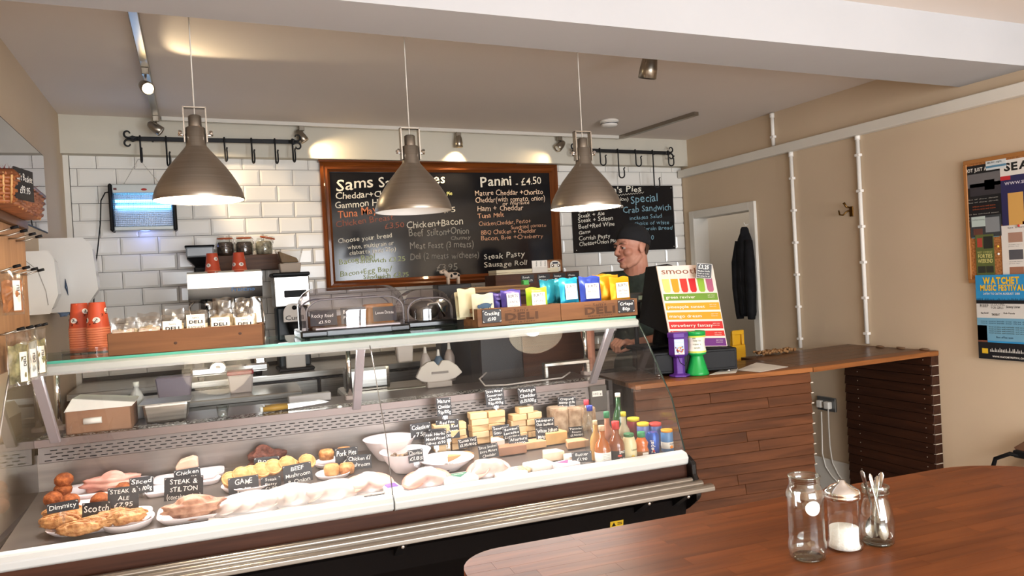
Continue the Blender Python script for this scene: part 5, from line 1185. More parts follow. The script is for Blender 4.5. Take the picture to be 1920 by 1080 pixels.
TK=[(118,950,.16,52,18,['Dimmity'],'low black ticket ending in mmity, far left corner'),(180,955,.20,48,26,['Scotch'],'black scotch ticket under the scotch eggs'),
(265,910,.40,40,30,['Sliced','Ham /100g'],'black sliced ham ticket behind the steak and ale ticket'),(230,935,.24,52,42,['STEAK &','ALE','£7.95'],'black steak and ale ticket with chalk corners'),
(352,892,.44,46,26,['Chicken','Breast /100g'],'black chicken breast ticket above the steak and stilton one'),(343,918,.33,68,46,['STEAK &','STILTON','(contains walnut)'],'black steak and stilton ticket with chalk corners, widest one'),
(457,912,.30,54,36,['GAME','PIE'],'black game pie ticket in front of the small pies'),(500,866,.42,46,18,['Roast'],'black roast ticket in front of the roast beef'),(508,908,.30,36,28,['Steak','Pasty','£2.95'],'small black steak ticket between game pie and beef tickets'),
(560,890,.34,52,40,['BEEF','Mushroom','& Onion'],'black beef and mushroom ticket with chalk corners'),(650,858,.42,42,36,['Pork Pies','£2'],'black pork pies ticket'),(673,866,.38,46,26,['Chicken £1','Mushroom'],'black chicken and mushroom ticket overlapping the pork pies one'),
(790,808,.45,40,30,['Coleslaw','75p'],'dim black coleslaw ticket behind the bowls'),(820,815,.42,34,22,['Antipasti'],'small black antipasti ticket behind the pitted olives one'),(817,823,.38,42,26,['Pink Herbs','Mixed Pitted','Olives £1.90'],'black mixed olives ticket above the shallow bowl'),
(840,805,.44,44,36,['Red Fox','Vintage Red','Leicester','/100g'],'tilted black red leicester ticket in front of the left cheddar stack'),(833,763,.46,28,34,['Mature','Cheddar','95p/100g'],'black mature cheddar ticket on top of the left stack'),
(929,745,.49,36,32,['Extra Mature','Somerset','Cheddar','95p/100g'],'black extra mature somerset ticket on top of the tallest stack'),(990,742,.49,38,32,['Vintage','Cheddar','£1.15/100g'],'black vintage cheddar ticket on top of the right stack'),
(1063,755,.50,36,22,['Cropwell','Bishop £1.96','Stilton /100g'],'small black stilton ticket above the tall wrapped cheeses'),(940,807,.42,34,20,['Somerset','Goats £1.60'],'black somerset goats ticket, left of the lancashire one'),(960,812,.40,34,24,['Bowland','Lancashire','£1.48/100g'],'black lancashire ticket in front of the right stack'),
(1022,800,.42,38,32,['Inkeepers','Oak Smoked','Cheddar','£1.88/100g'],'black oak smoked cheddar ticket above the white stilton one'),(1028,818,.36,46,34,['White Stilton','Mango+Ginger','£1.59/100g'],'black white stilton mango and ginger ticket, boldest lettering'),
(973,828,.34,38,20,['Afterburn','£1.60/100g'],'black afterburn ticket below the right stack'),(878,830,.36,38,18,['Cornish Yarg','£1.95/100g'],'black cornish yarg ticket left of the afterburn one'),(917,846,.26,40,26,['Extra Smoked','Extra Mature','Cheddar'],'black smoked cheddar ticket above the film-covered pink meat'),
(1081,810,.40,30,20,['Peruvian','Romano','£1.30/100'],'small black ticket behind the bottles, right of the stilton one'),(780,855,.20,28,24,['Chorizo','£1.85'],'small slanted black chorizo ticket below the olive bowl'),(1091,857,.09,40,20,['Butter','£1.90'],'black butter ticket by the lip left of the bottles')]
for T_ in TK: ticket(*T_,rz=random.Random(T_[0]).uniform(-.12,.12),ry=random.Random(T_[1]).uniform(-.06,.06))
# ------------------------------------------------------------------ drinks and bottles at the right end
def vessel(name,label,a,bb,dd,prof_,m,cat='bottle',cap=None,lab=None,wrapm=None,hpx=None,grp='drinks at the right end of the case'):
    """a,bb photo position of base centre, scaled so that its height spans hpx"""
    q=cd(a,bb,dd); k=(W(q.x,dd,dz(dd))-O).dot(_F)/FOC; hh=prof_[-1][1]; s=hpx*k/hh if hpx else 1
    t=caset(name,label,cat,q.x,dd,dz(dd)+.001,0,grp)
    MB().lathe([(r*s,z*s) for r,z in prof_],24).bld('body',m,t)
    if cap: 
        (r,z0,z1),cm_=cap; MB().lathe([(r*s,z0*s),(r*s,(z1-.001)*s),(r*.9*s,z1*s)],20).bld('cap',cm_,t)
    if lab:
        (r,z0,z1),lm=lab; MB().lathe([(r*s+.0004,z0*s),(r*s+.0008,z0*s+.001),(r*s+.0008,z1*s-.001),(r*s+.0004,z1*s)],24,caps=False).bld('label_wrap',lm,t)
    t['s']=s; return t,s
sq=[(.026,0),(.028,.006),(.028,.085),(.022,.105),(.011,.128),(.010,.165)]
bot=[(.030,0),(.032,.008),(.032,.10),(.026,.125),(.013,.15),(.012,.20)]
can=[(.024,0),(.030,.006),(.030,.095),(.024,.104),(.024,.106)]
juice=mat('orange_juice',hexc('C8641C'),.15,coat=.6); amber=mat('amber_drink',hexc('9E5416'),.1,coat=.8); brown=mat('brown_sauce_drink',hexc('7C3E16'),.15,coat=.6)
def letter(t,s,tx,r,z,w_,h_,m,vert=False,ang=-1.75):
    b=MB(); put(b,tx,(0,0,0),(1,0,0),(0,1,0),width=w_,h=h_,bold=.03)
    vs=[]
    for (u,v,_) in b.v:
        if vert: u,v=-v,u
        an=ang+u/r; vs.append((r*math.cos(an),r*math.sin(an),z+v))
    b.v=vs; b.bld('lettering',m,t)
vessel('water_bottle','clear water bottle with a blue cap, back row left',1109,835,.24,bot,M['jarg'],cap=((.015,.19,.215),flat('2C3E9C',.4)),hpx=78)
vessel('water_bottle','clear bottle with a pink cap half hidden behind the blue-capped one',1103,825,.32,bot,M['jarg'],cap=((.013,.19,.215),flat('D24A58',.4)),hpx=76)
t,s=vessel('juice_bottle','amber bottle with a plain stopper and a white text label, front left of the drinks',1131,862,.075,[(.030,0),(.032,.01),(.032,.065),(.026,.085),(.012,.105),(.0115,.14)],amber,cap=((.013,.135,.155),flat('C9A582',.4)),lab=((.032,.006,.052),M['paper']),hpx=66)
b=MB()
for k in range(6): b.cb((0,-.0335*s,(.046-.006*k)*s),(.03*s,.0003,.0012))
b.bld('small_print',flat('8A8580',.6),t)
t,s=vessel('juice_bottle','brown chilli drink bottle with a red cap beside the amber one',1157,855,.085,[(.030,0),(.031,.01),(.031,.065),(.025,.085),(.012,.105),(.0115,.14)],brown,cap=((.015,.125,.155),flat('C32F2E',.4)),lab=((.031,.006,.046),M['black']),hpx=68)
letter(t,s,'SPICY',.0325*s,.036*s,.032*s,.009*s,M['paper']); letter(t,s,'CHILLI',.0325*s,.010*s,.034*s,.009*s,M['paper']); MB().ell((-.004,-.0318*s,.027*s),(.010*s,.002,.005*s),10,6).bld('chilli_print',flat('C83A22',.5),t)
vessel('juice_bottle','tall thin bottle with a green cap and pink tag behind the red-capped one',1141,850,.16,bot,mat('pink_drink',hexc('A8745C'),.2),cap=((.015,.185,.215),flat('2E7A52',.4)),hpx=76)
vessel('juice_bottle','straw-coloured bottle at the left of the front bottles',1119,858,.13,bot,mat('straw_drink',hexc('B58A4E'),.2),cap=((.013,.19,.212),flat('C9B48E',.4)),hpx=70)
vessel('beer_bottle','tall green glass bottle with a white cap, tallest of the drinks',1163,835,.26,[(.028,0),(.030,.01),(.030,.12),(.024,.145),(.012,.18),(.011,.235)],mat('green_bottle_glass',hexc('1E4A28'),.1,coat=.5),cap=((.013,.228,.245),M['paper']),hpx=92)
t,s=vessel('lemonade_bottle','small cream lemonade bottle with a green lid and yellow fruit print',1181,858,.075,[(.026,0),(.028,.008),(.028,.065),(.022,.085),(.018,.098)],flat('D9CDA0',.3),cap=((.020,.092,.104),flat('2A6B3E',.4)),hpx=48)
letter(t,s,'Limonata',.0285*s,.042*s,.036*s,.007*s,flat('6E6A3E',.6)); MB().ell((0,-.0278*s,.018*s),(.008*s,.002,.008*s),10,6).bld('lemon_print',flat('E0B82E',.5),t)
vessel('lemonade_bottle','bottle with a yellow cap and a white tag behind the cream one',1172,840,.15,bot,mat('clear_lemonade',hexc('A39A80'),.2),cap=((.014,.19,.212),flat('D2C23A',.4)),hpx=74)
b_=cd(1184,800,.10); MB()
t,s=vessel('juice_bottle','small orange juice bottle with a green cap, front of the drinks',1204,855,.085,[(.022,0),(.026,.006),(.026,.03),(.022,.042),(.026,.058),(.014,.078),(.012,.085)],juice,cap=((.015,.078,.098),flat('2E8A5A',.4)),lab=((.0262,.008,.028),flat('8A5A2A',.5)),hpx=42)
MB().box(-.012*s,.012*s,-.0285*s,-.0268*s,.010*s,.024*s).bld('price_sticker',M['paper'],t)
t,s=vessel('drinks_can','blue cola can with vertical white lettering',1225,850,.10,can,mat('blue_can',hexc('1D4FA8'),.25,.3),cat='can',hpx=42)
letter(t,s,'pepsi',.0305*s,.012*s,.060*s,.018*s,M['paper'],True,-1.95)
MB().lathe([(.024*s,.106*s),(.022*s,.104*s),(.0,.104*s)],20,caps=False).bld('can_top',M['alu'],t)
MB().ell((-.010,-.028*s,.022*s),(.006*s,.003,.006*s),10,6).bld('roundel',flat('C8333A',.4),t)
t,s=vessel('drinks_can','blue orangeade can with an orange foil top, nearest the right end glass',1252,848,.105,can,mat('orangeade_can',hexc('4F7FAE'),.35),cat='can',cap=((.029,.100,.112),flat('E89A2E',.4)),lab=((.030,.02,.052),flat('D8D2C6',.4)),hpx=40)
letter(t,s,'Aranciata',.0312*s,.040*s,.038*s,.008*s,flat('3A4A6A',.5)); MB().ell((.004,-.0305*s,.028*s),(.009*s,.002,.008*s),10,6).bld('orange_print',flat('E8872A',.5),t)
for (a,bb,dd,c,lid,lab) in [(1230,828,.18,'3E5A96','C8403A','red-topped can behind the two blue cans'),(1207,825,.20,'5A6AA0','D8B82E','yellow-topped can behind the orange juice'),(1189,818,.27,'8A2E36','DCC83A','yellow-topped dark can, rearmost of the cans')]:
    vessel('drinks_can',lab,a,bb,dd,can,flat(c,.3),cat='can',cap=((.029,.098,.112),flat(lid,.4)),hpx=42)
# ================================================================== TIMBER COUNTER ON THE RIGHT
CZ=.99; FA=pz(1224,719,CZ); FB=pz(1524,689,CZ); dr=(FB-FA).normalized(); FA0=FA+dr*(1.80-FA.x)/dr.x
cy_=math.atan2(dr.y,dr.x); CLn=(FB-FA0).length
tc_=thing('timber_counter','timber-slatted counter with a plank top between the deli case and the right wall','counter',(FA0.x,FA0.y,0),cy_)
pw_=.47/6
for k in range(6):
    MB().box(0,CLn,k*pw_,(k+1)*pw_-.0012,CZ-.022,CZ-.0004*(k%2)).bld('top_plank',M['top'] if k else M['topy'],tc_,.0015)
MB().box(.02,CLn-.02,.03,.45,0,CZ-.022).bld('carcass',M['dark'],tc_)
ns=19
for k in range(ns):
    z=CZ-.024-k*.0497; xj=CLn*random.Random(k).uniform(.35,.75)
    for (a,b_) in (((.0,xj-.0006),(xj+.0006,CLn-.008)) if k%4 in (1,2) else ((.0,CLn-.008),)):
        mb=MB(); z0_=max(.0,z-.0497+.002); mb.hexa([(a,.004,z0_),(b_,.004,z0_),(b_,.03,z0_),(a,.03,z0_),(a,.012,z),(b_,.012,z),(b_,.03,z),(a,.03,z)]); mb.bld('slat',M['slat'],tc_,.0015)
    MB().box(CLn-.010,CLn+.004,.008,.03,z-.0497-.0025,z-.0497+.0025).bld('spacer',flat('CFC4B4',.6),tc_)
# flap between the counter and the wall panel
fl=thing('counter_flap','plank counter flap bridging from the slatted counter to the right wall','counter flap',(0,0,0))
G0=FB+V((.004,0,0)); G1=pz(1765,657,CZ); G1.x=XR-.004; G2=V((XR-.004,3.40,CZ)); G3=V((G0.x+.05,3.36,CZ))
nk=6
for k in range(nk):
    a=G0.lerp(G3,k/nk); b_=G0.lerp(G3,(k+1)/nk-.002); c=G1.lerp(G2,(k+1)/nk-.002); d=G1.lerp(G2,k/nk)
    dz=V((0,0,-.024)); MB().hexa([a+dz,d+dz,c+dz,b_+dz,a,d,c,b_]).bld('top_plank',M['top'] if k else M['topy'],fl,.0015)
MB().box(XR-.075,XR-.004,G1.y-.002,G1.y+.03,CZ-.026,CZ+.001).bld('end_block',M['topy'],fl,.002)
for i,y_ in enumerate((2.86,3.0,3.13)):
    MB().ell((XR-.03-.01*i,y_,CZ+.005),(.012,.03,.007),8,6,lump(1,i,.2)).bld('filler_bead',flat('7A5B42',.8),fl)
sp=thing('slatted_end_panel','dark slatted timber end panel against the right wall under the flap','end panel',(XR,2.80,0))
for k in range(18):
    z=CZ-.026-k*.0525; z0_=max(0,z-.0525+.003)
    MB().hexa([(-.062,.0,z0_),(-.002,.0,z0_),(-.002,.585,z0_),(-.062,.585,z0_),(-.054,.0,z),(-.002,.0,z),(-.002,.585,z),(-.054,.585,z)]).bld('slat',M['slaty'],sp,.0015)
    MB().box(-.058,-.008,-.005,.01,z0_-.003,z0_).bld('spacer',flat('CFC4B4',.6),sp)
    for y_ in (.05,.49): MB().ell((-.0585,y_,z-.022),(.002,.003,.003),6,4).bld('nail_head',flat('9A8A78',.5),sp)
# socket and cables
P=px(1552,757,XR)
so=thing('wall_socket','grey metal double socket with two white plugs under the counter flap','socket',(XR,P.y,P.z))
MB().box(-.014,0,-.074,.074,-.044,.044).bld('face_plate',flat('7D7E7E',.35,metal=.6),so,.003)
MB().box(-.045,-.012,-.048,-.005,-.026,.02).bld('plug',M['paper'],so,.008,seg=2)
MB().box(-.040,-.012,.02,.06,-.026,.02).bld('plug',M['paper'],so,.008,seg=2)
def wl(a,bb): return px(a,bb,XR-.022)
for nm,pts,lab in (('white_cable',[(1553,768),(1554,800),(1556,835),(1561,868),(1572,890),(1585,908),(1600,925)],'white cable hanging from the plug down past the skirting'),
                   ('white_cable',[(1540,772),(1541,800),(1542,850),(1548,875),(1560,893),(1575,908)],'thinner white cable curving beside the slatted counter end')):
    L_=[wl(*p) for p in pts]; o=MB().tube([p-L_[0] for p in L_],.004,8).bld(nm,flat('E6E0D6',.5)); tag(o,lab,'cable',None,L_[0])
# ------------------------------------------------------------------ till
DRZ=CZ+.0; A=py(1386,648,3.02); 
R_=pz(1386,692,CZ+.012)
cd_=thing('cash_drawer','black cash drawer on the timber counter under the smoothie sign','cash drawer',(R_.x-.42*math.cos(.27),R_.y+.42*math.sin(.27)+.01,CZ+.012),-.27)
DH=.105
MB().box(0,.42,0,.36,0,DH).bld('drawer_body',M['black'],cd_,.004)
MB().box(.01,.41,-.003,.002,.012,DH-.012).bld('drawer_front',M['black'],cd_,.002)
for x in (.03,.385): MB().lathe([(.012,-.012),(.012,0)],12,(x,.03,0)).bld('foot',M['chrome'],cd_)
P=py(1228,575,3.10)
tm=thing('till_monitor','black till screen seen from behind, leaning beside the smoothie sign','till',(P.x+.03,3.13,CZ+.0),0)
TL=py(1221,503,3.25)-V(tm.location); TR=py(1262,497,3.05)-V(tm.location); BR=py(1282,640,3.02)-V(tm.location); BL=py(1209,607,3.22)-V(tm.location)
n_=(TR-TL).cross(BL-TL).normalized()*-.035
MB().hexa([BL+n_,BR+n_,BR,BL,TL+n_,TR+n_,TR,TL]).bld('screen_back',M['black'],tm,.006,seg=2)
c_=(TL+TR+BL+BR)/4; 
MB().tube([c_-n_*0,c_+V((.03,.05,-.12)),V((.04,.06,.02))],[.05,.045,.05],12).bld('stand_arm',M['black'],tm)
MB().box(-.10,.12,.0,.16,.12,.14).bld('stand_base',M['black'],tm,.01)
MB().ell(c_+V((-.02,-.03,-.03)),(.006,.006,.006),8,6).bld('screw',M['chrome'],tm)
# card reader / small grey terminal behind the crate
P=py(1190,557,3.3)
t=thing('customer_display','small grey customer display on a pole between the crisps and the till','display',(P.x,3.3,CZ+.001)); P.z-=CZ
MB().box(-.045,.05,-.02,.02,P.z-.03,P.z+.02).bld('display_head',flat('3E3E3C',.4),t,.006)
MB().box(.01,.04,-.0215,-.0195,P.z-.015,P.z+.005).bld('screen',flat('9DB0A0',.3),t)
MB().cyl((0,0,.0),(0,0,P.z-.03),.012).bld('pole',M['black'],t)
MB().cyl((0,0,P.z-.11),(0,0,P.z-.03),.028,14).bld('pole_collar',M['black'],t)
# ------------------------------------------------------------------ smoothie sign
BLs=py(1260,650,2.985); BRs=py(1364,649,2.985); TLs=py(1231,499,3.05); TRs=py(1336,496,3.05)
sg=thing('smoothie_sign','tall leaning smoothie menu board with six glasses of juice at the top','sign',BLs)
def SG(u,v,l=.0): # u right, v down from top
    a=TLs.lerp(TRs,u); b_=BLs.lerp(BRs,u); n=(BRs-BLs).cross(TLs-BLs).normalized(); 
    if n.y>0: n=-n
    return a.lerp(b_,v)+n*l-BLs
def sgq(mb,u0,v0,u1,v1,l): mb.add([SG(u0,v0,l),SG(u1,v0,l),SG(u1,v1,l),SG(u0,v1,l)],[(0,1,2,3)]); return mb
MB().hexa([SG(0,1,-.006),SG(1,1,-.006),SG(1,0,-.006),SG(0,0,-.006),SG(0,1,0),SG(1,1,0),SG(1,0,0),SG(0,0,0)]).bld('sign_board',flat('F0DCCF',.35),sg)
MB().hexa([SG(.3,.55,-.007),SG(.7,.55,-.007),SG(.7,.50,-.007),SG(.3,.50,-.007),SG(.3,1,-.10),SG(.7,1,-.10),SG(.7,1.0,-.09),SG(.3,1.0,-.09)]).bld('easel_leg',M['black'],sg)
def sgw(m,items,name='lettering',l=.0022):
    b=MB()
    for tx,u,v,w_,h_,bo in items:
        A=SG(u,v,l); ex=(SG(u+.1,v,l)-A).normalized(); ey=(SG(u,v-.1,l)-A).normalized(); Wd=(SG(1,.5)-SG(0,.5)).length; Ht=(SG(0,1)-SG(0,0)).length
        put(b,tx,A,ex,ey,w_*Wd,h_*Ht,bo)
    b.bld(name,m,sg)
sgw(flat('8A5642',.6),[('smoothies',.06,.105,.90,.075,.0)])
for v0,v1,c,tx,w_ in [(.35,.435,'6F9638','green reviver',.52),(.465,.555,'E2A02E','pineapple sunset',.66),(.58,.67,'E89B2A','mango dream',.57),(.695,.785,'C63030','strawberry fantasy',.74),(.81,.875,'C9342F','berry blast',.45),(.90,.995,'6A2F78','purple punch',.45)]:
    sgq(MB(),.02,v0,.985,v1,.0012).bld('flavour_band',flat(c,.4),sg)
    sgw(flat('F2E4D8',.6),[(tx,.05,v1-.025,w_,.036,.012),('apple mango',.80,v0+.03,.13,.012,0),('banana lime',.80,v0+.055,.12,.012,0)],l=.003)
for i,c in enumerate(['E8CF7A','F09A28','DB3A33','C8272E','8DB53C','B0607C']):
    u=.04+i*.155; b=MB(); 
    b.add([SG(u,.165,.0016),SG(u+.125,.165,.0016),SG(u+.122,.31,.0016),SG(u+.10,.335,.0016),SG(u+.03,.335,.0016),SG(u+.008,.31,.0016)],[(0,1,2,3,4,5)]); b.bld('juice_print',flat(c,.4),sg)
    sgq(MB(),u-.002,.115,u+.127,.165,.0014).bld('glass_print',flat('E6D2C6',.4),sg)
# black price card clipped on the sign
A=py(1305,491,2.98); 
pc=thing('price_card','black card priced three pounds twenty-five clipped to the smoothie sign corner','price card',py(1320,508,2.985),-.3,ry=.12)
MB().box(-.040,.040,-.001,.001,-.037,.037).bld('card',M['slate'],pc)
b=MB(); put(b,'£3.25',(-.030,-.0016,.010),(1,0,0),(0,0,1),width=.052,h=.019,bold=.03,hand=1)
for k,tx in enumerate(('Medium made','fresh to order','One price for all')): put(b,tx,(-.032,-.0016,-.004-.012*k),(1,0,0),(0,0,1),width=.060,h=.0065,bold=.01,hand=1)
for q in ((-.037,.037,.034,.0355),(-.037,.037,-.0355,-.034)): b.box(q[0],q[1],-.0016,-.0012,q[2],q[3])
for q in ((-.038,-.0365),(.0365,.038)): b.box(q[0],q[1],-.0016,-.0012,-.0355,.0355)
b.bld('lettering',M['chalk'],pc)
# charity boxes
P=pz(1277,706,CZ); pu=flat('5B2F8E',.35); pud=flat('4A2476',.35)
cb_=thing('charity_box','purple plastic charity collecting box with a carnival label','charity box',(P.x,P.y+.01,CZ+.001),-.50)
MB().lathe([(.05,0),(.05,.008),(.028,.014),(.027,.02),(.027,.09),(.040,.098),(.046,.105),(.046,.185),(.050,.187),(.050,.208),(.044,.212)],6,smooth=False).bld('box_body',pu,cb_,.002)
mb=MB(); 
for k in range(7):
    a0=-1.57-.52+k*.149
mb.at(); a=-PI/2; ap=.046*math.cos(PI/6)
lbt=M4.Rotation(0,4,'Z')
o=MB().box(-.0225,.0225,-.0012,0,.108,.180).bld('label_sheet',flat('B9CDE4',.5),cb_); o.location=(0,0,0); 
def facepl(o,k,ap,extra=.0006): a=-PI/2; o.location=(math.cos(a)*(ap+extra),math.sin(a)*(ap+extra),0)
facepl(o,0,.046*math.cos(PI/6))
b=MB(); put(b,'WATCHET',(-.019,-.0018,.166),(1,0,0),(0,0,1),width=.038,h=.009,bold=.02); put(b,'CARNIVAL',(-.020,-.0018,.153),(1,0,0),(0,0,1),width=.040,h=.009,bold=.02); b.box(-.0225,.0225,-.0016,-.0012,.108,.116); b.bld('lettering',M['paper'],o)
rr=random.Random(3)
for i,c in enumerate(['C8332E','E3B23A','4C6FB5','8A3A2A','E9E2DA','D2702A']):
    b=MB()
    for k in range(7): b.cb((rr.uniform(-.019,.019),-.0016,rr.uniform(.119,.144)),(rr.uniform(.003,.008),.0003,rr.uniform(.003,.007)))
    b.bld('crowd_print',flat(c,.5),o)
b=MB(); put(b,'Thank You',(-.010,-.0020,.1095),(1,0,0),(0,0,1),width=.024,h=.004,bold=.01); b.bld('small_print',M['black'],o)
MB().tube([(-.01,-.043,.10),(.0,-.05,.07),(.02,-.05,.055),(.035,-.035,.07),(.04,-.02,.10)],.0018,6).bld('strap',M['black'],cb_)
P=pz(1311,703,CZ); gr_=flat('159A46',.3)
cb2=thing('charity_box','green plastic charity collecting box with a waisted white label','charity box',(P.x+.0,P.y+.012,CZ+.001))
MB().lathe([(.053,0),(.054,.008),(.050,.018),(.030,.088),(.030,.094),(.044,.100),(.046,.108)],28).bld('cone_foot',gr_,cb2)
MB().lathe([(.046,.108),(.046,.114),(.041,.14),(.040,.155),(.042,.172),(.046,.188)],28,caps=False).bld('label_wrap',flat('E9E6D8',.5),cb2)
MB().lathe([(.046,.188),(.0465,.205),(.044,.210),(.036,.211),(.036,.207),(.0,.207)],28).bld('lid_ring',gr_,cb2)
for z_ in (.109,.182): MB().lathe([(.0463,z_),(.0463,z_+.007)],28,caps=False).bld('lime_band',flat('C9D14A',.5),cb2)
b=MB()
for tx,z_,w_ in (('help to',.163,.036),('raise a',.146,.036),('smile',.129,.028)): put(b,tx,(-w_/2,0,z_),(1,0,0),(0,0,1),width=w_,h=.009)
put(b,'HfH',(-.02,0,.175),(1,0,0),(0,0,1),width=.014,h=.006,bold=.03)
b.v=[(( .0468)*math.cos(-2.1+x/.045),.0468*math.sin(-2.1+x/.045),z) for x,y,z in b.v]; b.bld('lettering',flat('5E6A4A',.6),cb2)
# papers on the counter
for nm,c,lab in (('paper_sheet',[(1382,694),(1418,680),(1478,688),(1424,698)],'white printed sheet lying on the timber counter right of the cash drawer'),('receipt_paper',[(1330,703),(1352,694),(1384,690),(1380,699)],'crumpled white receipts in front of the cash drawer')):
    q=[pz(a,bb,CZ+.0012) for a,bb in c]; o0=q[0]; o=MB().hexa([p-o0 for p in q]+[p-o0+V((0,0,.001)) for p in q]).bld(nm,M['paper']); tag(o,lab,'paper',None,o0)
# bead heap
P=pz(1412,660,CZ)
mb=MB(); rr=random.Random(8)
for k in range(90): mb.ell((rr.uniform(-.12,.14),rr.uniform(-.035,.035),.008+rr.uniform(0,.014)),(.009,.007,.008),7,5)
o=mb.bld('nut_heap',noisy(mat('brown_nuts',hexc('8A6038'),.6),hexc('6A4422'),hexc('B58858'),30),stuff=True); tag(o,'heap of small brown nuts at the back of the counter by the yellow sign','nuts',None,(P.x,min(P.y,3.34),CZ+.001))
# yellow wet floor sign, stored on a box behind the counter
P=py(1384,640,3.62); Pt=py(1384,619,3.62)
st=thing('storage_box','dark storage box behind the counter below the yellow sign','storage box',(P.x,3.66,0)); MB().box(-.16,.2,-.12,.14,0,.86).bld('box_body',M['dark'],st,.01); MB().box(-.165,.205,-.125,.145,.86,.88).bld('lid',M['black'],st,.004)
ws=thing('wet_floor_sign','yellow folded wet floor warning sign behind the counter','floor sign',(P.x,3.62,.881),.1); hz=Pt.z-.881
yl=flat('D9A321',.45)
mb=MB(); mb.box(-.055,.055,-.006,.006,0,hz*.62).box(-.048,-.028,-.006,.006,hz*.62,hz*.93).box(.028,.048,-.006,.006,hz*.62,hz*.93).box(-.048,.048,-.006,.006,hz*.88,hz); mb.bld('front_leaf',yl,ws,.004)
mb=MB(); mb.hexa([(-.05,.02,0),(.05,.02,0),(.05,.035,0),(-.05,.035,0),(-.045,.006,hz*.98),(.045,.006,hz*.98),(.045,.012,hz*.98),(-.045,.012,hz*.98)]); mb.bld('rear_leaf',yl,ws)
b=MB(); put(b,'CAUTION',(-.04,-.0068,hz*.20),(1,0,0),(0,0,1),width=.08,h=.014,bold=.02); b.bld('lettering',flat('8E2A1A',.5),ws)
# black jacket on the door frame
ja=thing('jacket','black zipped jacket hanging from a hook on the door frame','jacket',(XR-.035,4.215,1.145))
cl=noisy(mat('black_nylon',(.008,.008,.009),.8,spec=.2),(.005,.005,.006),(.012,.012,.014),20,bump=.5)
mb=MB(); n=22; prof_=[(.0,.085,.05),(.03,.095,.055),(.06,.095,.055),(.20,.11,.06),(.38,.115,.06),(.50,.105,.055),(.57,.075,.045),(.61,.04,.035),(.64,.035,.03),(.655,.02,.02)]
vs=[];fs=[]
for z_,ry_,rx_ in prof_:
    for k in range(n):
        a=2*PI*k/n; q=1+.07*math.sin(5*a+z_*7)+.04*math.sin(9*a-z_*11); vs.append((-.02+rx_*q*math.cos(a),ry_*.60*q*math.sin(a),z_*.96))
for i in range(len(prof_)-1):
    for k in range(n): fs.append((i*n+k,i*n+(k+1)%n,(i+1)*n+(k+1)%n,(i+1)*n+k))
mb.add(vs,fs,True); mb.add(vs[:n],[tuple(range(n))[::-1]]); mb.bld('jacket_body',cl,ja)
for sd in (-1,1):
    MB().tube([(-.03,sd*.045,.53),(-.045,sd*.068,.38),(-.05,sd*.070,.2),(-.045,sd*.060,.02),(-.045,sd*.058,-.02)],[.030,.036,.034,.030,.025],12).bld('sleeve',cl,ja)
MB().tube([(-.07,-.01,.02),(-.078,-.005,.3),(-.06,0,.55)],.003,6).bld('zip',flat('3A3A3E',.3,metal=.6),ja)
MB().tube([(.033,0,.65),(-.01,0,.64),(-.02,0,.66)],.004,6).bld('coat_hook',M['white'],ja)
# ------------------------------------------------------------------ noticeboard and posters on the right wall
NB=XR-.018
nb=thing('noticeboard','cork noticeboard in a thin wooden frame on the right wall','noticeboard',(XR,0,0))
MB().box(-.016,0,1.65,2.583,1.362,1.955).bld('cork_sheet',M['cork'],nb)
for nm,b6 in (('frame_rail',(-.024,0,1.64,2.596,1.948,1.968)),('frame_rail',(-.024,0,1.64,2.596,1.350,1.368)),('frame_stile',(-.024,0,2.58,2.598,1.368,1.948)),('frame_stile',(-.024,0,1.632,1.65,1.368,1.948))):
    MB().box(*b6).bld(nm,flat('A8713C',.5),nb,.002)
def poster(name,label,y1,z1,w_,h_,col,items,lift=0,prints=(),rx=0,grp=None):
    """y1 = left edge (furthest), z1 = top"""
    t=thing(name,label,'poster',(XR-.0175-lift,y1,z1),0,grp,rx=rx)
    MB().box(-.0012,0,-w_,0,-h_,0).bld('sheet',flat(col,.5),t)
    for (u0,v0,u1,v1,c) in prints:
        MB().box(-.0017,-.0012,-u1*w_,-u0*w_,-v1*h_,-v0*h_).bld('printed_area',flat(c,.5),t)
    g={}
    for it in items:
        tx,u,v,wd,hd,c,bo=it; b=g.setdefault(c,MB()); put(b,tx,(-.0022,-u*w_,-v*h_),(0,-1,0),(0,0,1),width=wd*w_,h=hd*h_,bold=bo)
    for c,b in g.items(): b.bld('lettering',flat(c,.6),t)
    return t
Y1=lambda a,bb: px(a,bb,NB)
a=Y1(1807,314); b_=Y1(1814,427); c=Y1(1876,303); w1=a.y-c.y; h1=a.z-b_.z
poster('event_poster','black poster headed not just, with a smoky photograph, top left of the noticeboard',a.y,a.z,w1,h1,'15161A',
 [('NOT JUST A ROCK',.03,.10,.94,.055,'E8E4DC',.03)]+[('line of show details',.10,.56+.05*k,.8,.018,'B9B4AC',0) for k in range(2)]+[('tribute acts and more',.2,.68+.045*k,.62,.022,'B5582E',.01) for k in range(2)]+[('to be advised soon',.08,.80+.05*k,.82,.018,'B9B4AC',0) for k in range(3)],
 prints=[(0,.14,1,.36,'6E6C6E'),(.15,.30,1,.50,'37343A'),(.55,.26,.82,.42,'5A3028')])
a=Y1(1873,304); w2=.40
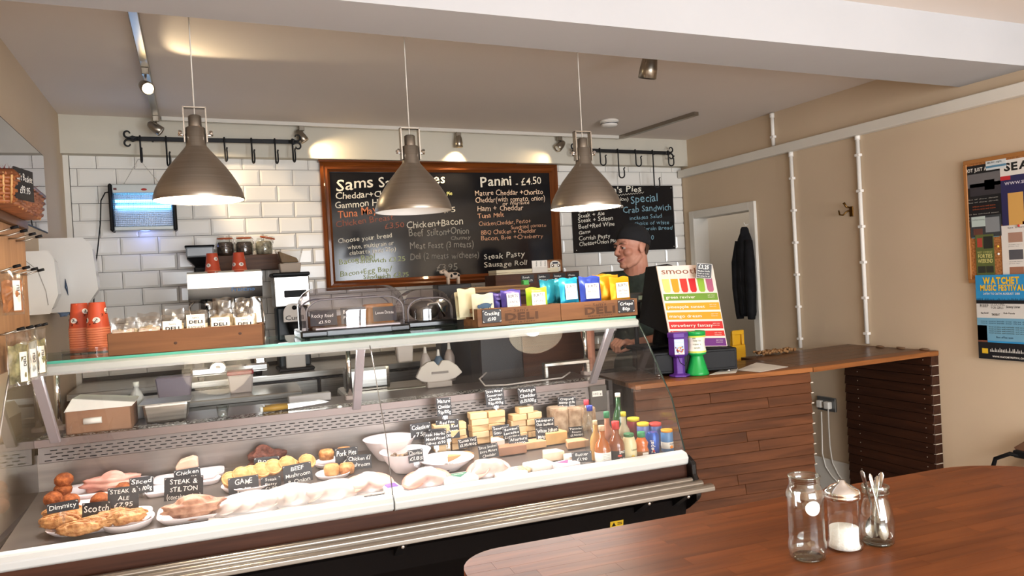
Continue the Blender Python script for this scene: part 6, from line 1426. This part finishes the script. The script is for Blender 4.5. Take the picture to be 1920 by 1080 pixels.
poster('event_poster','purple and white poster with large black capitals at the right edge of the noticeboard',a.y-.004,a.z+.004,w2,.40,'2C2A58',
 [('SEAFIRE',.05,.13,.62,.09,'1A1A1A',.04),('WWW.SEAFIRETICKETS',.05,.30,.6,.035,'E8E4F0',.01),('live music daily',.3,.42,.4,.03,'C9C4DC',0),('Saturday 1 pm',.3,.50,.4,.03,'C9C4DC',0),('WONDERFUL VENUE',.28,.70,.5,.03,'E8E4F0',.01),('1st Watchet',.3,.86,.3,.03,'1A1A1A',.01),('Boat Show',.3,.92,.26,.03,'1A1A1A',.01)],
 prints=[(0,0,1,.19,'E9E4DE'),(0,.19,.12,.24,'C22A30'),(.08,.40,.26,.80,'D9A85C'),(.26,.78,1,.98,'E6E0DC'),(.24,.75,1,.79,'B8232C')],lift=.0006)
a=Y1(1819,407); c=Y1(1877,404)
poster('leaflet','small leaflet with a house photograph overlapping the black poster',a.y,a.z,a.y-c.y,.105,'3A3E42',[('Coffee evening',.08,.2,.4,.06,'5A6A70',0)],prints=[(.05,.02,.5,.5,'BFD0CC'),(.5,.1,.95,.8,'8A8F93'),(.1,.6,.4,.9,'6A4238')],lift=.0014)
a=Y1(1822,437)
poster('leaflet','strip of a pale blue leaflet showing under the house leaflet',a.y,a.z,.14,.028,'5F97A8',[('West Coast Trust',.1,.7,.4,.3,'24384A',.01)],lift=.0003)
a=Y1(1829,441); b_=Y1(1834,518); c=Y1(1863,437); w3=a.y-c.y; h3=a.z-b_.z
poster('leaflet','olive green forties weekend leaflet pinned on the noticeboard',a.y,a.z,w3,h3,'5F6A3A',[('WEST SOMERSET',.08,.45,.84,.05,'C9C87A',0),('FORTIES',.12,.56,.78,.09,'DDD78A',.02),('WEEKEND',.10,.68,.82,.09,'DDD78A',.02)],prints=[(.45,.05,.95,.34,'2A2C28'),(.08,.76,.5,.92,'33352E'),(.54,.76,.94,.92,'33352E'),(.1,.08,.38,.3,'B5483A')],lift=.0022)
a=Y1(1877,424); w4=.42
ws_=[('Spa treatments',.08,.05,.3,.025,'3A3A3A',0)]
pr=[]
for r_ in range(3):
    for c_ in range(4): pr.append((.08+.22*c_,.12+.28*r_,.24+.22*c_,.28+.28*r_,['B08A78','5A5A60','A07058','77706A'][(r_+c_)%4]))
for r_ in range(3):
    for c_ in range(4): ws_+= [('details here',.08+.22*c_,.32+.28*r_,.15,.012,'6A6A6A',0),('price list',.08+.22*c_,.35+.28*r_,.12,.012,'6A6A6A',0)]
poster('leaflet','white sheet of small photographs pinned at the right of the noticeboard',a.y,a.z,w4,.295,'E6E2DC',ws_,prints=pr,lift=.0012)
a=Y1(1877,300)
poster('leaflet','small white and blue note pinned over the top of the two big posters',a.y+.075,a.z+.012,.10,.052,'D8DEE0',[('MUSIC night',.1,.4,.7,.16,'4A5A66',.01)],prints=[(0,.6,1,.8,'5A8AA8')],lift=.0028)
a=Y1(1831,516); b_=Y1(1836,671); h5=a.z-b_.z; w5=.62*h5*1.05
wt=poster('festival_poster','blue music festival poster hanging below the noticeboard',a.y,a.z,w5,h5,'2F93CF',
 [('WATCHET',.14,.105,.66,.075,'F2C22A',.05),('MUSIC FESTIVAL',.09,.185,.80,.065,'F2C22A',.045),('24TH TO 26TH AUGUST 2018',.14,.235,.66,.024,'F2EEE6',.015),
  ('REEF',.07,.38,.16,.035,'3A3A3A',.01),('SCOUTING',.27,.365,.26,.030,'4A4A4A',0),('FOR GIRLS',.28,.40,.22,.028,'4A4A4A',0),('Skinny Lister',.55,.39,.25,.03,'2A2A2A',.02),('big band',.08,.46,.14,.02,'2A2A2A',.02),('THE BEAT',.28,.48,.15,.024,'2A2A2A',.03),('Dub Pistols',.5,.46,.2,.02,'2A2A2A',.02)]
 +[('many more bands over three days',.07,.555+.022*k,.86,.013,'24405A',.01) for k in range(2)]+[('local artists and comedy and circus',.22,.62+.024*k,.66,.013,'3A3E24',.01) for k in range(4)]+[('Box office open',.35,.745,.3,.022,'24405A',.02),('TICKETS',.085,.90,.09,.013,'3A2A10',.02),('ON SALE',.085,.925,.09,.013,'3A2A10',.02),('WWW.WATCHETFESTIVAL.CO.UK',.26,.975,.62,.020,'F2EEE6',.02)],
 prints=[(0,.30,1,.34,'14161C'),(0,.34,1,.51,'DAD8D4'),(0,.51,1,.78,'74A9C6'),(0,.60,.18,.80,'7A4A3A'),(0,.80,1,1,'14161C')],lift=.010,rx=0)
mb=MB(); rr=random.Random(5)
for k in range(46):
    u=.01+k*.0213; h_=rr.uniform(.008,.028); mb.add([(-.0019,-u*w5,-.302*h5),(-.0019,-(u+.012)*w5,-.302*h5),(-.0019,-(u+.008)*w5,-(.300-h_)*h5),(-.0019,-(u+.004)*w5,-(.300-h_)*h5)],[(0,1,2,3)])
mb.bld('crowd_silhouette',flat('14161C',.5),wt)
mb=MB()
for k in range(26):
    u=.22+k*.029; h_=rr.uniform(.01,.045); mb.add([(-.0021,-u*w5,-.91*h5),(-.0021,-(u+.020)*w5,-.91*h5),(-.0021,-(u+.014)*w5,-(.90-h_)*h5),(-.0021,-(u+.006)*w5,-(.90-h_)*h5)],[(0,1,2,3)])
mb.bld('white_crowd',flat('DAD8D4',.5),wt)
MB().box(-.0023,-.0017,-.18*w5,-.07*w5,-.935*h5,-.875*h5).bld('yellow_box',flat('E3B92E',.5),wt)
for (a_,bb,c,lab) in [(1911,423,'C23A2E','red push pin holding the white sheet'),(1872,462,'E0B63A','yellow push pin in the bare cork'),(1873,476,'E6E0D4','white push pin in the bare cork')]:
    P=px(a_,bb,XR-.02); o=MB().ell((-.004,0,0),(.005,.006,.006),10,8).bld('push_pin',flat(c,.4)); tag(o,lab,'pin',None,P)
# dark clip at top right edge
# extinguisher and wooden box above
ex=thing('fire_extinguisher','red fire extinguisher with a black hose at the right edge of the photo','fire extinguisher',(XR-.085,2.27,.0))
MB().lathe([(.0,.02),(.070,.02),(.075,.04),(.075,.40),(.066,.455),(.035,.485),(.022,.495),(.022,.52)],28).bld('cylinder',flat('A81E1E',.3),ex)
MB().box(-.02,.02,-.05,.09,.52,.555).bld('handle',M['black'],ex,.006)
MB().tube([(-.0,.02,.53),(-.02,.10,.535),(-.03,.165,.50),(-.03,.185,.44),(-.03,.18,.36)],.010,10).bld('hose',M['black'],ex)
MB().lathe([(.078,.0),(.078,.02)],20).bld('base_ring',M['black'],ex)
P=px(1905,838,XR-.06)
t=thing('wooden_sign_box','dark wooden box with a small label at the right edge above the extinguisher','wooden box',(XR,P.y,P.z),0,rx=.0)
mb=MB(); mb.prism([(0,0),(-.12,.09),(-.40,.09),(-.40,-.10),(-.10,-.10)],-.08,0,'x'); mb.bld('box_body',flat('6A4A36',.5),t,.003)
MB().box(-.0825,-.08,-.36,-.14,-.05,.05).bld('label_sheet',flat('CFCFD4',.5),t)
# ================================================================== FOREGROUND TABLE
TBZ=.84
def tp(a,bb): return pz(a,bb,TBZ)
far0=tp(905,1033); far1=tp(1720,887); e1=(far1-far0).normalized(); e2=V((e1.y,-e1.x,0))   # e2 towards the camera
if e2.y>0: e2=-e2
cL=tp(872,1062); cR=tp(1920,903)
tb=thing('cafe_table','butcher-block wooden table with rounded corners in the right foreground','table',(far0.x,far0.y,0),math.atan2(e1.y,e1.x))
inv=lambda p:(V((p-far0).to_tuple()).dot(e1),(p-far0).dot(-e2))
cl_=inv(cL); 
x0_=min(cl_[0],-.02)-.01; x1_=inv(tp(1757,880))[0]+.30; rC=.12; rB=.30; depT=.80
def rrect(x0,x1,y0,y1,r,n=8):
    p=[]
    for cx,cy,a0,q in ((x1-rB,y1-rB,0,rB),(x0+r,y1-r,PI/2,r),(x0+r,y0+r,PI,r),(x1-rB,y0+rB,1.5*PI,rB)):
        for k in range(n+1): a=a0+PI/2*k/n; p.append((cx+q*math.cos(a),cy+q*math.sin(a)))
    return p
outl=rrect(x0_,x1_,-depT,0.004,rC)
def clip(poly,f):
    out=[]
    for i in range(len(poly)):
        a=poly[i]; b_=poly[(i+1)%len(poly)]; fa,fb=f(a),f(b_)
        if fa>=0: out.append(a)
        if (fa>=0)!=(fb>=0): t=fa/(fa-fb); out.append((a[0]+(b_[0]-a[0])*t,a[1]+(b_[1]-a[1])*t))
    return out
rr=random.Random(11); yy=-depT; sw=.045
while yy<.004:
    x=x0_-rr.uniform(0,.3)
    while x<x1_:
        L_=rr.uniform(.18,.42); g=.00025
        p=clip(clip(clip(clip(outl,lambda q:q[0]-(x+g)),lambda q:(x+L_-g)-q[0]),lambda q:q[1]-(yy+g)),lambda q:(yy+sw-g)-q[1])
        if len(p)>=3:
            q=[p[0]]
            for v in p[1:]:
                if math.hypot(v[0]-q[-1][0],v[1]-q[-1][1])>1e-5: q.append(v)
            if len(q)>=3: MB().prism(q,TBZ-.030,TBZ).bld('stave',M['table'],tb)
        x+=L_
    yy+=sw
MB().prism(rrect(x0_+.002,x1_-.002,-depT+.002,.002,rC),TBZ-.034,TBZ-.030).bld('underside',M['topy'],tb)
xm=(x0_+x1_)/2
MB().cyl((xm,-depT/2,.03),(xm,-depT/2,TBZ-.034),.045,20).bld('pedestal',M['black'],tb)
MB().lathe([(.28,0),(.28,.012),(.06,.035)],36,(xm,-depT/2,0)).bld('foot_plate',M['black'],tb)
def ontable(a,bb): return tp(a,bb)
jg=M['jarg']
greenish=mat('jar_base_glass',hexc('A9C4AE'),.1,trans=.0); gb_=pane('jar_base_tint',(.90,.96,.92),1.2,0,1.5,.05)
def jar(t,prof_o,th=.0022,base=.006,n=40):
    MB().lathe(prof_o,n,caps=False).bld('outer_glass',jg,t)
    MB().lathe([(max(r-th,.0),z if z>base else base) for r,z in prof_o],n,caps=False).bld('inner_glass',jg,t)
    r0=prof_o[0][0]; MB().lathe([(0,.0005),(r0,.0005),(r0+.002,base*.5),(r0,base),(0,base)],n,caps=False).bld('glass_base',gb_,t)
P=ontable(1515,1046)
Sx=.186/.170
t=thing('glass_jar','empty clear glass jar with a round white sticker, left of three on the table','jar',P)
o_=[(.028,0),(.034,.004),(.0365,.020),(.0365,.034),(.0345,.042),(.0345,.118),(.0365,.124),(.0365,.134),(.031,.148),(.0285,.153),(.0285,.166),(.0305,.167),(.0305,.1695),(.0285,.170)]
o_=[(r*Sx*1.02,z*Sx) for r,z in o_]; jar(t,o_)
for z_ in (.156,.160,.164): MB().lathe([(.029*Sx,z_*Sx-.001),(.0305*Sx,z_*Sx),(.029*Sx,z_*Sx+.001)],36,caps=False).bld('thread',jg,t)
MB().tube([(.0305*Sx*math.cos(2*PI*k/36),.0305*Sx*math.sin(2*PI*k/36),.169*Sx) for k in range(36)],.0016,6,closed=True).bld('rim',gb_,t)
# sticker wrapped on the jar, facing the camera
vd=(O-P); va=math.atan2(vd.y,vd.x)
mb=MB(); R1=.0345*Sx*1.02+.0006; n=24; cz0=.112*Sx; ca=va+.42
vs=[(R1*math.cos(ca+.44*math.cos(2*PI*k/n)),R1*math.sin(ca+.44*math.cos(2*PI*k/n)),cz0+.0165*math.sin(2*PI*k/n)) for k in range(n)]+[(R1*math.cos(ca),R1*math.sin(ca),cz0)]
mb.add(vs,[(k,(k+1)%n,n) for k in range(n)]); mb.bld('round_sticker',flat('E2E0DA',.6),t)
P=ontable(1584,1028)
t=thing('sugar_dispenser','fluted glass sugar dispenser with a dented metal lid, middle of three on the table','sugar dispenser',P)
n=48; mb=MB(); vs=[];fs=[]
pr_=[(.028,0),(.0355,.003),(.036,.012),(.0305,.020),(.0305,.108),(.032,.112)]
for r,z in pr_:
    for k in range(n):
        a=2*PI*k/n; fl_=1+.022*abs(math.sin(a*6)) if .015<z<.111 else 1; vs.append((r*Sx*fl_*math.cos(a),r*Sx*fl_*math.sin(a),z*Sx))
for i in range(len(pr_)-1):
    for k in range(n): fs.append((i*n+k,i*n+(k+1)%n,(i+1)*n+(k+1)%n,(i+1)*n+k))
mb.add(vs,fs,True); mb.bld('fluted_glass',jg,t)
mb=MB(); mb.lathe([(.0,.005),(.031,.005),(.0285,.018),(.0285,.050),(.0,.052)],36,caps=False,sx=Sx,sy=Sx); mb.bld('sugar',noisy(mat('white_sugar',hexc('F3EFE8'),.8),hexc('EDE8E0'),hexc('F8F5F0'),200,bump=.2),t,label='white sugar filling the lower part')
mb=MB(); vs=[];fs=[]; lp=[(.0335,.106),(.0355,.108),(.0355,.113),(.0345,.116),(.0355,.119),(.034,.123),(.022,.132),(.008,.139),(.006,.144),(.0,.1445)]
for r,z in lp:
    for k in range(n):
        a=2*PI*k/n; dent=max(0,math.cos(a-va-1.1))**6*.003*(.01<r<.033); vs.append((r*Sx*math.cos(a),r*Sx*math.sin(a),z*Sx-dent))
for i in range(len(lp)-1):
    for k in range(n): fs.append((i*n+k,i*n+(k+1)%n,(i+1)*n+(k+1)%n,(i+1)*n+k))
mb.add(vs,fs,True); mb.bld('metal_lid',M['chrome'],t)
P=ontable(1646,1018)
t=thing('spoon_jar','small milk-bottle shaped glass jar, right of three on the table','jar',P)
o_=[(.028,0),(.033,.005),(.0345,.03),(.034,.05),(.031,.072),(.0255,.092),(.0235,.102),(.024,.108),(.0265,.110),(.027,.118),(.026,.124)]
jar(t,[(r*Sx,z*Sx) for r,z in o_],.0022,.008)
MB().tube([(.026*Sx*math.cos(2*PI*k/36),.026*Sx*math.sin(2*PI*k/36),.121*Sx) for k in range(36)],.0026,8,closed=True).bld('rim',gb_,t)
MB().tube([(.0255*Sx*math.cos(2*PI*k/36),.0255*Sx*math.sin(2*PI*k/36),.109*Sx) for k in range(36)],.002,8,closed=True).bld('neck_ring',gb_,t)
SPM=mat('spoon_steel',(.45,.43,.41),.18,1)
def spoon(top,bot,label,roll=0,bowl=True,L=.155):
    """top/bot are offsets from jar base (m); handle up"""
    b0=P+V(bot); t0=P+V(top); ax=(t0-b0).normalized(); L=(t0-b0).length
    t=thing('teaspoon',label,'spoon',b0,group='teaspoons in the glass jar'); q=ax.to_track_quat('Z','Y').to_matrix().to_4x4(); t.matrix_world=M4.Translation(b0)@q@M4.Rotation(roll,4,'Z')
    mb=MB(); m_=12; n=14; vs=[];fs=[]
    for j in range(m_+1):
        u=j/m_*2-1; w_=math.sqrt(max(0,1-u*u))
        for i in range(n+1):
            v=i/n*2-1; x=v*w_*.0155*(1-.12*u); z=.026+u*.026; y=-.007*(1-v*v)*(1-u*u)
            vs.append((x,y,z))
    for j in range(m_):
        for i in range(n): a=j*(n+1)+i; fs.append((a,a+1,a+n+2,a+n+1))
    mb.add(vs,fs,True); mb.add([(a,b+.0012,c) for a,b,c in vs],fs,True); mb.bld('spoon_bowl',SPM,t)
    mb=MB(); hz=[(.050,.0035,.0016),(.065,.0024,.0018),(L-.06,.0028,.0014),(L-.02,.0055,.0013),(L-.006,.0058,.0012),(L,.002,.001)]
    vs=[];fs=[];n=12
    for z,rx_,ry_ in hz:
        for k in range(n): a=2*PI*k/n; vs.append((rx_*math.cos(a),ry_*math.sin(a),z))
    for i in range(len(hz)-1):
        for k in range(n): fs.append((i*n+k,i*n+(k+1)%n,(i+1)*n+(k+1)%n,(i+1)*n+k))
    mb.add(vs,fs,True); mb.bld('handle',SPM,t)
rv=lambda a,b_,c:tuple(_R*a+V((_F.x,_F.y,0)).normalized()*b_+V((0,0,c)))
spoon(rv(-.030,.0,.170),rv(.012,.012,.014),'teaspoon leaning left out of the jar, the longest handle',PI*.1)
spoon(rv(-.004,.014,.158),rv(.008,-.018,.012),'teaspoon standing nearly upright in the middle of the jar, bowl facing forward',0)
spoon(rv(.012,.010,.154),rv(-.015,-.004,.013),'teaspoon leaning right, in front of the thin-edged one',.5)
spoon(rv(.019,.004,.164),rv(-.006,.012,.013),'teaspoon seen edge-on at the right of the jar',1.3)
# ================================================================== THE MAN BEHIND THE COUNTER
pe=thing('person','smiling man in a dark green t-shirt and black beanie behind the counter, looking left','person',(2.45,3.84,0))
PO=V(pe.location)
fd=V((-.985,-.17,0)).normalized(); lf_=V((-fd.y,fd.x,0)); HC=py(1183,463,3.80); HC.z-=.003
pitch=-.10; roll_=.0
Hm=M4(((fd.x,lf_.x,0,HC.x),(fd.y,lf_.y,0,HC.y),(0,0,1,HC.z),(0,0,0,1)))@M4.Rotation(-pitch,4,'Y')
HL=M4.Translation(-PO)@Hm
HS=1.06
body=MB()
def hd(mb): mb.T=HL@M4.Scale(HS,4); return mb
hd(body)
body.ell((-.018,0,.035),(.098,.078,.090),24,18)
body.ell((.022,0,-.030),(.066,.062,.080),20,16)
body.tube([(-.01,.052,-.045),(.03,.046,-.080),(.064,.018,-.098)],[.022,.019,.017],10); body.tube([(-.01,-.052,-.045),(.03,-.046,-.080),(.064,-.018,-.098)],[.022,.019,.017],10)
body.ell((.068,0,-.094),(.022,.026,.018),14,10)
for s_ in (-1,1):
    body.ell((.056,s_*.036,-.022),(.030,.026,.026),14,10); body.ell((-.006,s_*.079,-.006),(.019,.009,.032),12,10); body.ell((.104,s_*.012,-.026),(.012,.010,.008),10,8)
    body.ell((.076,s_*.028,.030),(.014,.026,.009),12,8)
body.tube([(.084,0,.022),(.098,0,.0),(.114,0,-.020)],[.010,.0105,.012],10); body.ell((.112,0,-.022),(.012,.011,.010),12,10)
body.ell((.088,0,-.050),(.012,.026,.007),12,8); body.ell((.083,0,-.071),(.012,.022,.008),12,8); body.ell((.074,0,-.06),(.015,.03,.02),12,8)
body.T=M4.Identity(4)
def cap_(mb,pts,rs,n=16):
    mb.tube(pts,rs,n); 
    for p,r in ((pts[0],rs[0]),(pts[-1],rs[-1])): mb.ell(p,(r,r,r),n,10)
w=lambda x,y,z:V((x,y,z))-PO
a_=V((-.62,-.78,0)).normalized(); l_=V((-a_.y,a_.x,0))*-1
if l_.x<0: l_=-l_
NB_=V((HC.x+.045,HC.y+.03,HC.z-.168)); 
shL=NB_+l_*.185+V((0,0,-.045)); shR=NB_-l_*.185+V((0,0,-.045))
cap_(body,[HC-PO+V((.03,.0,-.05)),NB_-PO+V((0,0,.0))],[.066,.078])
chest=NB_+V((.02,.02,-.20)); waist=NB_+V((.05,.03,-.40)); pel=NB_+V((.06,.03,-.55))
Q=lambda p:p-PO
handL=py(1157,638,3.46); wrL=py(1182,646,3.49); elL=V((2.585,3.60,1.115))
elR=py(1098,600,3.78); wrR=py(1108,672,3.66)
cap_(body,[Q(shR),Q(NB_+V((0,0,-.03))),Q(shL)],[.058,.075,.058])
cap_(body,[Q(chest)+l_*.06,Q(chest)-l_*.06],[.125,.125]); cap_(body,[Q(waist)+l_*.05,Q(waist)-l_*.05],[.115,.115]); cap_(body,[Q(pel)+l_*.06,Q(pel)-l_*.06],[.12,.12])
cap_(body,[Q(chest),Q(waist),Q(pel)],[.13,.12,.12])
cap_(body,[Q(shL),Q(shL.lerp(elL,.5)),Q(elL)],[.052,.047,.038]); cap_(body,[Q(elL),Q(elL.lerp(wrL,.35)),Q(wrL)],[.040,.040,.026])
cap_(body,[Q(shR),Q(shR.lerp(elR,.5)),Q(elR)],[.052,.047,.038]); cap_(body,[Q(elR),Q(elR.lerp(wrR,.35)),Q(wrR)],[.040,.040,.026])
# legs
for s_ in (-1,1):
    hip=pel+l_*.09*s_+V((0,0,-.03)); kn=V((hip.x,hip.y-.02,.50)); an=V((hip.x,hip.y+.02,.09))
    cap_(body,[Q(hip),Q(hip.lerp(kn,.4)),Q(kn)],[.092,.085,.058]); cap_(body,[Q(kn),Q(kn.lerp(an,.35)),Q(an)],[.058,.060,.038])
# hands: palm, four curled fingers and a thumb each
def hand(wr,dirv,palm_n,curl,sd):
    d=dirv.normalized(); n=palm_n.normalized(); n=(n-d*n.dot(d)).normalized(); sdv=d.cross(n).normalized()*sd
    cap_(body,[Q(wr),Q(wr+d*.03)],[.027,.026],12)
    for k in range(4):
        f0=wr+d*.025+sdv*(.026-.0175*k); f1=wr+d*.088+sdv*(.030-.020*k)
        cap_(body,[Q(f0),Q(f1)],[.014,.0125],10)
        L_=[.040,.045,.042,.034][k]; a=0; p=f1; pts=[Q(p)]
        for j in range(3):
            a+=curl*(1.0 if j else .8); p=p+(d*math.cos(a)+n*math.sin(a))*L_*(1,.65,.5)[j]; pts.append(Q(p))
        cap_(body,pts,[.0105,.0098,.009,.0078],10)
    t0=wr+d*.022+sdv*.020; t1=t0+(d*.6+sdv*.75+n*.25)*.042; t2=t1+(d*.75+n*.6+sdv*.05)*.032; t3=t2+(d*.7+n*.55-sdv*.35)*.024
    cap_(body,[Q(t0),Q(t1),Q(t2),Q(t3)],[.016,.0135,.0115,.009],10)
hand(wrL,V((handL-wrL)),V((.1,.2,-1)),1.15,1)
hand(wrR,(wrR-elR),V((-.6,.6,0)),.5,-1)
o=body.bld('body',M['skin'],pe)
def remesh(o,vs,sm=6,f=.5):
    m=o.modifiers.new('r','REMESH'); m.mode='VOXEL'; m.voxel_size=vs; m.use_smooth_shade=True
    m=o.modifiers.new('s','SMOOTH'); m.iterations=sm; m.factor=f
remesh(o,.0042,4,.5)
# t-shirt
ts=MB()
cap_(ts,[Q(shR)+V((0,0,.0)),Q(NB_+V((.0,.0,-.050))),Q(shL)+V((0,0,.0))],[.078,.088,.078])
cap_(ts,[Q(chest)+l_*.065+a_*.01,Q(chest)-l_*.065+a_*.01],[.137,.137]); cap_(ts,[Q(waist)+l_*.055,Q(waist)-l_*.055],[.133,.133]); cap_(ts,[Q(pel)+l_*.065,Q(pel)-l_*.065],[.136,.136])
cap_(ts,[Q(chest)+V((0,0,.06)),Q(waist),Q(pel)],[.138,.136,.136])
cap_(ts,[Q(shL),Q(shL.lerp(elL,.62))],[.078,.066]); cap_(ts,[Q(shR),Q(shR.lerp(elR,.62))],[.078,.066])
cap_(ts,[Q(NB_)+V((.012,.0,-.035)),Q(NB_)+V((.005,0,.002))],[.095,.076])
o=ts.bld('t_shirt',M['shirt'],pe); remesh(o,.008,5,.5)
tr_=MB()
for s_ in (-1,1):
    hip=pel+l_*.09*s_+V((0,0,-.03)); kn=V((hip.x,hip.y-.02,.50)); an=V((hip.x,hip.y+.02,.10))
    cap_(tr_,[Q(hip),Q(hip.lerp(kn,.4)),Q(kn)],[.105,.098,.075]); cap_(tr_,[Q(kn),Q(kn.lerp(an,.35)),Q(an)],[.072,.072,.058])
cap_(tr_,[Q(pel)+l_*.06+V((0,0,-.06)),Q(pel)-l_*.06+V((0,0,-.06))],[.13,.13])
o=tr_.bld('trousers',flat('1E2026',.8),pe); remesh(o,.012,3)
for s_ in (-1,1):
    hip=pel+l_*.09*s_; c=Q(V((hip.x,hip.y,0)))+a_*.06; m_=MB(); m_.T=M4.Translation(c)@M4.Rotation(math.atan2(a_.y,a_.x),4,'Z'); m_.ell((0,0,.045),(.135,.048,.045),18,10).box(-.13,.13,-.045,.045,.0,.03); m_.bld('shoe',M['black'],pe)
# head details
e_w=flat('C4B2A8',.4); e_d=flat('2E2A28',.3)
for s_ in (-1,1):
    hd(MB()).ell((.0785,s_*.030,.006),(.0100,.0115,.0075),14,10).bld('eye',e_w,pe)
    hd(MB()).ell((.0885,s_*.0305,.006),(.0035,.006,.006),10,8).bld('iris',e_d,pe)
    mb=hd(MB()); mb.tube([(.081,s_*.0175,.010),(.0905,s_*.024,.0155),(.0905,s_*.034,.0155),(.078,s_*.044,.008)],[.0022,.0034,.0036,.0022],8); mb.bld('eyelid',M['skin'],pe)
    mb=hd(MB()); mb.tube([(.093,s_*.014,.0265),(.0945,s_*.028,.031),(.085,s_*.043,.028)],[.0022,.0036,.0018],8); mb.bld('eyebrow',flat('5A4030',.8),pe)
mb=hd(MB()); mb.tube([(.079,-.029,-.050),(.0945,-.016,-.0575),(.099,0,-.0605),(.0945,.016,-.0575),(.079,.029,-.050)],[.0012,.0045,.0060,.0045,.0012],10); mb.bld('open_mouth',flat('7A3A34',.5),pe)
mb=hd(MB()); mb.tube([(.085,-.022,-.0515),(.098,-.011,-.0570),(.1015,0,-.0585),(.098,.011,-.0570),(.085,.022,-.0515)],[.0010,.0028,.0032,.0028,.0010],8); mb.bld('teeth',flat('EFE6DC',.3),pe)
for z_,k_ in ((-.0545,.0),(-.0665,.0)):
    mb=hd(MB()); up=1 if z_>-.06 else -1
    mb.tube([(.078,-.031,-.048),(.094,-.016,z_-.001+(0 if up>0 else .002)),(.0995,0,z_),(.094,.016,z_-.001+(0 if up>0 else .002)),(.078,.031,-.048)],[.0012,.0028,.0034,.0028,.0012],8); mb.bld('lip',flat('B9766A',.5),pe)
# hair under the beanie
mb=hd(MB()); n=24; vs=[];fs=[]
for j in range(7):
    z=.02-j*.0125
    for k in range(n+1):
        a=.60*PI+k/n*.80*PI
        r=1.01+.004*math.sin(k*2.3); vs.append((-.018+.099*r*math.cos(a)*(1-.012*j*j*.6),.079*r*math.sin(a)*(1-.010*j*j*.6),z))
for j in range(6):
    for k in range(n): q=j*(n+1)+k; fs.append((q,q+1,q+n+2,q+n+1))
mb.add(vs,fs,True); o=mb.bld('hair',noisy(mat('brown_hair',hexc('4A3426'),.8),hexc('382619'),hexc('5E4432'),80,(1,1,6)),pe)
m_=o.modifiers.new('s','SOLIDIFY'); m_.thickness=.004
# beanie
mb=MB(); mb.T=HL@M4.Scale(HS,4)@M4.Translation((-.022,0,.032))@M4.Rotation(-.36,4,'Y')
n=32; vs=[];fs=[]; m2=16
for j in range(m2+1):
    th=PI*.50*j/m2
    for k in range(n):
        ph=2*PI*k/n; q=1+.012*math.sin(6*ph+j); vs.append((.104*math.sin(th)*math.cos(ph)*q,.085*math.sin(th)*math.sin(ph)*q,.012+.088*math.cos(th)))
for k in range(n): ph=2*PI*k/n; vs.append((.104*math.cos(ph),.0855*math.sin(ph),-.012))
for j in range(m2+1):
    for k in range(n): fs.append((j*n+k,j*n+(k+1)%n,(j+1)*n+(k+1)%n,(j+1)*n+k))
mb.add(vs,fs,True); o=mb.bld('beanie',M['cap'],pe); m_=o.modifiers.new('s','SOLIDIFY'); m_.thickness=.004
